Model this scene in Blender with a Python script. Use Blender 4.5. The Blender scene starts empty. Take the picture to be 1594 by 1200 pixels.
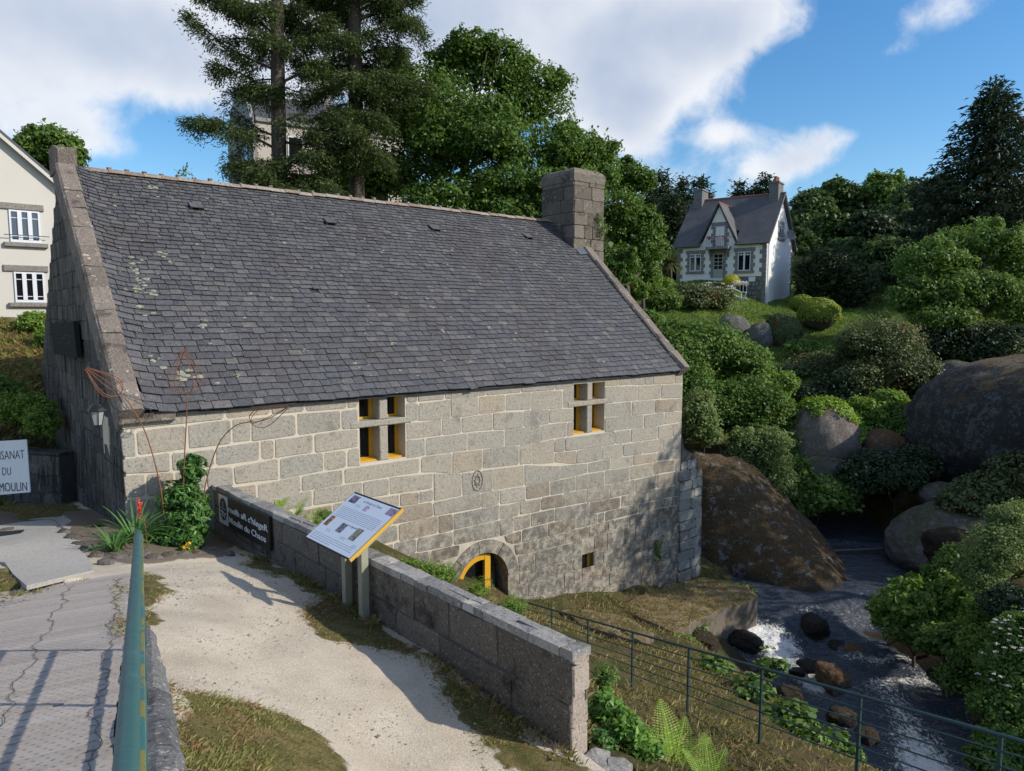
import bpy, bmesh, math, random
import numpy as np
from mathutils import Vector, Matrix, noise as mnoise

SC = bpy.context.scene
COL = SC.collection
rng = np.random.default_rng(7)
rnd = random.Random(11)

# ------------------------------------------------------------------ camera
EYE = 3.8                      # camera height above the forecourt
PITCH = 0.099
FPX = 1108.0                   # focal length in photo pixels (photo is 1594 x 1200)
cam_d = bpy.data.cameras.new("camera")
cam = bpy.data.objects.new("camera", cam_d)
COL.objects.link(cam)
cam.location = (0, 0, EYE)
cam.rotation_euler = (math.pi / 2 - PITCH, 0, 0)
cam_d.sensor_width = 36.0
cam_d.lens = FPX / 1594 * 36.0
cam_d.clip_start = 0.05
cam_d.clip_end = 2000
SC.camera = cam

# ------------------------------------------------------------------ sun, sky, exposure
SUN_ELEV = math.radians(31)
SUN_AZ = Vector((0.975, -0.21))          # horizontal direction towards the sun
SUN_AZ.normalize()
sun_vec = Vector((SUN_AZ.x * math.cos(SUN_ELEV), SUN_AZ.y * math.cos(SUN_ELEV), math.sin(SUN_ELEV)))
sl = bpy.data.lights.new("sun", 'SUN')
sl.energy = 3.3
sl.angle = math.radians(0.6)
sl.color = (1.0, 0.925, 0.81)
so = bpy.data.objects.new("sun", sl)
COL.objects.link(so)
so.rotation_euler = sun_vec.to_track_quat('Z', 'Y').to_euler()
so.location = (20, 0, 30)

world = bpy.data.worlds.new("World")
SC.world = world
world.use_nodes = True
wn, wl = world.node_tree.nodes, world.node_tree.links
wn.clear()

def wnode(t, **k):
    n = wn.new(t)
    for a, b in k.items():
        setattr(n, a, b)
    return n

def wmath(op, a, b=None, c=None):
    n = wnode('ShaderNodeMath', operation=op)
    for i, v in enumerate((a, b, c)):
        if v is None:
            continue
        if isinstance(v, (int, float)):
            n.inputs[i].default_value = v
        else:
            wl.new(v, n.inputs[i])
    return n.outputs[0]

def px_dir(u, v):
    a = (u - 797) / FPX
    b = (600 - v) / FPX
    return np.array([a, math.cos(PITCH) + b * math.sin(PITCH), b * math.cos(PITCH) - math.sin(PITCH)])

sky = wnode('ShaderNodeTexSky', sky_type='NISHITA')
sky.sun_disc = False
sky.sun_elevation = SUN_ELEV
sky.sun_rotation = math.atan2(SUN_AZ.x, SUN_AZ.y)
sky.altitude = 0
sky.air_density = 1.0
sky.dust_density = 0.3
sky.ozone_density = 2.2
hsv = wnode('ShaderNodeHueSaturation')
hsv.inputs['Saturation'].default_value = 1.32
hsv.inputs['Value'].default_value = 0.80
wl.new(sky.outputs[0], hsv.inputs['Color'])

tc = wnode('ShaderNodeTexCoord')
sep = wnode('ShaderNodeSeparateXYZ')
wl.new(tc.outputs['Generated'], sep.inputs[0])
AZ = wmath('ARCTAN2', sep.outputs[0], sep.outputs[1])
EL = wmath('ARCSINE', sep.outputs[2])
# stretched noise coordinates: clouds flatten towards the horizon
elz = wmath('ADD', wmath('ABSOLUTE', sep.outputs[2]), 0.22)
cx = wmath('DIVIDE', sep.outputs[0], elz)
cy = wmath('DIVIDE', sep.outputs[1], elz)
comb = wnode('ShaderNodeCombineXYZ')
wl.new(cx, comb.inputs[0]); wl.new(cy, comb.inputs[1]); wl.new(wmath('MULTIPLY', sep.outputs[2], 2.0), comb.inputs[2])

def wnoise(scale, detail, rough, off=(0, 0, 0), src=None, dist=0.0):
    m = wnode('ShaderNodeMapping')
    m.inputs['Location'].default_value = off
    wl.new(src or comb.outputs[0], m.inputs['Vector'])
    n = wnode('ShaderNodeTexNoise')
    n.inputs['Scale'].default_value = scale
    n.inputs['Detail'].default_value = detail
    n.inputs['Roughness'].default_value = rough
    n.inputs['Distortion'].default_value = dist
    wl.new(m.outputs[0], n.inputs['Vector'])
    return n.outputs['Fac']

big = wnoise(1.1, 3, 0.5, (3.1, 1.7, 0.4))
fine = wmath('ADD', wmath('MULTIPLY', wnoise(5.0, 9, 0.60, (0.3, 0.9, 2.0), tc.outputs['Generated'], 0.35), 0.72), wmath('MULTIPLY', wnoise(19.0, 8, 0.66, (2.3, 0.4, 1.0), tc.outputs['Generated'], 0.5), 0.28))
# where the cloud banks lie (direction, angular size, weight)
BANKS = [  # px u, v, half width px, half height px, weight
    (40, 50, 250, 120, 0.85), (210, 70, 170, 90, 0.6), (560, 80, 260, 150, 0.8), (890, 40, 220, 120, 0.85), (1040, 60, 130, 85, 0.62), (1150, 25, 110, 70, 0.55),
    (60, 195, 130, 40, 0.5), (160, 222, 90, 26, 0.36), (985, 205, 75, 52, 0.62), (930, 150, 80, 50, 0.4), (1258, 232, 66, 42, 0.72), (1205, 262, 85, 26, 0.5),
    (1325, 212, 60, 24, 0.42), (1150, 208, 75, 20, 0.42), (1418, 252, 36, 32, 0.55), (1470, 22, 120, 30, 0.62), (1590, 185, 34, 44, 0.6), (1390, 82, 66, 18, 0.48), (1030, 150, 50, 26, 0.25),
    (250, 205, 60, 40, -0.35), (300, 250, 60, 40, -0.4), (1250, 130, 100, 60, -0.5), (1480, 130, 140, 70, -0.35), (1060, 215, 30, 50, -0.25), (1340, 30, 60, 40, -0.3),
]
acc = None
for (u, v, w, h, k) in BANKS:
    d = px_dir(u, v)
    az = math.atan2(d[0], d[1]); el = math.atan2(d[2], math.hypot(d[0], d[1]))
    c = math.cos(math.atan((u - 797) / FPX))
    ra = w / FPX * c * c; re = h / FPX * c
    qa = wmath('DIVIDE', wmath('SUBTRACT', AZ, az), ra)
    qe = wmath('DIVIDE', wmath('SUBTRACT', EL, el), re)
    e = wmath('EXPONENT', wmath('MULTIPLY', wmath('ADD', wmath('MULTIPLY', qa, qa), wmath('MULTIPLY', qe, qe)), -1.0))
    e = wmath('MULTIPLY', e, k)
    acc = e if acc is None else wmath('ADD', acc, e)
# outside the view the same broken cloud goes on
away = wnode('ShaderNodeMapRange', interpolation_type='SMOOTHSTEP')
away.inputs['From Min'].default_value = 0.65; away.inputs['From Max'].default_value = 1.1
wl.new(wmath('ABSOLUTE', AZ), away.inputs['Value'])
over = wnode('ShaderNodeMapRange', interpolation_type='SMOOTHSTEP')
over.inputs['From Min'].default_value = 0.48; over.inputs['From Max'].default_value = 0.75
wl.new(EL, over.inputs['Value'])
cover = wmath('MULTIPLY', wmath('MAXIMUM', away.outputs[0], over.outputs[0]), 0.34)
dens0 = wmath('ADD', wmath('ADD', acc, cover), wmath('MULTIPLY', wmath('SUBTRACT', big, 0.58), 1.2))
dens = wmath('ADD', dens0, wmath('MULTIPLY', wmath('SUBTRACT', fine, 0.5), 2.3))
mr = wnode('ShaderNodeMapRange', interpolation_type='SMOOTHSTEP')
mr.inputs['From Min'].default_value = 0.10
mr.inputs['From Max'].default_value = 0.72
wl.new(dens, mr.inputs['Value'])
# thick cloud is grey underneath, thin edges are white
thick = wnode('ShaderNodeMapRange', interpolation_type='SMOOTHSTEP')
thick.inputs['From Min'].default_value = 0.25
thick.inputs['From Max'].default_value = 1.6
wl.new(wmath('ADD', dens0, wmath('MULTIPLY', wmath('SUBTRACT', wnoise(3.4, 5, 0.55, (5, 2, 1), tc.outputs['Generated']), 0.5), 2.8)), thick.inputs['Value'])
cr = wnode('ShaderNodeMix', data_type='RGBA')
cr.inputs['A'].default_value = (4.75, 4.8, 4.95, 1)
cr.inputs['B'].default_value = (2.45, 2.85, 3.6, 1)
wl.new(thick.outputs[0], cr.inputs['Factor'])
mx = wnode('ShaderNodeMix', data_type='RGBA')
wl.new(wmath('MULTIPLY', mr.outputs[0], 0.94), mx.inputs['Factor'])
wl.new(hsv.outputs[0], mx.inputs['A'])
wl.new(cr.outputs['Result'], mx.inputs['B'])
bg = wnode('ShaderNodeBackground')
bg.inputs['Strength'].default_value = 0.15
wl.new(mx.outputs['Result'], bg.inputs['Color'])
wo = wnode('ShaderNodeOutputWorld')
wl.new(bg.outputs[0], wo.inputs['Surface'])

SC.view_settings.view_transform = 'Standard'
SC.view_settings.look = 'None'
SC.view_settings.exposure = 0.45
SC.view_settings.gamma = 1.0
SC.view_settings.use_curve_mapping = False
SC.render.engine = 'CYCLES'
SC.cycles.max_bounces = 6
SC.cycles.transparent_max_bounces = 6
SC.cycles.caustics_reflective = False
SC.cycles.caustics_refractive = False
# ------------------------------------------------------------------ placing
def P(u, v, Y):
    """world point on the sight line of photo pixel (u, v) at forward distance Y"""
    d = px_dir(u, v)
    return np.array([d[0], d[1], d[2]]) * (Y / d[1]) + np.array([0, 0, EYE])

def Pz(u, v, z):
    d = px_dir(u, v)
    return d * ((z - EYE) / d[2]) + np.array([0, 0, EYE])

class Frame:
    """u along, v outward, h up"""
    def __init__(s, o, ang):
        s.o = np.array(o, float)
        s.u = np.array([math.cos(ang), math.sin(ang), 0.0])
        s.v = np.array([math.sin(ang), -math.cos(ang), 0.0])
        s.ang = ang
    def __call__(s, u, v, h):
        return s.o + s.u * u + s.v * v + np.array([0, 0, h])
    def many(s, A):
        A = np.asarray(A, float)
        return s.o + A[:, :1] * s.u + A[:, 1:2] * s.v + A[:, 2:3] * np.array([[0, 0, 1.0]])
    def hit(s, px, py, v=0.0):
        """(u, h) where the sight line of a pixel meets the plane at offset v"""
        d = px_dir(px, py)
        o = np.array([0, 0, EYE]) - (s.o + s.v * v)
        t = -np.dot(o, s.v) / np.dot(d, s.v)
        w = np.array([0, 0, EYE]) + d * t - s.o
        return float(np.dot(w, s.u)), float(w[2])
    def hitu(s, px, py, u):
        """(v, h) on the plane u = const"""
        d = px_dir(px, py)
        o = np.array([0, 0, EYE]) - (s.o + s.u * u)
        t = -np.dot(o, s.u) / np.dot(d, s.u)
        w = np.array([0, 0, EYE]) + d * t - s.o
        return float(np.dot(w, s.v)), float(w[2])

# ------------------------------------------------------------------ objects
OFF = {}                                   # world offset of each parent

def tag(o, label=None, cat=None, group=None, kind=None):
    if label: o['label'] = label
    if cat: o['category'] = cat
    if group: o['group'] = group
    if kind: o['kind'] = kind
    return o

def thing(name, loc, label, cat, group=None):
    o = bpy.data.objects.new(name, None)
    o.empty_display_size = 0.3
    COL.objects.link(o)
    o.location = tuple(loc)
    OFF[o.name] = np.array(loc, float)
    return tag(o, label, cat, group)

def raw_mesh(name, V, F, smooth=False):
    me = bpy.data.meshes.new(name)
    V = np.asarray(V, dtype=np.float32)
    if isinstance(F, np.ndarray):
        n, k = F.shape
        me.vertices.add(len(V)); me.vertices.foreach_set('co', V.ravel())
        me.loops.add(n * k); me.loops.foreach_set('vertex_index', F.astype(np.int32).ravel())
        me.polygons.add(n)
        me.polygons.foreach_set('loop_start', np.arange(0, n * k, k, dtype=np.int32))
        if smooth:
            me.polygons.foreach_set('use_smooth', np.ones(n, dtype=bool))
        me.update(calc_edges=True)
    else:
        me.from_pydata([tuple(map(float, v)) for v in V], [], F)
        if smooth:
            me.polygons.foreach_set('use_smooth', np.ones(len(F), dtype=bool))
        me.update()
    return me

def link(name, me, mat, parent=None, kind=None, label=None):
    o = bpy.data.objects.new(name, me)
    COL.objects.link(o)
    if mat is not None:
        for m in (mat if isinstance(mat, (list, tuple)) else [mat]):
            me.materials.append(m)
    if parent is not None:
        o.parent = parent
        OFF[o.name] = OFF.get(parent.name, np.zeros(3))
    if kind: o['kind'] = kind
    if label: o['label'] = label
    return o

def build(name, V, F, mat, parent=None, smooth=False, kind=None, label=None):
    V = np.asarray(V, float)
    if parent is not None:
        V = V - OFF.get(parent.name, np.zeros(3))
    else:
        pass
    return link(name, raw_mesh(name, V, F, smooth), mat, parent, kind, label)

def solo(name, V, F, mat, label, cat, group=None, smooth=False, kind=None):
    """a thing that is one mesh; origin at its base centre"""
    V = np.asarray(V, float)
    c = (V.min(0) + V.max(0)) / 2; c[2] = V[:, 2].min()
    o = link(name, raw_mesh(name, V - c, F, smooth), mat)
    o.location = tuple(c)
    OFF[o.name] = c
    return tag(o, label, cat, group, kind)

class MB:
    def __init__(s):
        s.V = []; s.F = []
    def add(s, V, F):
        b = len(s.V)
        s.V.extend([np.asarray(v, float) for v in V])
        s.F.extend([tuple(i + b for i in f) for f in F])
        return s
    def hexa(s, c):
        return s.add(c, [(0, 3, 2, 1), (4, 5, 6, 7), (0, 1, 5, 4), (1, 2, 6, 5), (2, 3, 7, 6), (3, 0, 4, 7)])
    def box(s, fr, u0, u1, v0, v1, h0, h1):
        c = [fr(u0, v1, h0), fr(u1, v1, h0), fr(u1, v0, h0), fr(u0, v0, h0),
             fr(u0, v1, h1), fr(u1, v1, h1), fr(u1, v0, h1), fr(u0, v0, h1)]
        return s.hexa(c)
    def bbox(s, fr, u0, u1, v0, v1, h0, h1, b=0.01):
        """box with its front (v1) edges chamfered"""
        A = [(u0, v0, h0), (u1, v0, h0), (u1, v0, h1), (u0, v0, h1)]
        B = [(u0, v1 - b, h0), (u1, v1 - b, h0), (u1, v1 - b, h1), (u0, v1 - b, h1)]
        C = [(u0 + b, v1, h0 + b), (u1 - b, v1, h0 + b), (u1 - b, v1, h1 - b), (u0 + b, v1, h1 - b)]
        V = [fr(*q) for q in A + B + C]
        F = [(0, 1, 2, 3)[::-1], (8, 9, 10, 11)]
        for k in range(4):
            j = (k + 1) % 4
            F += [(k, j, 4 + j, 4 + k), (4 + k, 4 + j, 8 + j, 8 + k)]
        return s.add(V, F)
    def prism(s, poly, d):
        """polygon (list of 3D points) extruded by vector d"""
        n = len(poly); poly = [np.asarray(p, float) for p in poly]
        V = poly + [p + d for p in poly]
        F = [tuple(range(n))[::-1], tuple(range(n, 2 * n))] + [(i, (i + 1) % n, n + (i + 1) % n, n + i) for i in range(n)]
        return s.add(V, F)
    def tube(s, pts, r, seg=8, cap=True):
        pts = [np.asarray(p, float) for p in pts]
        n = len(pts)
        rr = r if hasattr(r, '__len__') else [r] * n
        V = []; F = []
        prev = None
        for i in range(n):
            t = pts[min(i + 1, n - 1)] - pts[max(i - 1, 0)]
            t = t / (np.linalg.norm(t) + 1e-9)
            if prev is None:
                a = np.array([0, 0, 1.0]) if abs(t[2]) < 0.9 else np.array([1.0, 0, 0])
                x = np.cross(a, t)
            else:
                x = prev - t * np.dot(prev, t)
            x = x / (np.linalg.norm(x) + 1e-9); prev = x
            y = np.cross(t, x)
            for k in range(seg):
                a = 2 * math.pi * k / seg
                V.append(pts[i] + (x * math.cos(a) + y * math.sin(a)) * rr[i])
        for i in range(n - 1):
            for k in range(seg):
                k2 = (k + 1) % seg
                F.append((i * seg + k, i * seg + k2, (i + 1) * seg + k2, (i + 1) * seg + k))
        if cap:
            F.append(tuple(range(seg))[::-1]); F.append(tuple((n - 1) * seg + k for k in range(seg)))
        return s.add(V, F)
    def build(s, name, mat, parent=None, smooth=False, kind=None, label=None):
        return build(name, s.V, s.F, mat, parent, smooth, kind, label)
    def solo(s, name, mat, label, cat, group=None, smooth=False, kind=None):
        return solo(name, s.V, s.F, mat, label, cat, group, smooth, kind)

def curve_pts(ctrl, n):
    """Catmull-Rom through control points"""
    C = [np.asarray(c, float) for c in ctrl]
    C = [2 * C[0] - C[1]] + C + [2 * C[-1] - C[-2]]
    out = []
    m = len(C) - 3
    for i in range(n):
        t = i / (n - 1) * m
        k = min(int(t), m - 1); f = t - k
        a, b, c, d = C[k:k + 4]
        out.append(0.5 * ((2 * b) + (c - a) * f + (2 * a - 5 * b + 4 * c - d) * f * f + (3 * b - a - 3 * c + d) * f ** 3))
    return out

# value noise on arrays
def vnoise(Pn, seed=0):
    Pn = np.asarray(Pn, float)
    i = np.floor(Pn).astype(np.int64); f = Pn - i
    f = f * f * (3 - 2 * f)
    def h(a):
        q = (a[:, 0] * 73856093) ^ (a[:, 1] * 19349663) ^ (a[:, 2] * 83492791) ^ (seed * 2654435761 & 0xffffffff)
        q = (q ^ (q >> 13)) * 1274126177 & 0x7fffffff
        q = (q ^ (q >> 11)) & 0xffff
        return q / 65535.0
    r = 0
    for dx in (0, 1):
        for dy in (0, 1):
            for dz in (0, 1):
                w = (f[:, 0] if dx else 1 - f[:, 0]) * (f[:, 1] if dy else 1 - f[:, 1]) * (f[:, 2] if dz else 1 - f[:, 2])
                r = r + w * h(i + np.array([dx, dy, dz]))
    return r * 2 - 1

def fbm(Pn, octv=4, seed=0, gain=0.5):
    r = 0; a = 1.0; Pn = np.asarray(Pn, float)
    for k in range(octv):
        r = r + a * vnoise(Pn * (2 ** k), seed + k * 17)
        a *= gain
    return r

# ------------------------------------------------------------------ materials
class NT:
    def __init__(s, name):
        s.m = bpy.data.materials.new(name)
        s.m.use_nodes = True
        s.n = s.m.node_tree.nodes; s.l = s.m.node_tree.links
        s.n.clear()
        s.out = s.n.new('ShaderNodeOutputMaterial')
        s.b = s.n.new('ShaderNodeBsdfPrincipled')
        s.l.new(s.b.outputs[0], s.out.inputs[0])
        s.tc = s.n.new('ShaderNodeTexCoord')
        g = s.n.new('ShaderNodeNewGeometry')
        s.geo = g
        s.pos = g.outputs['Position']
        s.isl = g.outputs['Random Per Island']
        s.oi = s.n.new('ShaderNodeObjectInfo')
    def set(s, k, v):
        i = s.b.inputs[k]
        if hasattr(v, 'links') or hasattr(v, 'is_linked'):
            s.l.new(v, i)
        else:
            i.default_value = v
        return s
    def math(s, op, a, b=None, c=None, clamp=False):
        n = s.n.new('ShaderNodeMath'); n.operation = op; n.use_clamp = clamp
        for i, v in enumerate((a, b, c)):
            if v is None: continue
            if isinstance(v, (int, float)): n.inputs[i].default_value = v
            else: s.l.new(v, n.inputs[i])
        return n.outputs[0]
    def noise(s, scale, detail=4, rough=0.55, vec=None, dist=0.0, stretch=None, off=None):
        n = s.n.new('ShaderNodeTexNoise')
        n.inputs['Scale'].default_value = scale
        n.inputs['Detail'].default_value = detail
        n.inputs['Roughness'].default_value = rough
        n.inputs['Distortion'].default_value = dist
        v = vec or s.pos
        if stretch or off:
            m = s.n.new('ShaderNodeMapping')
            if stretch: m.inputs['Scale'].default_value = stretch
            if off: m.inputs['Location'].default_value = off
            s.l.new(v, m.inputs['Vector']); v = m.outputs[0]
        s.l.new(v, n.inputs['Vector'])
        return n.outputs['Fac']
    def voro(s, scale, feature='F1', vec=None, out='Distance', rnd=1.0):
        n = s.n.new('ShaderNodeTexVoronoi'); n.feature = feature
        n.inputs['Scale'].default_value = scale
        n.inputs['Randomness'].default_value = rnd
        s.l.new(vec or s.pos, n.inputs['Vector'])
        return n.outputs[out]
    def ramp(s, fac, stops, interp='LINEAR'):
        n = s.n.new('ShaderNodeValToRGB')
        n.color_ramp.interpolation = interp
        e = n.color_ramp.elements
        while len(e) < len(stops): e.new(0.5)
        for q, (p, c) in zip(e, stops):
            q.position = p
            q.color = (c, c, c, 1) if isinstance(c, (int, float)) else (*c, 1)
        s.l.new(fac, n.inputs[0])
        return n.outputs[0]
    def step(s, fac, a, b):
        n = s.n.new('ShaderNodeMapRange'); n.interpolation_type = 'SMOOTHSTEP'
        n.inputs['From Min'].default_value = a; n.inputs['From Max'].default_value = b
        s.l.new(fac, n.inputs['Value'])
        return n.outputs[0]
    def mix(s, fac, a, b, mode='MIX'):
        n = s.n.new('ShaderNodeMix'); n.data_type = 'RGBA'; n.blend_type = mode
        for key, v in (('Factor', fac), ('A', a), ('B', b)):
            i = n.inputs[key]
            if isinstance(v, (int, float)):
                i.default_value = v if key == 'Factor' else (v, v, v, 1)
            elif isinstance(v, tuple): i.default_value = (*v, 1)
            else: s.l.new(v, i)
        return n.outputs['Result']
    def hsv(s, col, h=0.5, sat=1.0, val=1.0):
        n = s.n.new('ShaderNodeHueSaturation')
        for k, v in (('Hue', h), ('Saturation', sat), ('Value', val)):
            if isinstance(v, (int, float)): n.inputs[k].default_value = v
            else: s.l.new(v, n.inputs[k])
        s.l.new(col, n.inputs['Color'])
        return n.outputs[0]
    def bump(s, h, strength=0.5, dist=0.02):
        n = s.n.new('ShaderNodeBump')
        n.inputs['Strength'].default_value = strength
        n.inputs['Distance'].default_value = dist
        s.l.new(h, n.inputs['Height'])
        s.l.new(n.outputs[0], s.b.inputs['Normal'])
        return s
    def each(s):
        """a random number that differs from piece to piece, joined or not"""
        w = s.n.new('ShaderNodeTexWhiteNoise'); w.noise_dimensions = '1D'
        s.l.new(s.math('ADD', s.math('MULTIPLY', s.isl, 13.7), s.math('MULTIPLY', s.oi.outputs['Random'], 91.3)), w.inputs['W'])
        return w.outputs['Value']
    def z(s):
        n = s.n.new('ShaderNodeSeparateXYZ'); s.l.new(s.pos, n.inputs[0]); return n.outputs[2]

def flat(name, col, rough=0.6, metal=0.0, spec=0.5, var=0.12, scale=6.0, bump=0.0):
    t = NT(name)
    n = t.noise(scale, 5)
    c = t.mix(1.0, t.mix(n, tuple(x * (1 - var) for x in col), tuple(min(1, x * (1 + var)) for x in col)), (1, 1, 1), 'MULTIPLY')
    t.set('Base Color', c).set('Roughness', rough).set('Metallic', metal).set('Specular IOR Level', spec)
    if bump: t.bump(t.noise(scale * 8, 4), bump, 0.01)
    return t.m

def granite_mat(name, tones, speck=34.0, stain=0.5, dark=0.55, lichen=0.0, green=0.0, bumpd=0.012, low=None, spots=0.0, streak=0.0):
    """speckled granite; tones = ramp over the piece's random number"""
    t = NT(name)
    r = t.each()
    base = t.ramp(r, tones)
    grain = t.noise(speck, 3, 0.7)
    base = t.mix(t.step(grain, 0.50, 0.72), base, t.hsv(base, 0.5, 0.9, 0.42))
    g2 = t.noise(speck * 1.6, 2, 0.6, off=(5, 3, 1))
    base = t.mix(t.math('MULTIPLY', t.step(g2, 0.58, 0.75), 0.55), base, (0.62, 0.60, 0.56))
    blot = t.noise(2.3, 5, 0.6)
    base = t.mix(t.math('MULTIPLY', t.step(blot, 0.53, 0.72), stain), base, t.hsv(base, 0.49, 1.1, dark))
    if low is not None:      # weather staining that thickens towards the foot of the wall
        zz = t.step(t.math('ADD', t.z(), t.math('MULTIPLY', t.noise(0.9, 4, 0.6), low[2])), low[0], low[1])
        n3 = t.step(t.noise(5.0, 6, 0.7, off=(1, 2, 3)), 0.36, 0.6)
        base = t.mix(t.math('MULTIPLY', t.math('MULTIPLY', t.math('SUBTRACT', 1.0, zz), n3), 0.72), base, (0.055, 0.052, 0.047))
    if lichen:
        l1 = t.step(t.noise(7.0, 5, 0.65, off=(9, 1, 4)), 0.60, 0.68)
        base = t.mix(t.math('MULTIPLY', l1, lichen), base, (0.50, 0.49, 0.42))
    if spots:
        sp = t.step(t.math('ADD', t.voro(4.5, 'F1'), t.math('MULTIPLY', t.noise(18, 3), 0.12)), 0.23, 0.18)
        base = t.mix(t.math('MULTIPLY', t.math('MULTIPLY', sp, t.step(t.noise(1.7, 3), 0.42, 0.58)), spots), base, (0.50, 0.45, 0.38))
    if streak:
        s1 = t.step(t.noise(3.2, 5, 0.65, stretch=(1.6, 1.6, 0.22)), 0.46, 0.60)
        base = t.mix(t.math('MULTIPLY', s1, streak), base, (0.022, 0.022, 0.022))
        s2 = t.step(t.noise(6, 5, 0.7, stretch=(1.6, 1.6, 0.25), off=(3, 3, 3)), 0.63, 0.70)
        base = t.mix(t.math('MULTIPLY', s2, streak * 0.8), base, (0.30, 0.29, 0.28))
    if green:
        g = t.step(t.noise(2.8, 5, 0.65, off=(2, 8, 4)), 0.56, 0.7)
        base = t.mix(t.math('MULTIPLY', g, green), base, (0.09, 0.095, 0.03))
    t.set('Base Color', base).set('Roughness', 0.9).set('Specular IOR Level', 0.25)
    t.bump(t.math('ADD', t.noise(speck * 0.8, 5, 0.7), t.math('MULTIPLY', t.noise(7, 4), 1.6)), 0.75, bumpd)
    return t.m

LEAFK = 1.75
def leaf_mat(name, a, b, c=None, trans=0.28, rough=0.55, clump=0.7, dead=None, spec=0.3, dt=0.66):
    t = NT(name)
    a, b, c = [tuple(min(0.8, x * LEAFK) for x in q) for q in (a, b, c or b)]
    col = t.ramp(t.isl, [(0.0, a), (0.65, b), (1.0, c)])
    n = t.noise(clump, 3, 0.6)
    col = t.hsv(col, 0.5, 1.0, t.math('ADD', 0.72, t.math('MULTIPLY', n, 0.56)))
    if dead:
        col = t.mix(t.step(t.noise(clump * 0.9, 2, 0.5, off=(7, 7, 7)), dt, dt + 0.06), col, dead)
    t.set('Base Color', col).set('Roughness', rough).set('Specular IOR Level', spec)
    tr = t.n.new('ShaderNodeBsdfTranslucent')
    t.l.new(t.hsv(col, 0.485, 1.1, 1.5), tr.inputs['Color'])
    ms = t.n.new('ShaderNodeMixShader'); ms.inputs[0].default_value = trans
    t.l.new(t.b.outputs[0], ms.inputs[1]); t.l.new(tr.outputs[0], ms.inputs[2])
    t.l.new(ms.outputs[0], t.out.inputs[0])
    return t.m

# ------------------------------------------------------------------ foliage
def unit(n):
    d = rng.normal(size=(n, 3))
    return d / np.linalg.norm(d, axis=1, keepdims=True)

def leaves(C, N, size, aspect=0.55, T=None):
    """one folded rhombic leaf per centre C with normal N"""
    n = len(C)
    N = N / (np.linalg.norm(N, axis=1, keepdims=True) + 1e-9)
    A = unit(n) if T is None else T
    T1 = A - N * np.sum(A * N, 1, keepdims=True)
    T1 /= (np.linalg.norm(T1, axis=1, keepdims=True) + 1e-9)
    T2 = np.cross(N, T1)
    s = (size * (0.65 + 0.7 * rng.random(n)))[:, None]
    w = s * aspect
    V = np.empty((n, 4, 3))
    V[:, 0] = C - T1 * s * 0.5
    V[:, 1] = C + T2 * w * 0.5 - T1 * s * 0.03 + N * s * 0.10
    V[:, 2] = C + T1 * s * 0.5 - N * s * 0.06
    V[:, 3] = C - T2 * w * 0.5 - T1 * s * 0.03 + N * s * 0.10
    F = np.arange(n * 4).reshape(n, 4)
    return V.reshape(-1, 3), F

def merge(parts):
    Vs, Fs, b = [], [], 0
    for V, F in parts:
        Vs.append(V); Fs.append(F + b); b += len(V)
    return np.concatenate(Vs), np.concatenate(Fs)

def lobe_crown(lobes, n, size, clump=0.22, per=60, shell=(0.55, 1.0), up=0.35, aspect=0.55, zmin=None, inner=0.12):
    """leaf clumps spread through ellipsoid lobes; lobes = [(centre, (rx, ry, rz))]"""
    L = [(np.asarray(c, float), np.asarray(r, float)) for c, r in lobes]
    w = np.array([(r[0] * r[1] + r[1] * r[2] + r[0] * r[2]) for _, r in L]); w /= w.sum()
    nc = max(6, n // per)
    idx = rng.choice(len(L), nc, p=w)
    LC = np.array([L[i][0] for i in idx]); LR = np.array([L[i][1] for i in idx])
    d = unit(nc)
    d[:, 2] = np.where(d[:, 2] < -0.35, -d[:, 2] * 0.6, d[:, 2])
    d /= np.linalg.norm(d, axis=1, keepdims=True)
    rho = shell[0] + (shell[1] - shell[0]) * rng.random(nc) ** 0.6
    CC = LC + d * LR * rho[:, None]
    rc = clump * LR.mean(1) * (0.6 + 0.8 * rng.random(nc))
    dd = d
    k = per
    e = unit(nc * k)
    D = np.repeat(dd, k, 0)
    e = e + 0.45 * D + np.array([0, 0, 0.25]); e /= np.linalg.norm(e, axis=1, keepdims=True)
    rad = np.repeat(rc, k) * (0.35 + 0.65 * rng.random(nc * k) ** 0.5)
    C = np.repeat(CC, k, 0) + e * rad[:, None] * np.array([1.15, 1.15, 0.8])
    N = e * 0.7 + unit(nc * k) * 0.65 + np.array([0, 0, up])
    parts = [leaves(C, N, size, aspect)]
    m = int(n * inner)
    if m:
        idx = rng.choice(len(L), m, p=w)
        LC = np.array([L[i][0] for i in idx]); LR = np.array([L[i][1] for i in idx])
        C = LC + unit(m) * LR * (0.62 * rng.random(m) ** 0.4)[:, None]
        parts.append(leaves(C, unit(m), size * 1.5, 0.8))
    V, F = merge(parts)
    if zmin is not None:
        keep = V.reshape(-1, 4, 3)[:, :, 2].min(1) > zmin
        V = V.reshape(-1, 4, 3)[keep].reshape(-1, 3); F = np.arange(len(V)).reshape(-1, 4)
    return V, F

def px_lobes(spec, depth_ratio=0.9):
    """spec: (u, v, ru, rv, Y) in photo pixels -> ellipsoids standing at forward distance Y"""
    out = []
    for (u, v, ru, rv, Y) in spec:
        c = P(u, v, Y)
        k = Y / FPX
        rx, rz = ru * k, rv * k
        out.append((c, np.array([rx, min(rx, rz * 1.3) * depth_ratio + 0.05, rz])))
    return out

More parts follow.
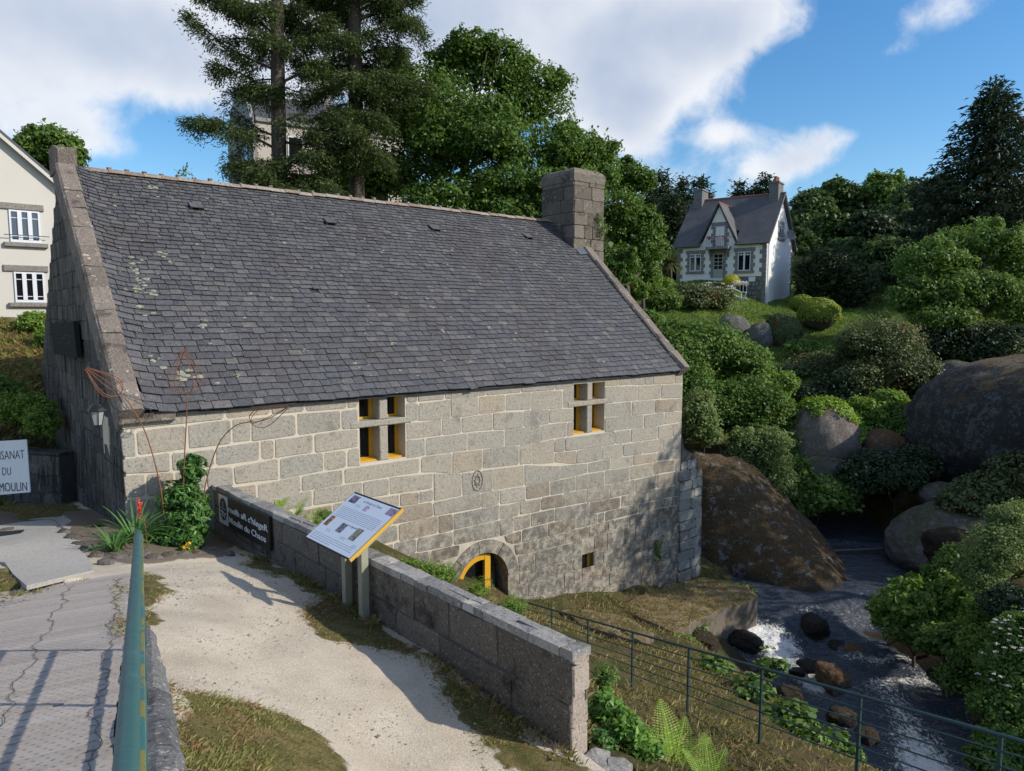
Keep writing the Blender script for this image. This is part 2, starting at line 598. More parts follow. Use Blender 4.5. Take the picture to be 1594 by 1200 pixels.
def split_lobes(L, k=5):
    """break each ellipsoid into a smaller core and uneven side masses"""
    out = []
    for c, r in L:
        out.append((c, r * 0.86))
        d = unit(k); d[:, 2] = d[:, 2] * 0.8 + 0.12
        for q in d:
            out.append((c + q * r * (0.62 + 0.22 * rng.random()), r * (0.24 + 0.2 * rng.random())))
    return out

def limb_paths(base, lobes, r0, n_sub=3):
    """trunk that forks towards each lobe"""
    m = MB()
    L = [(np.asarray(c), np.asarray(r)) for c, r in lobes]
    top = np.mean([c for c, _ in L], axis=0)
    base = np.asarray(base, float)
    fork = base * 0.55 + top * 0.45
    fork[:2] = base[:2] * 0.8 + top[:2] * 0.2
    m.tube(curve_pts([base - [0, 0, 0.4], base * 0.7 + fork * 0.3 + rng.normal(size=3) * 0.08, fork], 6), np.linspace(r0 * 1.25, r0 * 0.75, 6), 9)
    for c, r in L:
        end = c + np.array([0, 0, 0.25 * r[2]])
        mid = (fork + end) / 2 + rng.normal(size=3) * 0.12 * np.linalg.norm(end - fork)
        m.tube(curve_pts([fork, mid, end], 7), np.linspace(r0 * 0.6, r0 * 0.12, 7), 6)
        for _ in range(n_sub):
            e2 = c + unit(1)[0] * r * 0.85
            m.tube(curve_pts([mid * 0.4 + end * 0.6, (mid + e2) / 2 + [0, 0, 0.1], e2], 5), np.linspace(r0 * 0.22, r0 * 0.05, 5), 5)
    return m
# ------------------------------------------------------------------ mill frame
M = Frame((-7.350, 13.2065, 0), math.radians(39.5))
ML, MW = 17.02, 11.61
EAVE_H, RIDGE_H, RIDGE_V = 2.054, 7.381, -5.806

# ------------------------------------------------------------------ heights
class RBF:
    def __init__(s, pts):
        A = np.asarray(pts, float)
        s.p = A[:, :2]; z = A[:, 2]
        D = np.linalg.norm(s.p[:, None] - s.p[None], axis=2)
        n = len(A)
        K = np.zeros((n + 1, n + 1)); K[:n, :n] = -D; K[:n, n] = 1; K[n, :n] = 1
        K[:n, :n] += np.eye(n) * -0.02
        s.w = np.linalg.solve(K, np.concatenate([z, [0]]))
    def __call__(s, q):
        q = np.asarray(q, float)
        out = np.empty(len(q))
        for i in range(0, len(q), 20000):
            D = np.linalg.norm(q[i:i + 20000, None] - s.p[None], axis=2)
            out[i:i + 20000] = -D @ s.w[:-1] + s.w[-1]
        return out

def mp(u, v, z):
    w = M(u, v, z); return (w[0], w[1], w[2])

def pp(u, v, Y):
    return tuple(P(u, v, Y))

WATER_DROP = 21.9
land = [
    # bank between the forecourt wall and the railing
    mp(2.0, 0.2, -0.45), mp(3.6, 0.2, -0.7), mp(5, 0.2, -1.5), mp(7, 0.2, -2.65), mp(8.6, 0.2, -3.6), mp(10, 0.2, -4.25), mp(12, 0.1, -4.55), mp(14, 0.0, -4.9), mp(16.5, 0, -5.35),
    mp(2.2, 3, -0.7), mp(2.1, 6, -0.7), mp(2.0, 9, -0.6), mp(2.0, 10.4, -0.4), mp(2.6, 11.5, -0.42),
    mp(4.5, 3, -1.9), mp(4.5, 6, -2.0), mp(4.2, 9, -1.5),
    pp(993, 1081, 12.8), pp(1085, 1113, 11.7), pp(1205, 1170, 9.8), pp(1010, 1196, 6.9), pp(1150, 1250, 7.6), pp(1365, 1240, 8.3), pp(1600, 1330, 6.5),
    mp(7, 3, -2.9), mp(8.5, 4, -3.7), mp(9.5, 2.5, -4.2), mp(11, 1.4, -4.75),
    # left bank down to the water
    pp(1080, 1010, 17.5), pp(1120, 1075, 14.6), pp(1240, 1150, 11.8), pp(1400, 1230, 10.2), pp(1150, 1040, 17.2), pp(1215, 1090, 15.2), pp(1300, 1170, 13.2), pp(1420, 1260, 11.8), pp(1110, 985, 20.6),
    # river bed
    (7.8, 19.5, -7.0), (8.3, 17, -7.2), (8.0, 14.5, -7.3), (9, 21, -6.9), (10, 23, -6.5), (11.5, 25.5, -6.6), (13, 28, -6.5), (13.2, 31, -6.3), (9, 12, -7.4), (9.5, 18, -7.2), (8.5, 22.6, -6.6), (7.3, 21.3, -6.8), (10, 9, -7.6), (11, 5, -7.8), (11.7, 22, -6.4), (13.5, 25.8, -6.5), (14.6, 28.3, -6.3), (11.3, 28, -6.3), (11.8, 31, -6.2), (15, 31.5, -6.2),
    # right bank
    (12.7, 15.5, -5.9), (13.4, 19.5, -5.8), (12.2, 13, -5.9), (10.8, 16.5, -7.0), (11.6, 19.5, -6.8), (10.4, 13.5, -7.2), (14.6, 22.5, -5.3), (16.5, 25.5, -5.2), (17.2, 28, -5.0), (14, 15, -4.6), (16, 20, -4.2), (20, 24, -3.4), (13.5, 9, -4.8), (22, 15, -2.5), (24, 29, -2.5), (30, 22, -1.5), (18, 32, -4.2),
    # far shore and hillside up to the white house
    pp(1330, 815, 32.5), pp(1260, 800, 33), pp(1400, 790, 33), (8.5, 28, -5.0), (8, 31, -4.4), (10, 34, -4.6), (14, 36, -4.2), (19, 36, -3.6),
    pp(1190, 474, 57), pp(1232, 470, 61), pp(1120, 437, 58.6), pp(1060, 440, 60), pp(1010, 445, 55), pp(1100, 494, 50), pp(1060, 497, 48), pp(1205, 520, 49), pp(1180, 560, 44), pp(1270, 520, 49), pp(1255, 545, 46), pp(1300, 560, 45), pp(1215, 552, 45),
    pp(1120, 600, 40), pp(1240, 620, 38), pp(1380, 480, 56), pp(1395, 455, 62), pp(1330, 590, 40), pp(1450, 600, 40), pp(1560, 560, 42), pp(1150, 700, 34.5), pp(1010, 520, 42),
    (34, 70, 6.5), (20, 75, 8), (45, 55, 2.0), (60, 70, 6), (10, 80, 8), (50, 100, 13), (0, 110, 11), (80, 110, 14), (30, 130, 15), (0, 180, 16), (90, 200, 22), (-60, 160, 12), (150, 120, 20), (120, 60, 10), (60, 30, 2), (90, 10, 2),
    # behind the mill
    (2, 45, 2.0), (-4, 38, 1.5), (-12, 36, 2.2), (-20, 34, 3.4), (-10, 60, 5), (-30, 60, 6), (6, 36, -1.5), (-3, 29, 0.6), (4, 55, 3.5), (-2, 33, 0.8),
    # left of the mill
    (-17.5, 24.5, 3.3), (-15.5, 22.2, 2.1), (-14.4, 20.2, 0.6), (-13.6, 18.8, -0.5), (-12.9, 17.4, -1.1), (-16.2, 20.4, 1.0), (-15, 17.6, -0.6), (-20, 22, 2.5), (-22, 28, 3.9), (-19, 27, 3.8), (-18, 16, -0.8), (-24, 18, 0.8), (-13, 14, -1.8), (-30, 25, 3.5), (-60, 30, 4), (-60, 90, 9), (-90, 60, 8),
    # under the forecourt and behind the viewer
    mp(-2, 3, -2.2), mp(-2, 8, -2), mp(-6, 4, -2), mp(0, 12, -1.4), mp(-6, 10, -1.6), mp(-2, -4, -2.2), mp(-1, -8, -2.2), mp(-6, -3, -2), (-8, 3, -1.0), (-3, -3, -0.8), (4, 2, -2.0), (5, -5, -3), (-10, -15, 0), (10, -20, -5), (-40, -20, 0), (40, -20, 0), (-100, -30, 2), (100, -30, 3), (10, 0, -7.9), (12, -6, -8), (17, 0, -4),
]
LAND = RBF(land)

def land_z(x, y):
    return float(LAND(np.array([[x, y]]))[0])

forecourt_pts = []
def fm(u, v, z): forecourt_pts.append(mp(u, v, z))
for v, z in ((-0.2, -0.66), (1, -0.65), (3, -0.45), (4.6, -0.31), (6, -0.22), (8, -0.14), (10.4, -0.22)): fm(1.6, v, z)
for u, v, z in ((1.0, 12, -0.12), (2.0, 12.0, -0.25), (0.05, 0.3, -0.24), (-0.3, -0.3, -0.26), (-0.3, -3.1, -0.64), (-0.3, -8, -1.1), (-0.3, -11, -1.2), (-4, -4, -0.75), (-4, -9, -1.2), (-6, -4, -0.8), (-9, -2, -0.4), (-3, 0.5, -0.35), (0.8, 0.4, -0.46)): fm(u, v, z)
DECK_E0, DECK_S = 2.12, 0.17                       # deck height at the viewer, slope along the ramp
RU = np.array([-0.466, 0.885])                     # ramp direction
def deck_z(x, y):
    return DECK_E0 - DECK_S * (x * RU[0] + y * RU[1])
for Yk, Xk in ((9.6, -5.1), (8.3, -4.45), (6.6, -3.55), (5.0, -2.7), (3.6, -1.95), (2.2, -1.2)):
    forecourt_pts.append((Xk + 0.2, Yk, deck_z(Xk, Yk) - 0.06))
forecourt_pts += [(-1.0, 5.6, 0.06), (-1.0, 7.5, -0.12), (-2.2, 8.6, -0.12), (0.2, 3.6, 0.0), (-0.2, 5.0, -0.02), (-2.2, 6.6, 0.28)]
forecourt_pts += [tuple(Pz(60, 860, -0.08)), tuple(Pz(0, 900, 0.2)), tuple(Pz(150, 880, 0.0)), tuple(Pz(75, 812, -0.45)), tuple(Pz(0, 805, -0.45)), (-7.2, 9.5, 0.2), (-9, 11, 0.05)]
FORE = RBF(forecourt_pts)

# ------------------------------------------------------------------ ground materials
t = NT("hillside")
g = t.noise(1.4, 6, 0.65)
col = t.ramp(g, [(0.30, (0.045, 0.055, 0.016)), (0.46, (0.085, 0.085, 0.028)), (0.56, (0.14, 0.105, 0.05)), (0.68, (0.10, 0.075, 0.042))])
fn = t.noise(22, 4, 0.7)
col = t.mix(t.step(fn, 0.42, 0.62), t.hsv(col, 0.5, 1.0, 0.6), col)
far_green = t.ramp(t.noise(0.22, 5, 0.6), [(0.35, (0.085, 0.12, 0.022)), (0.55, (0.14, 0.17, 0.035)), (0.7, (0.20, 0.18, 0.06))])
sy = t.n.new('ShaderNodeSeparateXYZ'); t.l.new(t.pos, sy.inputs[0])
col = t.mix(t.step(sy.outputs[1], 34, 40), col, far_green)
wet = t.step(t.math('ADD', sy.outputs[2], t.math('MULTIPLY', t.noise(3, 3), 0.5)), -6.0, -5.3)
col = t.mix(wet, t.mix(t.noise(4, 4), (0.030, 0.024, 0.017), (0.06, 0.045, 0.03)), col)
t.set('Base Color', col).set('Roughness', 0.95).set('Specular IOR Level', 0.15)
t.bump(t.noise(18, 6, 0.7), 0.8, 0.05)
M_HILL = t.m

t = NT("forecourt_gravel")
at = t.n.new('ShaderNodeAttribute'); at.attribute_name = 'grass'
at2 = t.n.new('ShaderNodeAttribute'); at2.attribute_name = 'soil'
g1 = t.noise(1.3, 5, 0.6); g2 = t.noise(60, 5, 0.75); g3 = t.noise(19, 4, 0.65)
grav = t.ramp(g1, [(0.3, (0.54, 0.462, 0.357)), (0.5, (0.63, 0.545, 0.428)), (0.7, (0.70, 0.62, 0.495))])
grav = t.mix(t.step(g2, 0.40, 0.66), t.hsv(grav, 0.5, 1.0, 0.72), grav)
grav = t.mix(t.step(g2, 0.68, 0.78), grav, (0.62, 0.58, 0.52))
grav = t.mix(t.math('MULTIPLY', t.step(g3, 0.60, 0.72), 0.45), grav, (0.25, 0.21, 0.155))
pe = t.voro(42, 'F1'); peb = t.step(pe, 0.30, 0.12)
grav = t.mix(t.math('MULTIPLY', peb, 0.28), grav, t.mix(t.noise(30, 2), (0.2, 0.18, 0.16), (0.62, 0.58, 0.5)))
turf = t.ramp(t.noise(4.5, 6, 0.7), [(0.32, (0.075, 0.085, 0.022)), (0.5, (0.16, 0.135, 0.05)), (0.66, (0.24, 0.185, 0.085))])
turf = t.mix(t.step(g2, 0.4, 0.6), t.hsv(turf, 0.5, 1, 0.55), turf)
soil = t.mix(g3, (0.12, 0.095, 0.07), (0.24, 0.20, 0.15))
edge = t.math('ADD', at.outputs['Fac'], t.math('MULTIPLY', t.math('SUBTRACT', t.noise(6, 5, 0.7), 0.5), 0.9))
c = t.mix(t.step(edge, 0.42, 0.62), grav, turf)
edge2 = t.math('ADD', at2.outputs['Fac'], t.math('MULTIPLY', t.math('SUBTRACT', t.noise(5, 5, 0.7, off=(3, 3, 3)), 0.5), 0.8))
c = t.mix(t.step(edge2, 0.42, 0.62), c, soil)
t.set('Base Color', c).set('Roughness', 0.95).set('Specular IOR Level', 0.15)
t.bump(t.math('ADD', t.math('ADD', g2, t.math('MULTIPLY', g3, 0.8)), t.math('MULTIPLY', peb, 0.5)), 0.8, 0.012)
M_GRAVEL = t.m

# ------------------------------------------------------------------ terrain sheet
def axis(parts):
    out = []
    for a, b, d in parts:
        out.append(np.arange(a, b, d))
    out.append([parts[-1][1]])
    return np.concatenate(out)

ax = axis([(-700, -120, 40), (-120, -30, 5), (-30, -16, 1), (-16, 30, 0.4), (30, 70, 1.5), (70, 140, 6), (140, 700, 40)])
ay = axis([(-160, -20, 15), (-20, 0, 2), (0, 48, 0.4), (48, 90, 1.5), (90, 200, 8), (200, 900, 50)])
X, Y = np.meshgrid(ax, ay)
q = np.stack([X.ravel(), Y.ravel()], 1)
qq = q.copy(); qq[:, 0] = np.clip(q[:, 0], -160, 180); qq[:, 1] = np.clip(q[:, 1], -40, 230)
Z = LAND(qq)
near = np.exp(-((q[:, 1] - 22) / 40) ** 2)
Z = Z + fbm(np.c_[q * 0.9, np.zeros(len(q))], 4, 3) * 0.10 * (0.5 + near) + fbm(np.c_[q * 0.12, np.zeros(len(q))], 2, 9) * 0.3 * np.clip((q[:, 1] - 60) / 40, 0, 4)
# never let the hillside rise through the mill floor or the forecourt
rel = q - M.o[:2]
uu = rel @ M.u[:2]; vv = rel @ M.v[:2]
inside = (uu > 0.3) & (uu < ML - 0.3) & (vv < -0.3) & (vv > -MW + 0.3)
Z = np.where(inside, np.minimum(Z, -0.4), Z)
yard = (uu > -8) & (uu < 1.75) & (vv > -4.0) & (vv < 14)
Z = np.where(yard, np.minimum(Z, -1.6), Z)
nx, ny = len(ax), len(ay)
I = np.arange(nx * ny).reshape(ny, nx)
F = np.stack([I[:-1, :-1], I[:-1, 1:], I[1:, 1:], I[1:, :-1]], -1).reshape(-1, 4)
o = link("ground", raw_mesh("ground", np.c_[q, Z], F, True), M_HILL, kind='structure')

# ------------------------------------------------------------------ forecourt sheet (gravel path, turf, planting bed)
def in_poly(pt, poly):
    x, y = pt[:, 0], pt[:, 1]
    c = np.zeros(len(pt), bool); n = len(poly)
    for i in range(n):
        x1, y1 = poly[i]; x2, y2 = poly[(i + 1) % n]
        k = ((y1 > y) != (y2 > y)) & (x < (x2 - x1) * (y - y1) / (y2 - y1 + 1e-12) + x1)
        c ^= k
    return c

def hit_fore(u, v):
    """where a pixel's sight line meets the forecourt"""
    z = -0.2
    for _ in range(16):
        w = Pz(u, v, z)
        z = 0.5 * z + 0.5 * float(FORE(w[None, :2])[0])
    return w

TURF_PX = [
    [(255, 1068), (300, 1078), (400, 1098), (470, 1128), (500, 1165), (520, 1240), (270, 1240)],
    [(380, 862), (480, 905), (560, 960), (640, 1010), (700, 1060), (760, 1100), (800, 1140), (900, 1190), (900, 1230), (760, 1200), (735, 1135), (690, 1090), (655, 1030), (600, 1012), (520, 1002), (465, 955), (490, 925), (375, 880)],
    [(186, 905), (228, 892), (262, 922), (240, 945), (218, 992), (178, 992)],
    [(-60, 885), (30, 890), (42, 905), (0, 920), (-60, 925)],
    [(-40, 935), (60, 920), (130, 905), (160, 898), (120, 906), (0, 942), (-60, 950)],
    [(-120, 760), (50, 765), (105, 760), (120, 800), (50, 815), (-60, 815)],
]
SOIL_PX = [
    [(95, 800), (150, 790), (210, 800), (345, 790), (360, 850), (330, 872), (240, 878), (170, 885), (130, 862), (85, 830)],
    [(-200, 790), (-20, 790), (30, 812), (20, 832), (-200, 840)],
]
TURF_W = [[tuple(hit_fore(*p)[:2]) for p in poly] for poly in TURF_PX]
SOIL_W = [[tuple(hit_fore(*p)[:2]) for p in poly] for poly in SOIL_PX]

us = axis([(-16, -6, 0.3), (-6, 1.7, 0.09)]); us[-1] = 1.7
vs = axis([(-13, -1, 0.3), (-1, 13.2, 0.09)])
U, Vv = np.meshgrid(us, vs)
W = M.many(np.c_[U.ravel(), Vv.ravel(), np.zeros(U.size)])
zf = FORE(W[:, :2]) + fbm(np.c_[W[:, :2] * 1.5, np.zeros(len(W))], 4, 5) * 0.022
turf = np.zeros(len(W)); soil = np.zeros(len(W))
wob = np.stack([fbm(np.c_[W[:, :2] * 2.2, np.zeros(len(W))], 3, 21), fbm(np.c_[W[:, :2] * 2.2, np.zeros(len(W))], 3, 33)], 1) * 0.13
KJ = [rng.normal(size=2) * 0.10 for _ in range(14)]
for p in TURF_W: turf = np.maximum(turf, np.mean([in_poly(W[:, :2] + wob + k, p) for k in KJ], axis=0))
for p in SOIL_W: soil = np.maximum(soil, np.mean([in_poly(W[:, :2] + wob + k, p) for k in KJ], axis=0))
zf += soil * 0.05 + turf * 0.015
# the sheet stops below the plank ramp
side = (W[:, 0] - 0) * RU[1] - (W[:, 1] - 0) * RU[0]      # signed distance right of the ramp line through the viewer
s_al = W[:, :2] @ RU
under = (side < -0.15) & (s_al < 10.75)
zf = np.where(under, np.minimum(zf, DECK_E0 - DECK_S * s_al - 0.16), zf)
nx, ny = len(us), len(vs)
I = np.arange(nx * ny).reshape(ny, nx)
F = np.stack([I[:-1, :-1], I[:-1, 1:], I[1:, 1:], I[1:, :-1]], -1).reshape(-1, 4)
me = raw_mesh("forecourt_path", np.c_[W[:, :2], zf], F[:, ::-1].copy(), True)
for nm, arr in (('grass', turf), ('soil', soil)):
    a = me.attributes.new(nm, 'FLOAT', 'POINT'); a.data.foreach_set('value', arr.astype(np.float32))
link("forecourt_path", me, M_GRAVEL, kind='structure')
def fore_z(x, y):
    return float(FORE(np.array([[x, y]]))[0])

# ------------------------------------------------------------------ river
t = NT("river_water")
fo = t.n.new('ShaderNodeAttribute'); fo.attribute_name = 'foam'
fnz = t.noise(4.5, 8, 0.75, dist=1.6, stretch=(1.5, 0.8, 1))
fnz2 = t.noise(17, 5, 0.7, dist=0.6)
fm_ = t.math('ADD', fo.outputs['Fac'], t.math('ADD', t.math('MULTIPLY', t.math('SUBTRACT', fnz, 0.5), 3.0), t.math('MULTIPLY', t.math('SUBTRACT', fnz2, 0.5), 1.6)))
fm_ = t.math('MULTIPLY', t.step(fm_, 0.55, 1.0), t.step(fo.outputs['Fac'], 0.04, 0.25))
wc = t.mix(fm_, (0.050, 0.060, 0.078), (0.74, 0.73, 0.70))
t.set('Base Color', wc).set('IOR', 1.33).set('Specular IOR Level', 0.5)
t.set('Roughness', t.math('ADD', 0.10, t.math('MULTIPLY', fm_, 0.6)))
hb = t.math('ADD', t.math('MULTIPLY', t.noise(2.2, 4, 0.6, stretch=(1.0, 2.2, 1)), 1.6), t.math('MULTIPLY', t.noise(6, 3, 0.5, stretch=(1, 1.8, 1)), 0.25))
hb = t.math('ADD', hb, t.math('MULTIPLY', fm_, 0.35))
t.bump(hb, 0.7, 0.22)
M_WATER = t.m

def water_z(x, y):
    """pool, then the chute over the rocks, then the lower run"""
    s = y - (x - 9) * 0.45                       # the chute runs aslant
    z = np.where(y > 29.0 + (x - 13) * -0.2, -5.60, -5.78)
    st = np.clip((22.6 - s) / 1.8, 0, 1); st = st * st * (3 - 2 * st)
    z = z * (1 - st) + (-6.42) * st
    z = z - np.clip(19 - s, 0, 30) * 0.045
    return z
ax = np.arange(4.0, 20.0, 0.14); ay = np.arange(1.0, 36.0, 0.14)
X, Y = np.meshgrid(ax, ay); q = np.stack([X.ravel(), Y.ravel()], 1)
zz = water_z(q[:, 0], q[:, 1])
s_ = q[:, 1] - (q[:, 0] - 9) * 0.45
rough_w = np.exp(-((s_ - 21.0) / 1.9) ** 2) + 0.45 * (s_ < 20.5)
zz = zz + fbm(np.c_[q * np.array([1.3, 0.8]), np.zeros(len(q))], 3, 4) * (0.040 + 0.075 * rough_w) + fbm(np.c_[q * 4.1, np.zeros(len(q))], 2, 8) * (0.004 + 0.03 * rough_w)
zz = zz + fbm(np.c_[q * np.array([0.55, 1.5]) + 7.3, np.zeros(len(q))], 2, 14) * 0.045
foam = 0.0
def fblob(px, py, rx, ry, k):
    w = Pz(px, py, -6.1)
    return k * np.exp(-((q[:, 0] - w[0]) / rx) ** 2 - ((q[:, 1] - w[1]) / ry) ** 2)
for b in ((1205, 992, 1.0, 0.7, 0.95), (1165, 985, 0.6, 0.4, 0.7), (1235, 1025, 0.6, 0.9, 0.85), (1265, 1045, 0.5, 0.5, 0.5), (1260, 960, 0.9, 0.45, 0.40), (1390, 1010, 1.0, 0.35, 0.7), (1440, 1040, 1.4, 0.4, 0.62),
          (1330, 1005, 0.6, 0.3, 0.4), (1490, 1015, 0.8, 0.4, 0.6), (1420, 1120, 0.8, 1.2, 0.48), (1450, 1160, 0.7, 1.0, 0.5), (1400, 1080, 0.5, 1.0, 0.42), (1520, 1100, 0.8, 0.9, 0.42), (1330, 960, 0.8, 0.6, 0.3), (1290, 1060, 0.8, 0.8, 0.25), (1380, 1050, 1.2, 0.5, 0.36), (1150, 1020, 0.5, 0.8, 0.45), (1440, 1180, 0.7, 0.9, 0.6), (1300, 850, 1.8, 0.08, 0.25)):
    foam = foam + fblob(*b)
nx, ny = len(ax), len(ay)
I = np.arange(nx * ny).reshape(ny, nx)
F = np.stack([I[:-1, :-1], I[:-1, 1:], I[1:, 1:], I[1:, :-1]], -1).reshape(-1, 4)
me = raw_mesh("river", np.c_[q, zz], F, True)
a = me.attributes.new('foam', 'FLOAT', 'POINT'); a.data.foreach_set('value', (foam * 1.25).astype(np.float32))
link("river", me, M_WATER, kind='structure')
# ------------------------------------------------------------------ mill materials
TONES = [(0.0, (0.31, 0.287, 0.243)), (0.25, (0.35, 0.323, 0.272)), (0.45, (0.38, 0.342, 0.28)), (0.62, (0.325, 0.307, 0.267)), (0.78, (0.385, 0.328, 0.255)), (0.90, (0.28, 0.238, 0.188)), (1.0, (0.415, 0.382, 0.322))]
M_STONE = granite_mat("granite_block", TONES, speck=21, stain=0.62, dark=0.6, lichen=0.12, low=(-3.6, -1.2, -1.6))
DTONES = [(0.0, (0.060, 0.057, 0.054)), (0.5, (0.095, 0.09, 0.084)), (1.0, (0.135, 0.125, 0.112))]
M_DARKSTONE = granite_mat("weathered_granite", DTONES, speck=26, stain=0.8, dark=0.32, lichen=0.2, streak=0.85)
M_BUTT = granite_mat("mossy_granite", [(0, (0.22, 0.21, 0.19)), (0.5, (0.30, 0.29, 0.265)), (1, (0.36, 0.345, 0.31))], speck=26, stain=0.85, dark=0.22, lichen=0.7, green=0.25)
M_COPING = granite_mat("lichen_granite", [(0, (0.15, 0.125, 0.105)), (0.5, (0.20, 0.165, 0.14)), (1, (0.24, 0.20, 0.165))], speck=24, stain=0.9, dark=0.30, lichen=0.6, spots=0.9, bumpd=0.03)
M_CHIM = granite_mat("chimney_granite", [(0, (0.10, 0.085, 0.07)), (0.5, (0.145, 0.123, 0.10)), (1, (0.20, 0.17, 0.138))], speck=22, stain=0.9, dark=0.30, lichen=0.5, green=0.15)

t = NT("lime_mortar")
n1 = t.noise(3, 5, 0.6); n2 = t.noise(55, 4, 0.7)
c = t.mix(n1, (0.52, 0.455, 0.36), (0.66, 0.585, 0.475))
c = t.mix(t.math('MULTIPLY', t.step(n2, 0.5, 0.7), 0.4), c, (0.36, 0.32, 0.26))
zz = t.step(t.math('ADD', t.z(), t.math('MULTIPLY', t.noise(0.9, 4, 0.6), -1.6)), -4.6, -2.6)
c = t.mix(zz, t.mix(t.step(t.noise(4, 5, 0.7), 0.4, 0.6), (0.33, 0.29, 0.235), (0.14, 0.125, 0.10)), c)
t.set('Base Color', c).set('Roughness', 0.95).set('Specular IOR Level', 0.15)
t.bump(t.math('ADD', n2, t.math('MULTIPLY', t.noise(14, 4), 1.2)), 0.7, 0.01)
M_MORTAR = t.m
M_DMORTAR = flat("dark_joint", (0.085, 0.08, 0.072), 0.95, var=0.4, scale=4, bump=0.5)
M_DARK = flat("dark_interior", (0.012, 0.011, 0.010), 0.9)
M_OCHRE = flat("ochre_paint", (0.62, 0.33, 0.022), 0.45, var=0.10, scale=9, bump=0.1)
t = NT("old_window_glass")
t.set('Base Color', (0.010, 0.011, 0.013, 1)).set('Roughness', 0.04).set('Specular IOR Level', 0.5)
t.bump(t.noise(2.2, 2), 0.06, 0.02)
M_GLASS = t.m

t = NT("roof_slate")
r = t.each()
c = t.ramp(r, [(0, (0.070, 0.071, 0.080)), (0.3, (0.083, 0.084, 0.094)), (0.6, (0.096, 0.096, 0.106)), (0.88, (0.114, 0.111, 0.117)), (1, (0.15, 0.138, 0.132))])
n1 = t.noise(9, 6, 0.7); n2 = t.noise(38, 4, 0.7); n3 = t.noise(0.6, 4, 0.6)
c = t.mix(t.step(n1, 0.42, 0.62), c, t.hsv(c, 0.5, 0.8, 0.68))
c = t.mix(t.math('MULTIPLY', t.step(n2, 0.53, 0.66), 0.55), c, (0.26, 0.255, 0.26))
c = t.mix(t.math('MULTIPLY', t.step(t.noise(21, 5, 0.75, off=(3, 1, 8)), 0.52, 0.64), 0.5), c, (0.035, 0.036, 0.042))
c = t.mix(t.math('MULTIPLY', t.step(n3, 0.48, 0.66), 0.35), c, (0.075, 0.062, 0.055))
lich = t.math('MULTIPLY', t.step(t.noise(3.4, 5, 0.62, off=(4, 4, 4)), 0.66, 0.71), t.step(n2, 0.38, 0.55))
c = t.mix(t.math('MULTIPLY', lich, 0.75), c, (0.31, 0.31, 0.27))
t.set('Base Color', c).set('Roughness', t.math('ADD', 0.48, t.math('MULTIPLY', n1, 0.3))).set('Specular IOR Level', 0.4)
t.bump(t.math('ADD', t.math('MULTIPLY', n1, 1.0), t.math('MULTIPLY', n2, 0.4)), 0.5, 0.008)
M_SLATE = t.m
M_LICHEN = flat("pale_lichen", (0.27, 0.275, 0.20), 0.95, var=0.5, scale=16, bump=0.8)
M_RIDGE = granite_mat("ridge_tile_clay", [(0, (0.23, 0.165, 0.125)), (0.5, (0.29, 0.235, 0.19)), (1, (0.33, 0.295, 0.25))], speck=20, stain=0.6, dark=0.45, lichen=0.55)
M_IRON = flat("black_iron", (0.022, 0.024, 0.024), 0.5, metal=0.3)

mill = thing("mill_house", M(ML / 2, -MW / 2, 0), "long grey granite mill with steep slate roof and big stone chimney", "house")

# ------------------------------------------------------------------ openings in the front wall (u, h)
def px_rect(x0, y0, x1, y1):
    """opening from pixel corners: left edge x0, right edge x1, head y0 and sill y1 read at the left edge"""
    u0, h1 = M.hit(x0, y0); _, h0 = M.hit(x0, y1); u1, _ = M.hit(x1, (y0 + y1) / 2)
    return u0, u1, h0, h1
WIN = [px_rect(558.5, 621, 631, 722), px_rect(893, 598, 941, 677)]
SLIT = px_rect(906, 864, 924, 902)
ax0 = M.hit(711, 893)[0]; ax1 = M.hit(791, 893)[0]
ARC_C = (ax0 + ax1) / 2; ARC_R = (ax1 - ax0) / 2
ARC_H = M.hit(752, 861)[1] - ARC_R
DOOR_BOT = ARC_H - 1.55
T_WALL = 0.75

# wall core: cells between all opening edges, pierced where the openings are
holes = [(*w,) for w in WIN] + [SLIT, (ax0, ax1, DOOR_BOT, ARC_H + ARC_R)]
ucuts = sorted({0.06, ML} | {x for w in holes for x in w[:2]})
hcuts = sorted({-6.2, EAVE_H - 0.03} | {x for w in holes for x in w[2:]})
wall = MB()
nu, nh = len(ucuts), len(hcuts)
vid = {}
def wv(i, j, k):
    if (i, j, k) not in vid:
        vid[(i, j, k)] = len(wall.V)
        wall.V.append(M(ucuts[i], 0 if k == 0 else -T_WALL, hcuts[j]))
    return vid[(i, j, k)]
solid = np.ones((nu - 1, nh - 1), bool)
for i in range(nu - 1):
    for j in range(nh - 1):
        uc = (ucuts[i] + ucuts[i + 1]) / 2; hc = (hcuts[j] + hcuts[j + 1]) / 2
        if any(a < uc < b and c_ < hc < d for a, b, c_, d in holes): solid[i, j] = False
for i in range(nu - 1):
    for j in range(nh - 1):
        if not solid[i, j]: continue
        wall.F.append((wv(i, j, 0), wv(i + 1, j, 0), wv(i + 1, j + 1, 0), wv(i, j + 1, 0)))
        wall.F.append((wv(i, j, 1), wv(i, j + 1, 1), wv(i + 1, j + 1, 1), wv(i + 1, j, 1)))
        for di, dj, a, b in ((-1, 0, (0, 0), (0, 1)), (1, 0, (1, 1), (1, 0)), (0, -1, (1, 0), (0, 0)), (0, 1, (0, 1), (1, 1))):
            ii, jj = i + di, j + dj
            if 0 <= ii < nu - 1 and 0 <= jj < nh - 1 and solid[ii, jj]: continue
            A = (i + a[0], j + a[1]); B = (i + b[0], j + b[1])
            wall.F.append((wv(*A, 0), wv(*A, 1), wv(*B, 1), wv(*B, 0)))
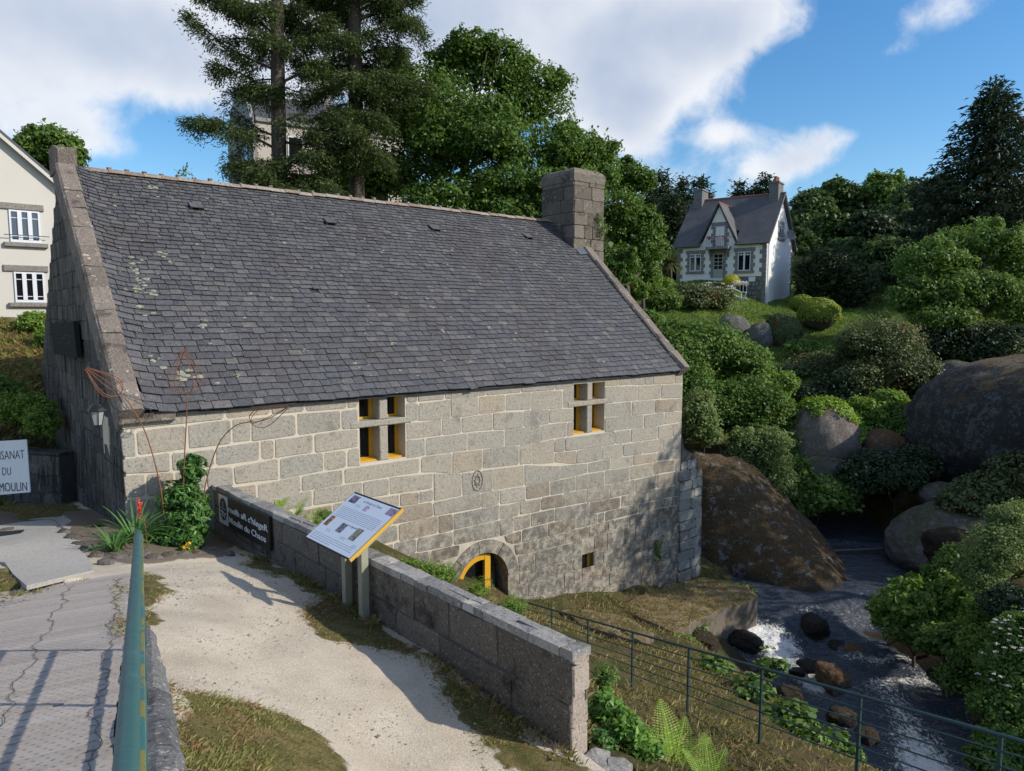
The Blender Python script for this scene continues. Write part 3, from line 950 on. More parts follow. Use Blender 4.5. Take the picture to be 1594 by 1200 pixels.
# spandrels that round off the door head
N = 16
for sgn in (-1, 1):
    arc = [(ARC_C + sgn * ARC_R * math.cos(a), ARC_H + ARC_R * math.sin(a)) for a in np.linspace(0, math.pi / 2, N)]
    poly = arc + [(ARC_C + sgn * (ARC_R + 0.001), ARC_H + ARC_R + 0.001)]
    P3 = [M(u, -0.004, h) for u, h in poly]
    if sgn > 0: P3 = P3[::-1]
    wall.prism(P3, -M.v * (T_WALL - 0.01))
wall_part = wall.build("front_wall", M_MORTAR, mill)

# the other walls (gables follow the roof; back wall)
TG = 0.7
gl = MB()
def gable_poly(u):
    return [M(u, -0.002, -2.2), M(u, -0.002, EAVE_H - 0.05), M(u, RIDGE_V, RIDGE_H - 0.12), M(u, -MW, EAVE_H - 0.05), M(u, -MW, -2.2)]
gl.prism(gable_poly(0.03)[::-1], M.u * (TG - 0.03))
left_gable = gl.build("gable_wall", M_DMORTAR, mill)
gr = MB()
pr = [M(ML - TG, -0.74, -6.2)] + [M(ML - TG, -0.74, EAVE_H + 0.6)] + [M(ML - TG, RIDGE_V, RIDGE_H - 0.12), M(ML - TG, -MW, EAVE_H - 0.05), M(ML - TG, -MW, -6.2)]
gr.prism(pr, M.u * (TG - 0.005))
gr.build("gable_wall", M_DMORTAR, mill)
bw = MB(); bw.box(M, TG, ML - TG, -MW, -MW + 0.7, -6.0, EAVE_H - 0.05)
bw.build("back_wall", M_DMORTAR, mill)
fl = MB(); fl.box(M, TG, ML - TG, -MW + 0.7, -T_WALL, -6.0, -5.8)
fl.box(M, TG, ML - TG, -3.2, -3.0, -5.8, 2.0)
fl.box(M, TG, ML - TG, -3.0, -T_WALL - 0.01, -1.0, -0.8)
fl.build("dark_room_lining", M_DARK, mill)

# ------------------------------------------------------------------ stone courses of the front, read off the photograph
LN = {
    'e': [(187, 600), (1062, 540)],
    '1': [(187, 671), (230, 668), (291, 661), (353, 653), (421, 646), (472, 642), (528, 638), (560, 634)],
    '2': [(191, 713), (216, 710), (264, 703.5), (291, 700), (330, 696), (361, 691), (420, 684), (460, 678.6), (529, 670), (560, 667)],
    '3': [(194, 740), (264, 734), (321, 728), (367, 724), (432, 713), (487, 705), (540, 699), (560, 696)],
    '4': [(199, 778), (230, 773.6), (270, 768), (330, 760), (367, 756), (420, 750), (469, 740), (505, 733.6), (561, 726), (632, 714), (656, 711)],
    '5': [(203, 816), (330, 797), (420, 785), (487, 760.5), (564, 750), (655, 735)],
    '5l': [(203, 816), (330, 797), (420, 778), (487, 760.5), (564, 750), (655, 735.5), (674, 736)],
    '6l': [(205, 850), (400, 806), (487, 788.5), (600, 772), (651, 765), (676, 760)],
    '0': [(649, 608.6), (728, 602.6), (766, 599.6), (820, 595), (892, 588.5), (963, 583), (1027, 579.6), (1062, 576)],
    'h1': [(541, 617), (558, 619.5), (597, 615), (650, 609)],
    'R1': [(632, 628), (650, 626.7), (695, 621), (755, 616), (787, 614), (826, 609), (862, 607), (892, 603), (937, 601), (993, 600), (1029, 597.5), (1062, 597)],
    'R2': [(632, 657), (655, 654.5), (703, 651), (745, 645.5), (787, 640), (820, 639), (892, 635), (942, 627.7), (983, 624), (1029, 621), (1062, 619)],
    'R3': [(632, 685), (688, 678), (727, 673), (785, 668), (820, 665.5), (854, 659.5), (892, 656), (937, 649.7), (983, 646.5), (1001, 645), (1034, 641), (1062, 640)],
    'R4': [(632, 714), (662, 709.5), (703, 703.5), (751, 699), (808, 692), (843, 686.5), (882, 680), (895, 677.5), (942, 672.5), (983, 667.7), (1024, 663), (1062, 656)],
    'R4b': [(862, 704), (897, 701), (937, 694), (970, 690), (1001, 686), (1048, 680), (1062, 678)],
    'R5': [(655, 735), (704, 738), (751, 731), (808, 724), (845, 722), (862, 720), (872, 724), (916, 720.7), (950, 712.5), (999, 707), (1047, 699.5), (1062, 697)],
    'R6': [(420, 822), (560, 799), (628, 788), (675, 780.6), (719, 772), (767, 764), (815, 756), (840, 753), (872, 746), (916, 736), (980, 726), (1024, 718), (1060, 713)],
    'R7': [(420, 855), (560, 828), (611, 817), (675, 804), (705, 799), (780, 785), (820, 778.5), (842, 775), (877, 767.5), (912, 761), (950, 753), (989, 746), (1014, 740), (1060, 732)],
    'R8': [(420, 890), (560, 856), (614, 844), (650, 837), (704, 826), (777, 809), (820, 799.6), (864, 791), (917, 782), (965, 773), (1014, 762), (1060, 753)],
    'R9': [(560, 882), (612, 868), (650, 861), (705, 849), (762, 839), (778, 835), (820, 822), (864, 811.5), (897, 805), (930, 798.7), (994, 784), (1023, 778.5), (1058, 770)],
    'R10': [(560, 912), (640, 893), (668, 881), (700, 874), (786, 852), (820, 842.7), (853, 835), (915, 819), (946, 810.6), (979, 803), (1014, 793), (1040, 788), (1058, 784)],
    'R11': [(560, 945), (700, 903), (799, 867), (820, 861), (838, 857), (879, 847), (915, 837), (946, 828), (978, 820), (1007, 813), (1058, 803)],
    'R12': [(560, 980), (700, 928), (806, 892), (820, 888.5), (866, 879), (891, 870), (945, 855.5), (967, 850), (989, 843), (1020, 839), (1060, 829)],
    'R13': [(560, 1020), (700, 955), (776, 915), (820, 908.7), (866, 894), (906, 885), (967, 868), (1003, 857), (1058, 847)],
    'R14': [(700, 985), (776, 946), (820, 929), (879, 916), (952, 889), (1001, 876.6), (1058, 866)],
    'R15': [(700, 1010), (776, 968), (893, 933), (952, 908.7), (996, 898.6), (1058, 884)],
    'R16': [(776, 990), (860, 960), (922, 929), (1000, 918), (1058, 903)],
    'R17': [(776, 1010), (860, 985), (922, 951), (1000, 937), (1058, 920)],
}
def ly(k, x):
    a = LN[k]; return float(np.interp(x, [p[0] for p in a], [p[1] for p in a]))
ROWS = [
    ('e', '1', [184, 350, 421, 474, 541]), ('e', 'h1', [541, 598, 649]), ('h1', '1', [541, 558]),
    ('1', '2', [184, 212, 292, 361, 391, 461, 531, 558]),
    ('2', '3', [184, 266, 335, 405, 427, 488, 558]),
    ('3', '4', [184, 227, 272, 321, 364, 434.6, 504, 540, 560]),
    ('4', '5', [184, 212, 254, 330, 363, 400, 469, 535, 654]), ('5l', '6l', [184, 240, 300, 360, 425, 487, 565, 606, 674]), ('6l', 'R6', [420, 458, 518, 575, 622, 652, 675]),
    ('e', '0', [649, 682, 728, 766, 803, 837, 881, 893, 917, 937, 964, 1003, 1027, 1063]),
    ('0', 'R1', [632, 649.5, 692, 757, 811, 864, 893]), ('0', 'R1', [941, 964, 1003.5, 1016, 1050, 1063]),
    ('R1', 'R2', [632, 651, 702, 745, 787, 827, 876, 893]), ('R1', 'R2', [941, 956, 993, 1029, 1063]),
    ('R2', 'R3', [632, 688, 718, 767, 816, 855, 893]), ('R2', 'R3', [941, 983, 1020, 1051, 1063]),
    ('R3', 'R4', [632, 662, 727, 785, 842, 883, 893]), ('R3', 'R4', [941, 958.6, 1002, 1034, 1063]),
    ('R4', 'R5', [655, 704, 751, 808, 828, 863]), ('R4', 'R4b', [863, 879.5, 958, 981.5, 1024, 1047.5, 1063]),
    ('R4b', 'R5', [863, 897.5, 938, 970, 1000, 1032, 1063]),
    ('R5', 'R6', [675, 719, 767, 816, 872, 915.5, 950.5, 986, 1023, 1045, 1063]),
    ('R6', 'R7', [420, 470, 530, 574, 611, 674.5, 749, 777.6, 818, 856, 896, 941, 981, 1017, 1050, 1063]),
    ('R7', 'R8', [420, 490, 552, 620, 682, 705.4, 777, 809, 842, 876.5, 912.6, 950, 988.7, 1021.6, 1049, 1063]),
    ('R8', 'R9', [420, 500, 560, 613.5, 649, 705.4, 777.6, 799, 825.5, 863, 917.7, 966, 1015, 1063]),
    ('R9', 'R10', [560, 612, 669, 716]), ('R9', 'R10', [784, 812, 853, 896.6, 930, 941, 994, 1024, 1063]),
    ('R10', 'R11', [560, 630, 692]), ('R10', 'R11', [800, 838, 878.7, 915.7, 946.5, 957.5, 978.6, 1014, 1063]),
    ('R11', 'R12', [600, 655, 687]), ('R11', 'R12', [806, 832, 890.6, 906]), ('R11', 'R12', [924, 944.6, 988.6, 1007, 1063]),
    ('R12', 'R13', [600, 650, 690]), ('R12', 'R13', [806, 821, 865, 891, 906]), ('R12', 'R13', [924, 939, 966.7, 1001.5, 1020, 1063]),
    ('R13', 'R14', [791, 822, 877.7, 893, 906]), ('R13', 'R14', [906, 950, 987, 1036, 1063]),
    ('R14', 'R15', [791, 840, 884, 948, 996, 1029, 1063]),
    ('R15', 'R16', [791, 850, 880, 924, 998, 1017, 1034.5, 1063]),
    ('R16', 'R17', [791, 850, 900, 945, 990, 1030, 1063]),
]
def stone_geo(quad, fr=M, gap=0.015, proud=0.012, jit=0.012, cut=0.035):
    """quad = 4 corners (u, h) counter-clockwise from lower left -> cushioned block face"""
    q = np.array(quad, float)
    c = q.mean(0)
    w = np.linalg.norm(q[1] - q[0]); h = np.linalg.norm(q[3] - q[0])
    if w < 0.05 or h < 0.05: return None
    q2 = q.copy()
    q2[[0, 3], 0] += gap; q2[[1, 2], 0] -= gap; q2[[0, 1], 1] += gap; q2[[2, 3], 1] -= gap
    q2 += rng.normal(size=(4, 2)) * jit * 0.7
    ring = []
    for i in range(4):
        p, nx_, pv = q2[i], q2[(i + 1) % 4], q2[i - 1]
        k = cut * (0.4 + rng.random() * 1.1)
        d1 = (pv - p) / (np.linalg.norm(pv - p) + 1e-9); d2 = (nx_ - p) / (np.linalg.norm(nx_ - p) + 1e-9)
        ring += [p + d1 * min(k, 0.3 * h if i % 2 else 0.3 * w), p + d2 * min(k * (0.6 + 0.8 * rng.random()), 0.3 * min(w, h))]
        # one irregular point along the long sides
        if i in (0, 2):
            ring.append((p + nx_) / 2 + rng.normal(size=2) * [0.03, jit * 0.8])
    ring = np.array(ring); n = len(ring)
    inn = c + (ring - c) * np.array([1 - 0.022 / max(w, .1), 1 - 0.022 / max(h, .1)])
    pr = proud * (0.5 + rng.random())
    V = [fr(u, -0.02, hh) for u, hh in ring] + [fr(u, pr * 0.55, hh) for u, hh in c + (ring - c) * (1 - 0.004 / max(h, .1))] + [fr(u, pr + rng.normal() * 0.0015, hh) for u, hh in inn]
    F = [tuple(range(2 * n, 3 * n))]
    for k in range(2):
        F += [(k * n + i, k * n + (i + 1) % n, (k + 1) * n + (i + 1) % n, (k + 1) * n + i) for i in range(n)]
    return V, F

def in_arch(u, h, pad):
    return h > ARC_H - 0.6 and math.hypot(u - ARC_C, max(0, h - ARC_H)) < ARC_R + pad
cand = []
for top, bot, xs in ROWS:
    for xa, xb in zip(xs[:-1], xs[1:]):
        ya = (ly(top, xa) + ly(bot, xa)) / 2; yb = (ly(top, xb) + ly(bot, xb)) / 2
        ua = M.hit(xa, ya)[0]; ub = M.hit(xb, yb)[0]
        ua = max(ua, 0.005); ub = min(ub, ML - 0.005)
        c4 = []
        for (u, x, k) in ((ua, xa, bot), (ub, xb, bot), (ub, xb, top), (ua, xa, top)):
            h = M.hit(x, ly(k, x))[1]
            c4.append([u, min(h, EAVE_H - 0.04)])
        if c4[3][1] - c4[0][1] < 0.06: continue
        cand.append(c4)
STONE_N = 0
# the voussoirs round the door, and its right-hand jamb block
VO = 0.36
for a0, a1 in ((4, 44), (44, 82), (82, 125), (125, 158), (158, 178)):
    a0, a1 = math.radians(180 - a1), math.radians(180 - a0)
    m = MB(); g = 0.012
    inner = [(ARC_C + ARC_R * math.cos(a), ARC_H + ARC_R * math.sin(a)) for a in np.linspace(a0 + g / ARC_R, a1 - g / ARC_R, 6)]
    outer = [(ARC_C + (ARC_R + VO) * math.cos(a), ARC_H + (ARC_R + VO) * math.sin(a)) for a in np.linspace(a1 - g / ARC_R * 0.7, a0 + g / ARC_R * 0.7, 6)]
    m.prism([M(u, -0.40, h) for u, h in inner + outer], M.v * 0.422)
    m.build("voussoir", M_STONE, wall_part)
for c4 in cand:
    q = np.array(c4); c = q.mean(0)
    # cut away what the arch ring takes
    if c[1] > ARC_H - 0.9 and abs(c[0] - ARC_C) < ARC_R + VO + 1.2:
        bad = [in_arch(u, h, VO + 0.02) for u, h in c4]
        if in_arch(c[0], c[1], VO * 0.8): continue
        if any(bad):
            for k in range(4):
                if bad[k]:
                    d = np.array([c4[k][0] - ARC_C, max(0.0, c4[k][1] - ARC_H)]); L_ = np.linalg.norm(d) + 1e-6
                    target = np.array([ARC_C, max(c4[k][1], ARC_H) if d[1] == 0 else ARC_H]) + d / L_ * (ARC_R + VO + 0.03)
                    if d[1] == 0: target = np.array([ARC_C + math.copysign(ARC_R + VO + 0.03, d[0]), c4[k][1]])
                    c4[k] = [target[0], target[1]]
            q = np.array(c4)
            if q[1, 0] - q[0, 0] < 0.08: continue
    wide = M.hit(300, 680)[0] > q[0, 0]
    s = stone_geo(c4, gap=0.019 if q[0, 0] < 5 else 0.0105)
    if s is None: continue
    build("stone", s[0], s[1], M_STONE, wall_part)
    STONE_N += 1
print("front stones", STONE_N)

# jamb, mullion and transom stones of the two cross windows
def cross_window(w, left_sill):
    u0, u1, h0, h1 = w
    um = (u0 + u1) / 2 + 0.02
    hm = h0 + (h1 - h0) * 0.60
    win = MB()
    # timber frame set back in the reveal
    fb = 0.055; D0, D1 = -0.42, -0.34
    mw = 0.115
    lights = [(u0, um - mw, h0, hm - 0.075), (um + mw, u1, h0, hm - 0.075), (u0, um - mw, hm + 0.075, h1), (um + mw, u1, hm + 0.075, h1)]
    for a, b, c_, d in lights:
        win.box(M, a, a + fb, D0, D1, c_, d); win.box(M, b - fb - 0.03, b, D0, D1, c_, d)
        win.box(M, a + fb, b - fb - 0.03, D0, D1, c_, c_ + fb); win.box(M, a + fb, b - fb - 0.03, D0, D1, d - fb, d)
    f = win.build("window", M_OCHRE, mill, label="cross window with ochre timber frames")
    m = MB(); m.bbox(M, um - mw, um + mw, -0.45, 0.004, h0, hm - 0.076, 0.02)
    m.bbox(M, um - mw, um + mw, -0.45, 0.004, hm + 0.076, h1, 0.02); m.build("mullion", M_STONE, f)
    m = MB(); m.bbox(M, u0 - 0.24, u1 + 0.16, -0.45, 0.022, hm - 0.074, hm + 0.074, 0.02); m.build("transom", M_STONE, f)
    for a, b, c_, d in lights:
        p = MB(); p.box(M, a + fb, b - fb - 0.03, -0.40, -0.385, c_ + fb, d - fb); p.build("pane", M_GLASS, f)
    for a, b, c_, d in lights[:2]:
        s = MB(); s.add([M(a + 0.005, -0.335, c_ + 0.005), M(b - 0.005, -0.335, c_ + 0.005), M(b - 0.005, -0.08, c_ + 0.005), M(a + 0.005, -0.08, c_ + 0.005),
                         M(a + 0.005, -0.335, c_ + 0.075), M(b - 0.005, -0.335, c_ + 0.075), M(b - 0.005, -0.08, c_ + 0.035), M(a + 0.005, -0.08, c_ + 0.035)],
                        [(3, 2, 1, 0), (4, 5, 6, 7), (0, 1, 5, 4), (1, 2, 6, 5), (2, 3, 7, 6), (3, 0, 4, 7)])
        s.build("sill", M_OCHRE, f)
for w in WIN: cross_window(w, True)
# small slit window
u0, u1, h0, h1 = SLIT
f = MB(); f.box(M, u1 - 0.11, u1, -0.22, -0.16, h0, h1); f.box(M, u0, u0 + 0.05, -0.22, -0.16, h0, h1); f.box(M, u0 + 0.05, u1 - 0.11, -0.22, -0.16, h1 - 0.05, h1)
f = f.build("window", M_OCHRE, mill, label="small slit window low in the wall")
p = MB(); p.box(M, u0 + 0.05, u1 - 0.11, -0.205, -0.195, h0, h1 - 0.05); p.build("pane", M_GLASS, f)
p = MB(); p.hexa([M(u0, -0.01, h0), M(u1 - .06, -0.01, h0), M(u1 - .06, -0.155, h0), M(u0, -0.155, h0), M(u0, -0.01, h0 + .06), M(u1 - .06, -0.01, h0 + .06), M(u1 - .06, -0.155, h0 + .12), M(u0, -0.155, h0 + .12)]); p.build("sill", M_OCHRE, f)

# arched cellar door
dr = MB(); Rf = ARC_R - 0.04
def arc_ring(ro, ri, v0, v1, n=14):
    A0 = math.acos(min(1, 0.22 / ARC_R))
    for k in range(n):
        a, b = A0 + (math.pi - A0) * k / n, A0 + (math.pi - A0) * (k + 1) / n
        c = []
        for v in (v1, v0):
            c += [M(ARC_C + ri * math.cos(a), v, ARC_H + ri * math.sin(a)), M(ARC_C + ro * math.cos(a), v, ARC_H + ro * math.sin(a)),
                  M(ARC_C + ro * math.cos(b), v, ARC_H + ro * math.sin(b)), M(ARC_C + ri * math.cos(b), v, ARC_H + ri * math.sin(b))]
        dr.hexa(c)
arc_ring(ARC_R - 0.012, ARC_R - 0.215, -0.16, -0.09)
dr.box(M, ARC_C - ARC_R + 0.012, ARC_C - ARC_R + 0.215, -0.16, -0.09, DOOR_BOT, ARC_H)
pu = ARC_C + 0.12
dr.box(M, pu, pu + 0.19, -0.17, -0.08, DOOR_BOT, ARC_H + math.sqrt(max(0.01, ARC_R ** 2 - 0.31 ** 2)) - 0.04)
door = dr.build("door", M_OCHRE, mill, label="arched cellar door with ochre frame and dark glass")
p = MB(); n = 18
p.prism([M(ARC_C + (ARC_R - 0.16) * math.cos(a), -0.30, ARC_H + (ARC_R - 0.01) * math.sin(a)) for a in np.linspace(0, math.pi, n)] + [M(ARC_C - ARC_R + 0.16, -0.30, DOOR_BOT), M(ARC_C + ARC_R - 0.01, -0.30, DOOR_BOT)], -M.v * 0.012)
p.build("pane", M_GLASS, door)

# carved oval on the medallion block
mu, mh = M.hit(742.5, 748)
md = MB()
for rr, r2 in ((0.235, 0.012), (0.11, 0.011)):
    md.tube([M(mu + rr * 0.72 * math.cos(a), 0.016, mh + rr * 1.15 * math.sin(a)) for a in np.linspace(0, 2 * math.pi, 25)], r2, 6, False)
for a in np.linspace(0, 2 * math.pi, 9)[:-1]:
    md.tube([M(mu + 0.05 * math.cos(a), 0.014, mh + 0.07 * math.sin(a)), M(mu + 0.13 * math.cos(a + .7), 0.016, mh + 0.19 * math.sin(a + .7))], 0.009, 5)
md.build("carved_medallion", M_CHIM, mill)

# ------------------------------------------------------------------ left gable stones (dark, seen very obliquely)
GL = Frame(M(0.03, 0, 0), M.ang - math.pi / 2)      # along -v, outward = -u
GL.u = -M.v; GL.v = -M.u; GL.o = M(0.03, 0, 0)
gs = MB(); row = -1.7; k = 0
while row < RIDGE_H:
    hgt = 0.34 + rng.random() * 0.12
    x = 0.0
    frac = lambda hh: 0.0 if hh < EAVE_H else (hh - EAVE_H) / (RIDGE_H - EAVE_H) * (MW / 2)
    lo, hi = frac(row + hgt), MW - frac(row + hgt)
    x = lo
    while x < hi - 0.15:
        w = min(0.45 + rng.random() * 0.75, hi - x)
        s = stone_geo([(x, row), (x + w, row), (x + w, row + hgt), (x, row + hgt)], GL, 0.008, 0.02, 0.015, 0.05)
        if s: gs.add(*s)
        x += w
    row += hgt
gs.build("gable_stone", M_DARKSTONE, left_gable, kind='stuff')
# dark quoin strip where the front meets the gable, small vents in the gable wall
nich = MB(); nich.box(GL, 1.15, 1.75, -0.4, 0.03, 0.95, 1.75); nich.build("blocked_niche", M_MORTAR, left_gable)

# ------------------------------------------------------------------ buttress at the river end
bt = MB()
BU0, BU1 = ML + 0.002, ML + 1.22
hb0 = -6.2
topL = M.hitu(1058, 745, ML)[1]
prof = [(BU0, hb0), (BU1 + 0.1, hb0), (BU1, -1.72), (BU1 - 0.35, -1.15), (BU0 + 0.12, -0.75), (BU0, -0.35)]
bt.prism([M(u, 0.03, h) for u, h in prof][::-1], -M.v * 1.6)
butt = bt.build("buttress", M_DMORTAR, mill)
hh = hb0; ks = [0.36, 0.34, 0.4, 0.33, 0.36, 0.38, 0.35, 0.33, 0.4, 0.36, 0.33, 0.34, 0.4, 0.3]
for k in ks:
    h1_ = hh + k
    umax = BU1 if h1_ < -1.72 else (BU1 - 0.35 if h1_ < -1.15 else BU0 + 0.15)
    split = BU0 + (umax - BU0) * (0.35 + 0.4 * rng.random())
    for a, b in ((BU0 - 0.15 * rng.random(), split), (split, umax - 0.02)):
        if b - a < 0.18: continue
        s = stone_geo([(a, hh), (b, hh), (b, h1_), (a, h1_)], Frame(M(0, 0.03, 0), M.ang), 0.008, 0.035, 0.02, 0.05)
        if s: build("stone", s[0], s[1], M_BUTT, butt)
    # side stones facing the river
    SR = Frame(M(BU1, 0.03, 0), 0); SR.u = -M.v; SR.v = M.u; SR.o = M(BU1 - (0.35 if h1_ > -1.72 else 0) + 0.02, 0.03, 0)
    for a, b in ((0.0, 0.75), (0.75, 1.55)):
        if h1_ > -1.15: continue
        s = stone_geo([(a, hh), (b, hh), (b, h1_), (a, h1_)], SR, 0.01, 0.03, 0.02, 0.05)
        if s: build("stone", s[0], s[1], M_BUTT, butt)
    hh = h1_
# fern growing from the joint in the wall
# ------------------------------------------------------------------ roof
slope_len = math.hypot(RIDGE_V, RIDGE_H - EAVE_H)
sv, sh = RIDGE_V / slope_len, (RIDGE_H - EAVE_H) / slope_len        # unit up the slope in (v, h)
nv, nh_ = sh, -sv                                                   # outward normal in (v, h)
OVER = 0.20
def roof_pt(u, r, up=0.0):
    sag = -0.05 * math.sin(math.pi * np.clip(u / ML, 0, 1)) * math.sin(math.pi * np.clip(r / slope_len, 0, 1))
    kick = 0.15 * max(0.0, 1 - (u - 0.38) / 0.75) ** 2 if u < 1.13 else 0.0
    if u > ML - 1.0: kick = 0.07 * max(0.0, (u - (ML - 1.0)) / 0.6) ** 2
    n = up + sag + kick
    return M(u, sv * r + nv * n, EAVE_H + sh * r + nh_ * n)
rd = MB()
rd.hexa([M(0.1, 0.10, EAVE_H - 0.19), M(ML - 0.05, 0.10, EAVE_H - 0.19), M(ML - 0.05, RIDGE_V, RIDGE_H - 0.22), M(0.1, RIDGE_V, RIDGE_H - 0.22),
         M(0.1, 0.10, EAVE_H - 0.155), M(ML - 0.05, 0.10, EAVE_H - 0.155), M(ML - 0.05, RIDGE_V, RIDGE_H - 0.10), M(0.1, RIDGE_V, RIDGE_H - 0.10)])
rd.hexa([M(0.1, RIDGE_V, RIDGE_H - 0.1), M(ML - 0.05, RIDGE_V, RIDGE_H - 0.1), M(ML - 0.05, -MW - 0.16, EAVE_H - 0.19), M(0.1, -MW - 0.16, EAVE_H - 0.19),
         M(0.1, RIDGE_V, RIDGE_H), M(ML - 0.05, RIDGE_V, RIDGE_H), M(ML - 0.05, -MW - 0.15, EAVE_H - 0.13), M(0.1, -MW - 0.15, EAVE_H - 0.13)])
roof = rd.build("roof", flat("roof_boarding", (0.03, 0.03, 0.034), 0.9), mill)
U_L, U_R = 0.355, ML - 0.33
def roof_hit(px, py):
    d = px_dir(px, py)
    n3 = M.v * nv + np.array([0, 0, nh_])
    o = np.array([0, 0, EYE]); p0 = M(0, 0, EAVE_H)
    w = o + d * (np.dot(p0 - o, n3) / np.dot(d, n3)) - M.o
    return float(np.dot(w, M.u)), float(np.dot(w, M.v) / sv)
q_ = roof_hit(893, 389)
CH_U0, CH_V1 = q_[0], sv * q_[1]          # left front corner of the chimney where it meets the slates
CH_U1 = M.hit(940, 330, CH_V1)[0]
CH_V0 = M.hitu(844, 320, CH_U0)[0]
print("chimney", CH_U0, CH_U1, CH_V0, CH_V1, ML)
VENTS = [(305, 324), (514, 347), (677, 357), (822, 370)]
vent_ur = [roof_hit(*p) for p in VENTS]
slates = []
r = -OVER; row = 0
while r < slope_len - 0.05:
    f = max(0, r) / slope_len
    ex = 0.205 - 0.075 * f
    u = U_L - rng.random() * 0.3
    while u < U_R - 0.03:
        w = (0.33 - 0.11 * f) * (0.70 + 0.6 * rng.random())
        if U_R - (u + w) < 0.12: w = U_R - u
        a, b = max(u, U_L), u + w
        um = (a + b) / 2
        u += w
        if b - a < 0.06: continue
        if a > CH_U0 - 0.03 and sv * r < CH_V1 + 0.04: continue
        if any(abs(um - q[0]) < 0.13 and abs(r + ex / 2 - q[1]) < 0.12 for q in vent_ur): continue
        if rng.random() < 0.0006: continue
        th = 0.012 + 0.012 * rng.random(); lift = 0.020 + 0.012 * rng.random()
        g = 0.005 + 0.005 * rng.random()
        tail = rng.normal() * 0.012; skew = rng.normal() * 0.006
        top = min(r + ex + 0.05, slope_len)
        c = [roof_pt(a + g, r + tail + skew, lift - th * 0.2), roof_pt(b - g, r + tail - skew, lift - th * 0.2 + rng.normal() * 0.003), roof_pt(b - g, top, -0.002), roof_pt(a + g, top, -0.002)]
        nn = (M.v * nv + np.array([0, 0, nh_])) * th
        c = c + [c[0] + nn, c[1] + nn, c[2] + nn * 0.3, c[3] + nn * 0.3]
        # broken lower corners
        slates.append((r, um, c))
    r += ex; row += 1
FQ = [(0, 1, 5, 4), (1, 2, 6, 5), (3, 0, 4, 7), (4, 5, 6, 7)]
def size_in_view(s):
    c = np.mean(s[2], axis=0); A = np.linalg.norm(s[2][1] - s[2][0]) * np.linalg.norm(s[2][3] - s[2][0])
    return -A / (c[1] ** 2)
slates.sort(key=size_in_view)
for r_, u_, c in slates[:300]:
    build("slate", c, FQ, M_SLATE, roof)
sf = MB()
for r_, u_, c in slates[300:]: sf.add(c, FQ)
sf.build("slate_field", M_SLATE, roof, kind='stuff')
print("slates", len(slates))
# little roof vents
for (u, r_) in vent_ur:
    m = MB()
    for k in (-1, 1):
        m.hexa([roof_pt(u + k * 0.13 - 0.015, r_ - 0.1, 0), roof_pt(u + k * 0.13 + 0.015, r_ - 0.1, 0), roof_pt(u + k * 0.13 + 0.015, r_ + 0.14, 0), roof_pt(u + k * 0.13 - 0.015, r_ + 0.14, 0),
                roof_pt(u + k * 0.13 - 0.015, r_ - 0.1, 0.10), roof_pt(u + k * 0.13 + 0.015, r_ - 0.1, 0.10), roof_pt(u + k * 0.13 + 0.015, r_ + 0.14, 0.03), roof_pt(u + k * 0.13 - 0.015, r_ + 0.14, 0.03)])
    m.hexa([roof_pt(u - 0.16, r_ - 0.11, 0.10), roof_pt(u + 0.16, r_ - 0.11, 0.10), roof_pt(u + 0.16, r_ + 0.2, 0.02), roof_pt(u - 0.16, r_ + 0.2, 0.02),
            roof_pt(u - 0.16, r_ - 0.11, 0.125), roof_pt(u + 0.16, r_ - 0.11, 0.125), roof_pt(u + 0.16, r_ + 0.2, 0.04), roof_pt(u - 0.16, r_ + 0.2, 0.04)])
    m.build("roof_vent", M_SLATE, mill)
# ridge tiles
u = U_L - 0.1
while u < CH_U0 - 0.02:
    L_ = 0.40 + 0.03 * rng.random(); b = min(u + L_ + 0.03, CH_U0 - 0.005)
    m = MB(); n = 7; V = []; F = []
    dz = rng.normal() * 0.008
    for k, uu_ in enumerate((u, b)):
        for j in range(n):
            a = math.pi * (0.08 + 0.84 * j / (n - 1)); R = 0.15 + (0.012 if k == 0 else 0)
            V.append(M(uu_, RIDGE_V + R * math.cos(a), RIDGE_H - 0.075 + R * math.sin(a) * 0.95 + dz))
        for j in range(n):
            a = math.pi * (0.08 + 0.84 * j / (n - 1)); R = 0.125
            V.append(M(uu_, RIDGE_V + R * math.cos(a), RIDGE_H - 0.075 + R * math.sin(a) * 0.95 + dz))
    for j in range(n - 1):
        F += [(j, j + 1, 2 * n + j + 1, 2 * n + j), (j + n, 3 * n + j, 3 * n + j + 1, j + n + 1), (j, n + j, n + j + 1, j + 1)]
    m.add(V, F); m.build("ridge_tile", M_RIDGE, roof)
    if rng.random() < 0.8:       # mortar bump at the joint
        mm = MB(); mm.bbox(M, b - 0.05, b + 0.05, RIDGE_V - 0.05, RIDGE_V + 0.06, RIDGE_H + 0.05, RIDGE_H + 0.105 + 0.03 * rng.random(), 0.015)
        mm.build("ridge_joint", M_COPING, roof)
    u += L_
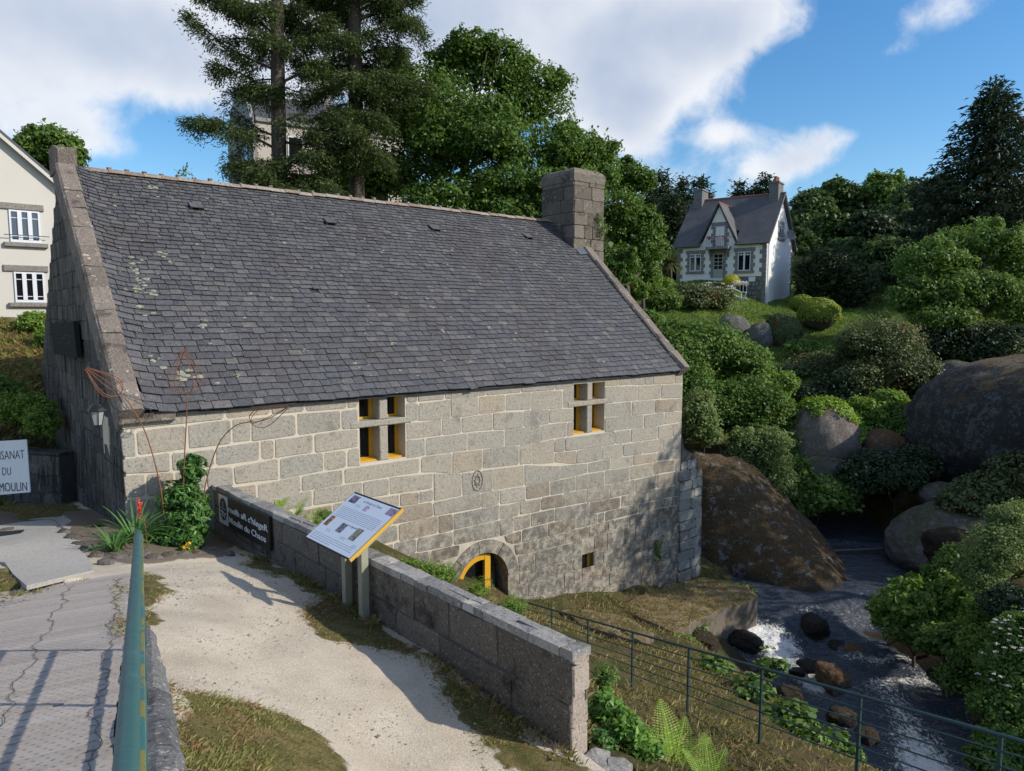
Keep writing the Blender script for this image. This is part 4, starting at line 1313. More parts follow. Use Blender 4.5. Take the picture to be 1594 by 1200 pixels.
# lichen rosettes on the slates
lc = MB()
def rosette(u, r_, R, e=0.6):
    n = 11; V = [roof_pt(u, r_, 0.050)]; 
    for k in range(n):
        a = 2 * math.pi * k / n; q = R * (0.65 + 0.5 * rng.random())
        V.append(roof_pt(u + q * math.cos(a), r_ + q * e * math.sin(a), 0.034))
    lc.add(V, [(0, 1 + k, 1 + (k + 1) % n) for k in range(n)])
for px, py, R in ((208, 410, 0.22), (214, 424, 0.13), (222, 436, 0.15), (212, 448, 0.15), (222, 458, 0.16), (231, 459, 0.17), (214, 441, 0.1), (226, 486, 0.2), (306, 505, 0.2), (276, 581, 0.22), (290, 583, 0.25), (241, 562, 0.14), (255, 394, 0.2), (266, 407, 0.12), (232, 294, 0.2), (665, 464, 0.15), (672, 478, 0.12), (690, 515, 0.12), (730, 563, 0.1), (933, 562, 0.14), (780, 500, 0.1), (840, 505, 0.09), (610, 533, 0.12), (420, 462, 0.08), (368, 585, 0.09), (410, 585, 0.07), (475, 545, 0.09), (560, 505, 0.08)):
    u, r_ = roof_hit(px, py)
    for k in range(6): rosette(u + rng.normal() * R * 0.55, r_ + rng.normal() * R * 0.4, R * (0.12 + 0.33 * rng.random()))
for k in range(240):
    rosette(U_L + rng.random() * (U_R - U_L - 1.6), rng.random() * (slope_len - 0.5), 0.018 + 0.045 * rng.random() ** 3)
lc.build("lichen", M_LICHEN, roof, kind='stuff')

# gable copings: a row of long stones riding up each verge
def coping(u0, u1, top, r0, r1, name, n):
    rs = np.linspace(r0, r1, n + 1)
    for a, b in zip(rs[:-1], rs[1:]):
        m = MB(); g = 0.006
        q = []
        j = rng.normal(size=8) * 0.012
        for (uu_, up, k) in ((u0, -0.35, 0), (u1, -0.12, 1)):
            pass
        def cp(uu_, r_, up): return M(uu_, sv * r_ + nv * up, EAVE_H + sh * r_ + nh_ * up)
        b_ = 0.05
        ring0 = [cp(u0, a + g, -0.4), cp(u0, a + g, top - b_ + j[0]), cp(u0 + b_, a + g, top + j[1]), cp(u1 - b_, a + g, top + j[2]), cp(u1, a + g, top - b_ + j[3]), cp(u1, a + g, -0.02)]
        ring1 = [cp(u0, b - g, -0.4), cp(u0, b - g, top - b_ + j[4]), cp(u0 + b_, b - g, top + j[5]), cp(u1 - b_, b - g, top + j[6]), cp(u1, b - g, top - b_ + j[7]), cp(u1, b - g, -0.02)]
        n6 = 6
        F = [tuple(range(6)), tuple(range(6, 12))[::-1]] + [(i, i + 6, (i + 1) % 6 + 6, (i + 1) % 6) for i in range(6)]
        m.add(ring0 + ring1, F)
        m.build(name, M_COPING, mill)
coping(-0.05, 0.37, 0.22, -0.24, slope_len + 0.12, "coping_stone", 12)
coping(ML - 0.36, ML + 0.06, 0.20, -0.22, -CH_V1 / -sv * 1.0 if False else (CH_V1 / sv) , "coping_stone", 8)
# apex stone of the left gable
m = MB(); m.bbox(M, -0.08, 0.42, RIDGE_V - 0.5, RIDGE_V + 0.26, RIDGE_H - 0.2, RIDGE_H + 0.46, 0.09); m.build("apex_stone", M_COPING, mill)
m = MB(); m.bbox(M, -0.03, 0.95, 0.0, 0.14, EAVE_H - 0.30, EAVE_H - 0.10, 0.03); m.build("kneeler_stone", M_COPING, mill)

# ------------------------------------------------------------------ chimney
CH_TOP = M.hitu(893, 280, CH_U0)[1]
cz0 = RIDGE_H - 2.6
ch = MB(); ch.box(M, CH_U0 + 0.01, CH_U1 - 0.01, CH_V0 + 0.01, CH_V1 - 0.01, cz0, CH_TOP - 0.06)
chim = ch.build("chimney", M_DMORTAR, mill)
FS = Frame(M(0, CH_V1 - 0.01, 0), M.ang)
SL = Frame((0, 0, 0), 0); SL.u = -M.v; SL.v = -M.u; SL.o = M(CH_U0 + 0.01, CH_V1, 0)
SRr = Frame((0, 0, 0), 0); SRr.u = M.v; SRr.v = M.u; SRr.o = M(CH_U1 - 0.01, CH_V0, 0)
h = cz0; hs = [0.5, 0.46, 0.5, 0.42, 0.5, 0.46, 0.5, 0.48, 0.5, 0.5, 0.5, 0.5]; i = 0
cwid = CH_U1 - CH_U0; cdep = CH_V1 - CH_V0
while h < CH_TOP - 0.1:
    h1_ = min(h + hs[i], CH_TOP - 0.02)
    if CH_TOP - h1_ < 0.15: h1_ = CH_TOP - 0.02
    for fr, wid, off in ((FS, cwid, CH_U0), (SL, cdep, 0.0), (SRr, cdep, 0)):
        cuts = [0, wid * (0.3 + 0.3 * rng.random()), wid] if rng.random() < 0.45 else [0, wid * (0.26 + 0.1 * rng.random()), wid * (0.6 + 0.12 * rng.random()), wid]
        for a, b in zip(cuts[:-1], cuts[1:]):
            s = stone_geo([(off + a, h), (off + b, h), (off + b, h1_), (off + a, h1_)], fr, 0.006, 0.028, 0.01, 0.03)
            if s: build("stone", s[0], s[1], M_CHIM, chim)
    h = h1_; i += 1
# rounded capping
m = MB()
capn = 9; V = []; F = []
for k, (ex, hz) in enumerate(((0.03, 0.0), (0.04, 0.30), (-0.06, 0.44), (-0.22, 0.53), (-0.5, 0.57))):
    u0, u1, v0, v1 = CH_U0 - ex, CH_U1 + ex, CH_V0 - ex, CH_V1 + ex
    V += [M(u0, v1, CH_TOP + hz - 0.02), M(u1, v1, CH_TOP + hz - 0.02), M(u1, v0, CH_TOP + hz - 0.02), M(u0, v0, CH_TOP + hz - 0.02)]
F.append((3, 2, 1, 0))
for k in range(4):
    for j in range(4): F.append((k * 4 + j, k * 4 + (j + 1) % 4, k * 4 + 4 + (j + 1) % 4, k * 4 + 4 + j))
F.append((16, 17, 18, 19))
m.add(V, F); m.build("chimney_cap", M_CHIM, chim)
# zinc skirt below the chimney front
m = MB(); rA, rB = (CH_V1 + 0.02) / sv, (CH_V1 + 0.26) / sv
m.hexa([roof_pt(CH_U0 + 0.05, rB, 0.05), roof_pt(U_R, rB, 0.05), roof_pt(U_R, rA, 0.05), roof_pt(CH_U0 + 0.05, rA, 0.05), roof_pt(CH_U0 + 0.05, rB, 0.062), roof_pt(U_R, rB, 0.062), roof_pt(U_R, rA, 0.062), roof_pt(CH_U0 + 0.05, rA, 0.062)])
m.build("flashing", flat("weathered_zinc", (0.10, 0.12, 0.145), 0.6, metal=0.1, var=0.4), mill)
# ------------------------------------------------------------------ yard materials
M_WALLST = granite_mat("rough_wall_granite", [(0, (0.125, 0.105, 0.085)), (0.5, (0.165, 0.14, 0.113)), (1, (0.21, 0.18, 0.145))], speck=24, stain=0.95, dark=0.26, lichen=0.15, bumpd=0.035)
M_WALLEND = granite_mat("pink_granite", [(0, (0.36, 0.30, 0.25)), (1, (0.42, 0.36, 0.30))], speck=34, stain=0.5, dark=0.55, lichen=0.2)
M_SLABTOP = granite_mat("grey_coping_slab", [(0, (0.20, 0.19, 0.185)), (0.5, (0.27, 0.255, 0.24)), (0.85, (0.33, 0.31, 0.285)), (1, (0.5, 0.47, 0.43))], speck=22, stain=0.6, dark=0.5, lichen=0.6, bumpd=0.018)
t = NT("weathered_plank")
r = t.each()
c = t.ramp(r, [(0, (0.36, 0.312, 0.275)), (0.5, (0.42, 0.365, 0.325)), (1, (0.47, 0.415, 0.37))])
nf = t.noise(5, 6, 0.7, stretch=(2.2, 9, 9)); nb = t.noise(1.6, 4, 0.6)
c = t.mix(t.math('MULTIPLY', t.step(nf, 0.45, 0.7), 0.4), c, (0.22, 0.195, 0.18))
c = t.mix(t.math('MULTIPLY', t.step(nb, 0.5, 0.7), 0.4), c, (0.47, 0.45, 0.43))
t.set('Base Color', c).set('Roughness', 0.85).set('Specular IOR Level', 0.25)
t.bump(nf, 0.5, 0.008)
M_PLANK = t.m
t = NT("teal_rail_paint")
n1 = t.noise(9, 5, 0.65); n2 = t.noise(40, 4, 0.7)
c = t.mix(n1, (0.026, 0.090, 0.092), (0.046, 0.138, 0.135))
c = t.mix(t.math('MULTIPLY', t.step(n1, 0.58, 0.75), 0.4), c, (0.13, 0.23, 0.235))
t.set('Base Color', c).set('Roughness', t.math('ADD', 0.3, t.math('MULTIPLY', n2, 0.3))).set('Specular IOR Level', 0.5)
t.bump(n2, 0.15, 0.004)
M_TEAL = t.m
t = NT("peeling_rail_paint")
n1 = t.noise(6, 5, 0.7); n2 = t.noise(26, 4, 0.7)
c = t.mix(t.step(n1, 0.44, 0.52), (0.055, 0.19, 0.20), t.mix(n2, (0.20, 0.17, 0.045), (0.33, 0.30, 0.09)))
t.set('Base Color', c).set('Roughness', 0.6)
t.bump(t.step(n1, 0.44, 0.52), 0.4, 0.004)
M_PEEL = t.m
M_FENCE = flat("dark_green_rail_paint", (0.035, 0.075, 0.080), 0.42, var=0.25, scale=14)
M_WOODPOST = flat("treated_post", (0.30, 0.29, 0.215), 0.8, var=0.25, scale=9, bump=0.4)
M_WHITE = flat("white_panel", (0.72, 0.76, 0.82), 0.35, var=0.03)
M_INK = flat("black_ink", (0.02, 0.02, 0.025), 0.6, var=0.05)
M_BLUEINK = flat("grey_blue_ink", (0.10, 0.14, 0.21), 0.6, var=0.1)
M_BROWN = flat("brown_board", (0.022, 0.013, 0.010), 0.5, var=0.2, scale=7)
M_EDGE = flat("yellow_edge", (0.62, 0.36, 0.05), 0.5, var=0.1)
M_RUST = flat("rusty_wire", (0.20, 0.075, 0.034), 0.8, var=0.35, scale=12)
M_CONC = granite_mat("concrete_slab", [(0, (0.36, 0.335, 0.30)), (1, (0.43, 0.40, 0.36))], speck=40, stain=0.3, dark=0.75, lichen=0.0, bumpd=0.005)

# ------------------------------------------------------------------ low wall beside the path
v_far = 0.03
U0W = 1.62; TW = 0.215
hf = M.hitu(327, 752, U0W)
vn, hn = M.hitu(891, 1016, U0W)
V_END = vn
def wall_top(v):
    return hf[1] + (hn - hf[1]) * (v - hf[0]) / (vn - hf[0])
low = thing("low_wall", M(U0W + TW / 2, V_END / 2, 0), "long low granite wall between the gravel path and the grassy bank", "wall")
core = MB()
segs = np.linspace(v_far, V_END - 0.02, 14)
for a, b in zip(segs[:-1], segs[1:]):
    core.hexa([M(U0W + 0.02, b, -1.2), M(U0W + TW - 0.02, b, -2.4), M(U0W + TW - 0.02, a, -2.4), M(U0W + 0.02, a, -1.2),
               M(U0W + 0.02, b, wall_top(b) - 0.08), M(U0W + TW - 0.02, b, wall_top(b) - 0.08), M(U0W + TW - 0.02, a, wall_top(a) - 0.08), M(U0W + 0.02, a, wall_top(a) - 0.08)])
core.build("wall_core", M_DMORTAR, low)
FL = Frame((0, 0, 0), 0); FL.u = M.v; FL.v = -M.u; FL.o = M(U0W + 0.02, 0, 0)           # path side
FR = Frame((0, 0, 0), 0); FR.u = -M.v; FR.v = M.u; FR.o = M(U0W + TW - 0.02, 0, 0)      # river side
lev = [-0.30, 0.10, 0.48, None]
for k in range(3):
    x = v_far
    while x < V_END - 0.05:
        w = 0.7 + rng.random() * 0.8
        if V_END - (x + w) < 0.4: w = V_END - x - 0.005
        t0 = wall_top(x) - 0.075; t1 = wall_top(x + w) - 0.075
        f0, f1 = [(0.0, 0.36), (0.36, 0.68), (0.68, 1.0)][k]
        B_ = -0.78
        lo0, lo1 = B_ + (t0 - B_) * f0, B_ + (t1 - B_) * f0
        hi0, hi1 = B_ + (t0 - B_) * f1, B_ + (t1 - B_) * f1
        s = stone_geo([(x, lo0), (x + w, lo1), (x + w, hi1), (x, hi0)], FL, 0.006, 0.02, 0.02, 0.03)
        if s: build("stone", s[0], s[1], M_WALLST, low)
        s = stone_geo([(-x - w, lo1), (-x, lo0), (-x, hi0), (-x - w, hi1)], FR, 0.006, 0.02, 0.02, 0.03)
        if s: build("stone", s[0], s[1], M_WALLST, low)
        x += w
ENDF = Frame(M(0, V_END - 0.02, 0), M.ang)
zs_ = [-0.65, -0.3, 0.02, 0.34, 0.62, wall_top(V_END) - 0.06]
for a, b in zip(zs_[:-1], zs_[1:]):
    s = stone_geo([(U0W, a), (U0W + TW, a), (U0W + TW, b), (U0W, b)], ENDF, 0.003, 0.025, 0.008, 0.02)
    if s: build("end_stone", s[0], s[1], M_WALLEND, low)
x = v_far
while x < V_END - 0.02:
    w = 0.16 + rng.random() * 0.34
    if V_END - (x + w) < 0.15: w = V_END - x + 0.012
    j = rng.normal(size=8) * 0.009; ov = 0.012
    za, zb = wall_top(x), wall_top(x + w); split = 0.0 if rng.random() < 0.6 else (0.4 + 0.2 * rng.random()) * TW
    for (ua, ub) in (((0, TW),) if not split else ((0, split - 0.0012), (split + 0.0012, TW))):
        A, B = U0W + ua - (ov if ua == 0 else 0) + j[0], U0W + ub + (ov if ub == TW else 0) + j[1]
        m = MB(); q = rng.normal(size=4) * 0.006
        m.hexa([M(A, x + w - 0.004, zb - 0.085), M(B, x + w - 0.004, zb - 0.085), M(B, x + 0.004, za - 0.085), M(A, x + 0.004, za - 0.085),
                M(A + 0.003, x + w - 0.008, zb + q[0]), M(B - 0.003, x + w - 0.008, zb + q[1]), M(B - 0.003, x + 0.008, za + q[2]), M(A + 0.003, x + 0.008, za + q[3])])
        m.build("coping_slab", M_SLABTOP, low)
    x += w

# step slab at the foot of the wall end
def rough_slab(name, px, z, thick, mat, label, cat, lift=0.03, group=None, worldpts=None):
    pts = worldpts or [Pz(u, v, z) for u, v in px]
    P2 = []
    n = len(pts)
    for i in range(n):
        a, b = np.array(pts[i]), np.array(pts[(i + 1) % n])
        for k in range(4):
            w = a + (b - a) * k / 4
            P2.append(w + np.r_[rng.normal(size=2) * (0.0 if k == 0 else lift), rng.normal() * lift * 0.3])
    n = len(P2); c = np.mean(P2, axis=0)
    inner = [c + (p - c) * 0.94 + [0, 0, lift * 0.5] for p in P2]
    mid = [c + (p - c) * 0.55 + [0, 0, lift * (0.3 + rng.random())] for p in P2]
    V = [np.array([p[0], p[1], z - thick]) + (p - c) * [0.02, 0.02, 0] for p in P2] + P2 + inner + mid + [c + [0, 0, lift]]
    F = []
    for k in range(3): F += [(k * n + i, k * n + (i + 1) % n, (k + 1) * n + (i + 1) % n, (k + 1) * n + i) for i in range(n)]
    F += [(3 * n + i, 3 * n + (i + 1) % n, 4 * n) for i in range(n)]
    # counter-clockwise seen from above?
    a2 = sum(P2[i][0] * P2[(i + 1) % n][1] - P2[(i + 1) % n][0] * P2[i][1] for i in range(n))
    if a2 < 0: F = [f[::-1] for f in F]
    return solo(name, V, F, mat, label, cat, group)
rough_slab("stone_slab", [(895, 1186), (925, 1166), (985, 1188), (1010, 1235), (930, 1245)], -0.28, 0.5, M_SLABTOP, "flat grey stone slab lying at the near end of the low wall", "stone slab")

# ------------------------------------------------------------------ brown name board on the low wall
BU = U0W - 0.05
tl = M.hitu(342, 767, BU); bl = M.hitu(343, 811, BU); trr = M.hitu(420, 804, BU); brr = M.hitu(419, 858, BU)
SB = Frame((0, 0, 0), 0); SB.u = M.v; SB.v = -M.u
topL, botL = tl[1], tl[1] - 0.44
SB.o = M(BU, tl[0], 0)
wB = trr[0] - tl[0]
slope = (trr[1] - tl[1]) / wB
print("board", wB, tl, bl, trr, brr, slope)
class Sheared:
    """frame whose h follows the slope of the wall top"""
    def __init__(s, f, k): s.f, s.k = f, k
    def __call__(s, u, v, h): return s.f(u, v, h + s.k * u)
SBs = Sheared(SB, slope)
board = thing("name_board", M(BU, tl[0] + wB / 2, botL), "dark brown name board with white lettering fixed to the low wall", "sign")
hB = 0.5 * ((tl[1] - bl[1]) + (trr[1] - brr[1]))
m = MB(); m.bbox(SBs, 0, wB, -0.02, 0.022, tl[1] - hB, tl[1], 0.006); m.build("board_panel", M_BROWN, board)
wp = wB * 0.20
m = MB(); m.box(SBs, 0.005, wp, 0.022, 0.028, tl[1] - hB * 0.96, tl[1] - 0.01); pan = m.build("white_plate", M_WHITE, board)
m = MB(); cu, chh = wp * 0.52, tl[1] - hB * 0.46; R = wp * 0.40
m.prism([SBs(cu + R * math.cos(a), 0.0285, chh + R * 1.05 * math.sin(a)) for a in np.linspace(0, 2 * math.pi, 29)[:-1]], SB.v * 0.003); m.build("emblem_disc", M_INK, pan)
m = MB(); fd = SB.v * 0.0325
def mark(pts, r=0.004): m.tube([SBs(cu + R * a, 0.033, chh + R * b) for a, b in pts], r, 5)
mark([(-0.85, 0.12), (-0.3, 0.1), (0.3, 0.06), (0.85, 0.05)]); mark([(-0.05, 0.62), (0.05, 0.62)], 0.014); mark([(-0.02, 0.45), (0.0, 0.25)], 0.008)
mark([(-0.7, -0.1), (-0.5, -0.35), (-0.25, -0.12), (-0.1, -0.45), (0.1, -0.2), (0.3, -0.5), (0.55, -0.3), (0.7, -0.45)], 0.007)
mark([(-0.5, -0.5), (-0.1, -0.65), (0.2, -0.6), (0.45, -0.75)], 0.007)
m.build("emblem_marks", M_WHITE, pan)

def text(name, s, frame, u, v, h, size, mat, parent, shear_h=0.0, ext=0.002, align='LEFT', wide=1.0, bold=0.0):
    cu_ = bpy.data.curves.new(name, 'FONT')
    cu_.body = s; cu_.size = size; cu_.extrude = ext; cu_.align_x = align; cu_.resolution_u = 3
    cu_.offset = bold
    o = bpy.data.objects.new(name, cu_)
    COL.objects.link(o); cu_.materials.append(mat)
    ux = frame.u + np.array([0, 0, shear_h]); hx = getattr(frame, 'h', np.array([0, 0, 1.0])); nx_ = frame.v
    org = frame(u, v, h) - OFF.get(parent.name, np.zeros(3))
    o.parent = parent
    Mx = Matrix(((ux[0] * wide, hx[0], nx_[0], org[0]), (ux[1] * wide, hx[1], nx_[1], org[1]), (ux[2] * wide, hx[2], nx_[2], org[2]), (0, 0, 0, 1)))
    # bake the (possibly sheared) placement into a mesh
    bpy.context.view_layer.update()
    me = bpy.data.meshes.new_from_object(o.evaluated_get(bpy.context.evaluated_depsgraph_get()))
    me.transform(Mx)
    me.materials.clear(); me.materials.append(mat)
    bpy.data.objects.remove(o)
    o2 = bpy.data.objects.new(name, me); COL.objects.link(o2); o2.parent = parent
    return o2
M_LETTER = flat("white_letters", (0.78, 0.78, 0.78), 0.5, var=0.02)
def fit_text(name, s, x0, x1, base, size):
    o = text(name, s, SB, x0, 0.0245, base + slope * x0, size, M_LETTER, board, slope, 0.002, bold=0.0015)
    co = np.array([v.co for v in o.data.vertices]) @ SB.u
    w = co.max() - co.min(); k = (x1 - x0) / w
    # widen/narrow to the measured length along the board
    for v in o.data.vertices:
        d = np.dot(np.array(v.co) - (SB(x0, 0, 0) - OFF[board.name]), SB.u)
        v.co = tuple(np.array(v.co) + (SB.u + np.array([0, 0, slope])) * d * (k - 1))
    return o
fit_text("lettering", "meilh aR c'hlegeR", wp + 0.03, wB - 0.07, tl[1] - hB * 0.46, hB * 0.27)
fit_text("lettering", "Moulin du Chaos", wp + 0.04, wB - 0.17, tl[1] - hB * 0.80, hB * 0.27)

# ------------------------------------------------------------------ information lectern
Y0 = 9.55
TAU = 0.569
LBc = P(475, 836, Y0); a_ = M.ang + 0.046
LF = Frame(LBc, a_)
bu = LF.u.copy(); bv = LF.v.copy()
class LecF:
    """u along the lower edge, h up the tilted board, v out of the board face"""
    u = bv; hdir = bu * math.cos(TAU) + np.array([0, 0, 1]) * math.sin(TAU)
    v = -bu * math.sin(TAU) + np.array([0, 0, 1]) * math.cos(TAU)
    h = hdir
    def __call__(s, u, v, h): return LBc + s.u * u + s.v * v + s.hdir * h
LE = LecF()
WL, HL = 1.207, 0.935
lec = thing("reading_board", (-1.97, 8.65, 0.0), "tilted white information board on two wooden posts beside the low wall", "information board")
m = MB(); m.box(LE, 0, WL, -0.035, 0.0, 0, HL); bp = m.build("board_panel", M_INK, lec)
m = MB(); m.box(LE, 0.012, WL - 0.004, 0.0, 0.004, 0.012, HL - 0.03); sheet = m.build("printed_sheet", M_WHITE, lec)
m = MB(); m.box(LE, WL, WL + 0.022, -0.04, 0.006, -0.005, HL + 0.005); m.build("edge_strip", M_EDGE, lec)
m = MB(); m.box(LE, WL - 0.3, WL + 0.0, -0.07, -0.036, 0.1, HL - 0.1); m.build("batten", M_WOODPOST, lec)
for (px, py) in ((541, 946), (567, 966)):
    b = hit_fore(px, py)
    b = np.array([b[0], b[1], fore_z(b[0], b[1])])
    k = ((b[:2] - LBc[:2]) @ bu[:2]) / math.cos(TAU)
    ztop = LBc[2] + k * math.sin(TAU) - 0.055
    m = MB(); pf = Frame(b, a_); s = 0.05
    m.hexa([pf(-s, s, -0.3), pf(s, s, -0.3), pf(s, -s, -0.3), pf(-s, -s, -0.3), pf(-s, s, ztop - b[2] - s * 0.6), pf(s, s, ztop - b[2] + s * 0.6), pf(s, -s, ztop - b[2] + s * 0.6), pf(-s, -s, ztop - b[2] - s * 0.6)])
    m.build("post", M_WOODPOST, lec)
class LText:
    u = LecF.u; v = LecF.v; h = LecF.hdir
    def __call__(s, u, v, h): return LE(u, v, h)
LT = LText()
text("title_lettering", "Le Moulin du Chaos", LT, WL * 0.32, 0.0045, HL * 0.875, 0.058, M_BLUEINK, lec, 0, 0.0006)
text("heading_lettering", "Histoire et Légendes", LT, WL * 0.36, 0.0045, HL * 0.43, 0.045, M_BLUEINK, lec, 0, 0.0006)
pr_ = MB()
def print_line(u0, u1, h, th=0.0055):
    u = u0
    while u < u1 - 0.02:
        w = min(0.02 + rng.random() * 0.055, u1 - u)
        pr_.add([LE(u, 0.0046, h - th / 2), LE(u + w, 0.0046, h - th / 2), LE(u + w, 0.0046, h + th / 2), LE(u, 0.0046, h + th / 2)], [(0, 1, 2, 3)])
        u += w + 0.011
for k in range(7): print_line(WL * 0.07, WL * 0.93, HL * (0.695 - k * 0.030))
for k in range(4): print_line(WL * 0.05, WL * (0.93 if k < 3 else 0.5), HL * (0.155 - k * 0.034))
for (x, y) in ((0.26, 0.80), (0.2, 0.26), (0.55, 0.24), (0.85, 0.2)):
    for k in range(2): print_line(WL * x, WL * (x + 0.1), HL * (y - k * 0.025), 0.005)
pr_.build("text_lines", M_BLUEINK, lec, kind="stuff")
def photo_mat(name, a, b, c):
    t = NT(name); n = t.noise(26, 4, 0.7)
    t.set('Base Color', t.ramp(n, [(0.36, a), (0.5, b), (0.64, c)])).set('Roughness', 0.35); return t.m
PH = [(0.06, 0.80, 0.15, 0.14, (0.03, 0.025, 0.05), (0.14, 0.10, 0.16), (0.5, 0.45, 0.5)), (0.84, 0.82, 0.15, 0.13, (0.05, 0.04, 0.04), (0.45, 0.30, 0.45), (0.25, 0.2, 0.2)),
      (0.06, 0.30, 0.085, 0.19, (0.03, 0.02, 0.02), (0.30, 0.07, 0.02), (0.7, 0.4, 0.12)), (0.36, 0.28, 0.12, 0.16, (0.06, 0.06, 0.08), (0.17, 0.16, 0.17), (0.4, 0.36, 0.34)),
      (0.68, 0.25, 0.12, 0.22, (0.05, 0.06, 0.03), (0.25, 0.20, 0.17), (0.35, 0.4, 0.2)), (0.44, 0.745, 0.085, 0.10, (0.55, 0.40, 0.46), (0.45, 0.24, 0.34), (0.7, 0.7, 0.76))]
for i, (x, y, w, h, a, b, c) in enumerate(PH):
    m = MB(); m.add([LE(WL * x, 0.0048, HL * y), LE(WL * (x + w), 0.0048, HL * y), LE(WL * (x + w), 0.0048, HL * (y + h)), LE(WL * x, 0.0048, HL * (y + h))], [(0, 1, 2, 3)])
    m.build("printed_photo", photo_mat("photo_print_%d" % i, a, b, c), lec)

# ------------------------------------------------------------------ plank ramp, kerb and handrail
RS = np.array([RU[1], -RU[0]])                     # to the right of the ramp
def ramp(s, d, h=0.0):
    xy = RU * s + RS * (d - 0.03)
    return np.array([xy[0], xy[1], DECK_E0 - DECK_S * s + h])
class RampF:
    u = np.array([RS[0], RS[1], 0.0]); v = None
    def __call__(s_, u, v, h): return ramp(u, v, h)
RA = RampF()
deck = thing("plank_ramp", ramp(6.5, -2.2, -0.2), "sloping weathered grey plank ramp covered with wire mesh", "ramp")
s = 2.6; S_END = 10.8
while s < S_END:
    w = 0.135 + 0.012 * rng.random()
    gp = 0.008 + 0.006 * (rng.random() < 0.3)
    a, b = s + gp, min(s + w - gp, S_END)
    j = rng.normal(size=4) * 0.002
    m = MB()
    R0, R1 = -5.2, -0.19 + rng.normal() * 0.008
    m.hexa([ramp(a, R0, -0.045), ramp(a, R1, -0.045), ramp(b, R1, -0.045), ramp(b, R0, -0.045), ramp(a, R0, j[0]), ramp(a, R1, j[1]), ramp(b, R1, j[2]), ramp(b, R0, j[3])])
    m.build("plank", M_PLANK, deck)
    s += w
m = MB()
m.hexa([ramp(2.6, -5.2, -0.22), ramp(2.6, -0.25, -0.22), ramp(S_END - 0.02, -0.25, -0.22), ramp(S_END - 0.02, -5.2, -0.22), ramp(2.6, -5.2, -0.05), ramp(2.6, -0.25, -0.05), ramp(S_END - 0.02, -0.25, -0.05), ramp(S_END - 0.02, -5.2, -0.05)])
m.build("ramp_frame", flat("dark_timber", (0.06, 0.05, 0.045), 0.9), deck)
# chicken wire: fine staple dots and twisted seams
M_WIRE = flat("grey_wire", (0.10, 0.092, 0.088), 0.6, metal=0.4)
m = MB()
for d0 in (-0.30, -0.86, -1.85, -2.85):
    pts = [ramp(q, d0 + 0.035 * math.sin(q * 5.1 + d0 * 9) + 0.02 * math.sin(q * 17) + rng.normal() * 0.008, 0.008) for q in np.arange(2.7, S_END - 0.4, 0.06)]
    m.tube(pts, 0.0028, 4, False)
m.build("mesh_seam", M_WIRE, deck)
Vd = []
for k in range(150):
    q = 2.7 + k * 0.054
    for d in np.arange(-4.6 + (k % 2) * 0.035, -0.22, 0.07):
        c = ramp(q + rng.normal() * 0.003, d + rng.normal() * 0.003, 0.005)
        e1 = RampF.u * 0.008; e2 = np.array([RU[0], RU[1], -DECK_S]) * 0.003
        Vd += [c - e1 - e2, c + e1 - e2, c + e1 + e2, c - e1 + e2]
Vd = np.array(Vd)
build("wire_mesh", Vd, np.arange(len(Vd)).reshape(-1, 4), M_WIRE, deck, kind='stuff')

M_KERB = granite_mat("kerb_granite", [(0, (0.11, 0.11, 0.115)), (1, (0.175, 0.17, 0.17))], speck=24, stain=0.8, dark=0.4, lichen=0.75, bumpd=0.02)
kerb = thing("kerb_wall", ramp(4.5, 0.02, -1.0), "low grey stone kerb wall under the teal handrail", "wall")
q = [1.2, 2.3, 3.35, 4.2, 5.3, 6.2, 7.12]
for a, b in zip(q[:-1], q[1:]):
    m = MB(); V = []; F = []
    n = 7; js = np.linspace(a + 0.004, b - 0.004, n)
    for i_, sv_ in enumerate(js):
        e = rng.normal(size=6) * 0.012
        end = 0.0 if 0 < i_ < n - 1 else 0.012
        tp = 0.03 * max(0, sv_ - 2.0)
        for d, h in ((-0.175, -1.2), (-0.175 + e[0], -0.02 - end), (-0.145 + e[1], 0.035 + e[4] * 0.6 - end), (0.02 + e[2] * 0.5, 0.045 + e[5] * 0.6 - end), (0.165 + e[2] - tp, 0.02 + e[5] - end), (0.215 + e[3] - tp, -0.035 - end), (0.225 - tp, -1.2)):
            V.append(ramp(sv_, d, h))
    for i_ in range(n - 1):
        for k in range(7): F.append((i_ * 7 + k, i_ * 7 + (k + 1) % 7, (i_ + 1) * 7 + (k + 1) % 7, (i_ + 1) * 7 + k))
    F += [tuple(range(7))[::-1], tuple((n - 1) * 7 + k for k in range(7))]
    m.add(V, [f[::-1] for f in F]); m.build("kerb_stone", M_KERB, kerb)

rail = thing("handrail", ramp(4.0, -0.03, 0.0), "teal painted tube handrail with peeling paint along the plank ramp", "handrail")
RD = -0.032
RAILH = 1.0
m = MB(); m.tube([ramp(x, RD, RAILH - 0.003 * math.sin(x * 2)) for x in np.linspace(0.15, 6.52, 26)], 0.0265, 16); m.build("top_rail", M_TEAL, rail, True)
m = MB()
for x0, x1 in zip(np.linspace(0.15, 6.4, 30)[:-1], np.linspace(0.15, 6.4, 30)[1:]):
    c = []
    for x in (x0, x1):
        c.append([ramp(x, RD + 0.016, RAILH - 0.055), ramp(x, RD + 0.036, RAILH - 0.055), ramp(x, RD + 0.036, RAILH - 0.012), ramp(x, RD + 0.016, RAILH - 0.012)])
    m.hexa([c[0][0], c[0][1], c[1][1], c[1][0], c[0][3], c[0][2], c[1][2], c[1][3]])
m.build("flat_bar", M_PEEL, rail)
for h, r_ in ((0.70, 0.017), (0.44, 0.017), (0.17, 0.017)):
    m = MB(); m.tube([ramp(x, RD, h) for x in (0.15, 2.5, 4.6, 6.46)], r_, 8); m.build("mid_rail", M_TEAL, rail, True)
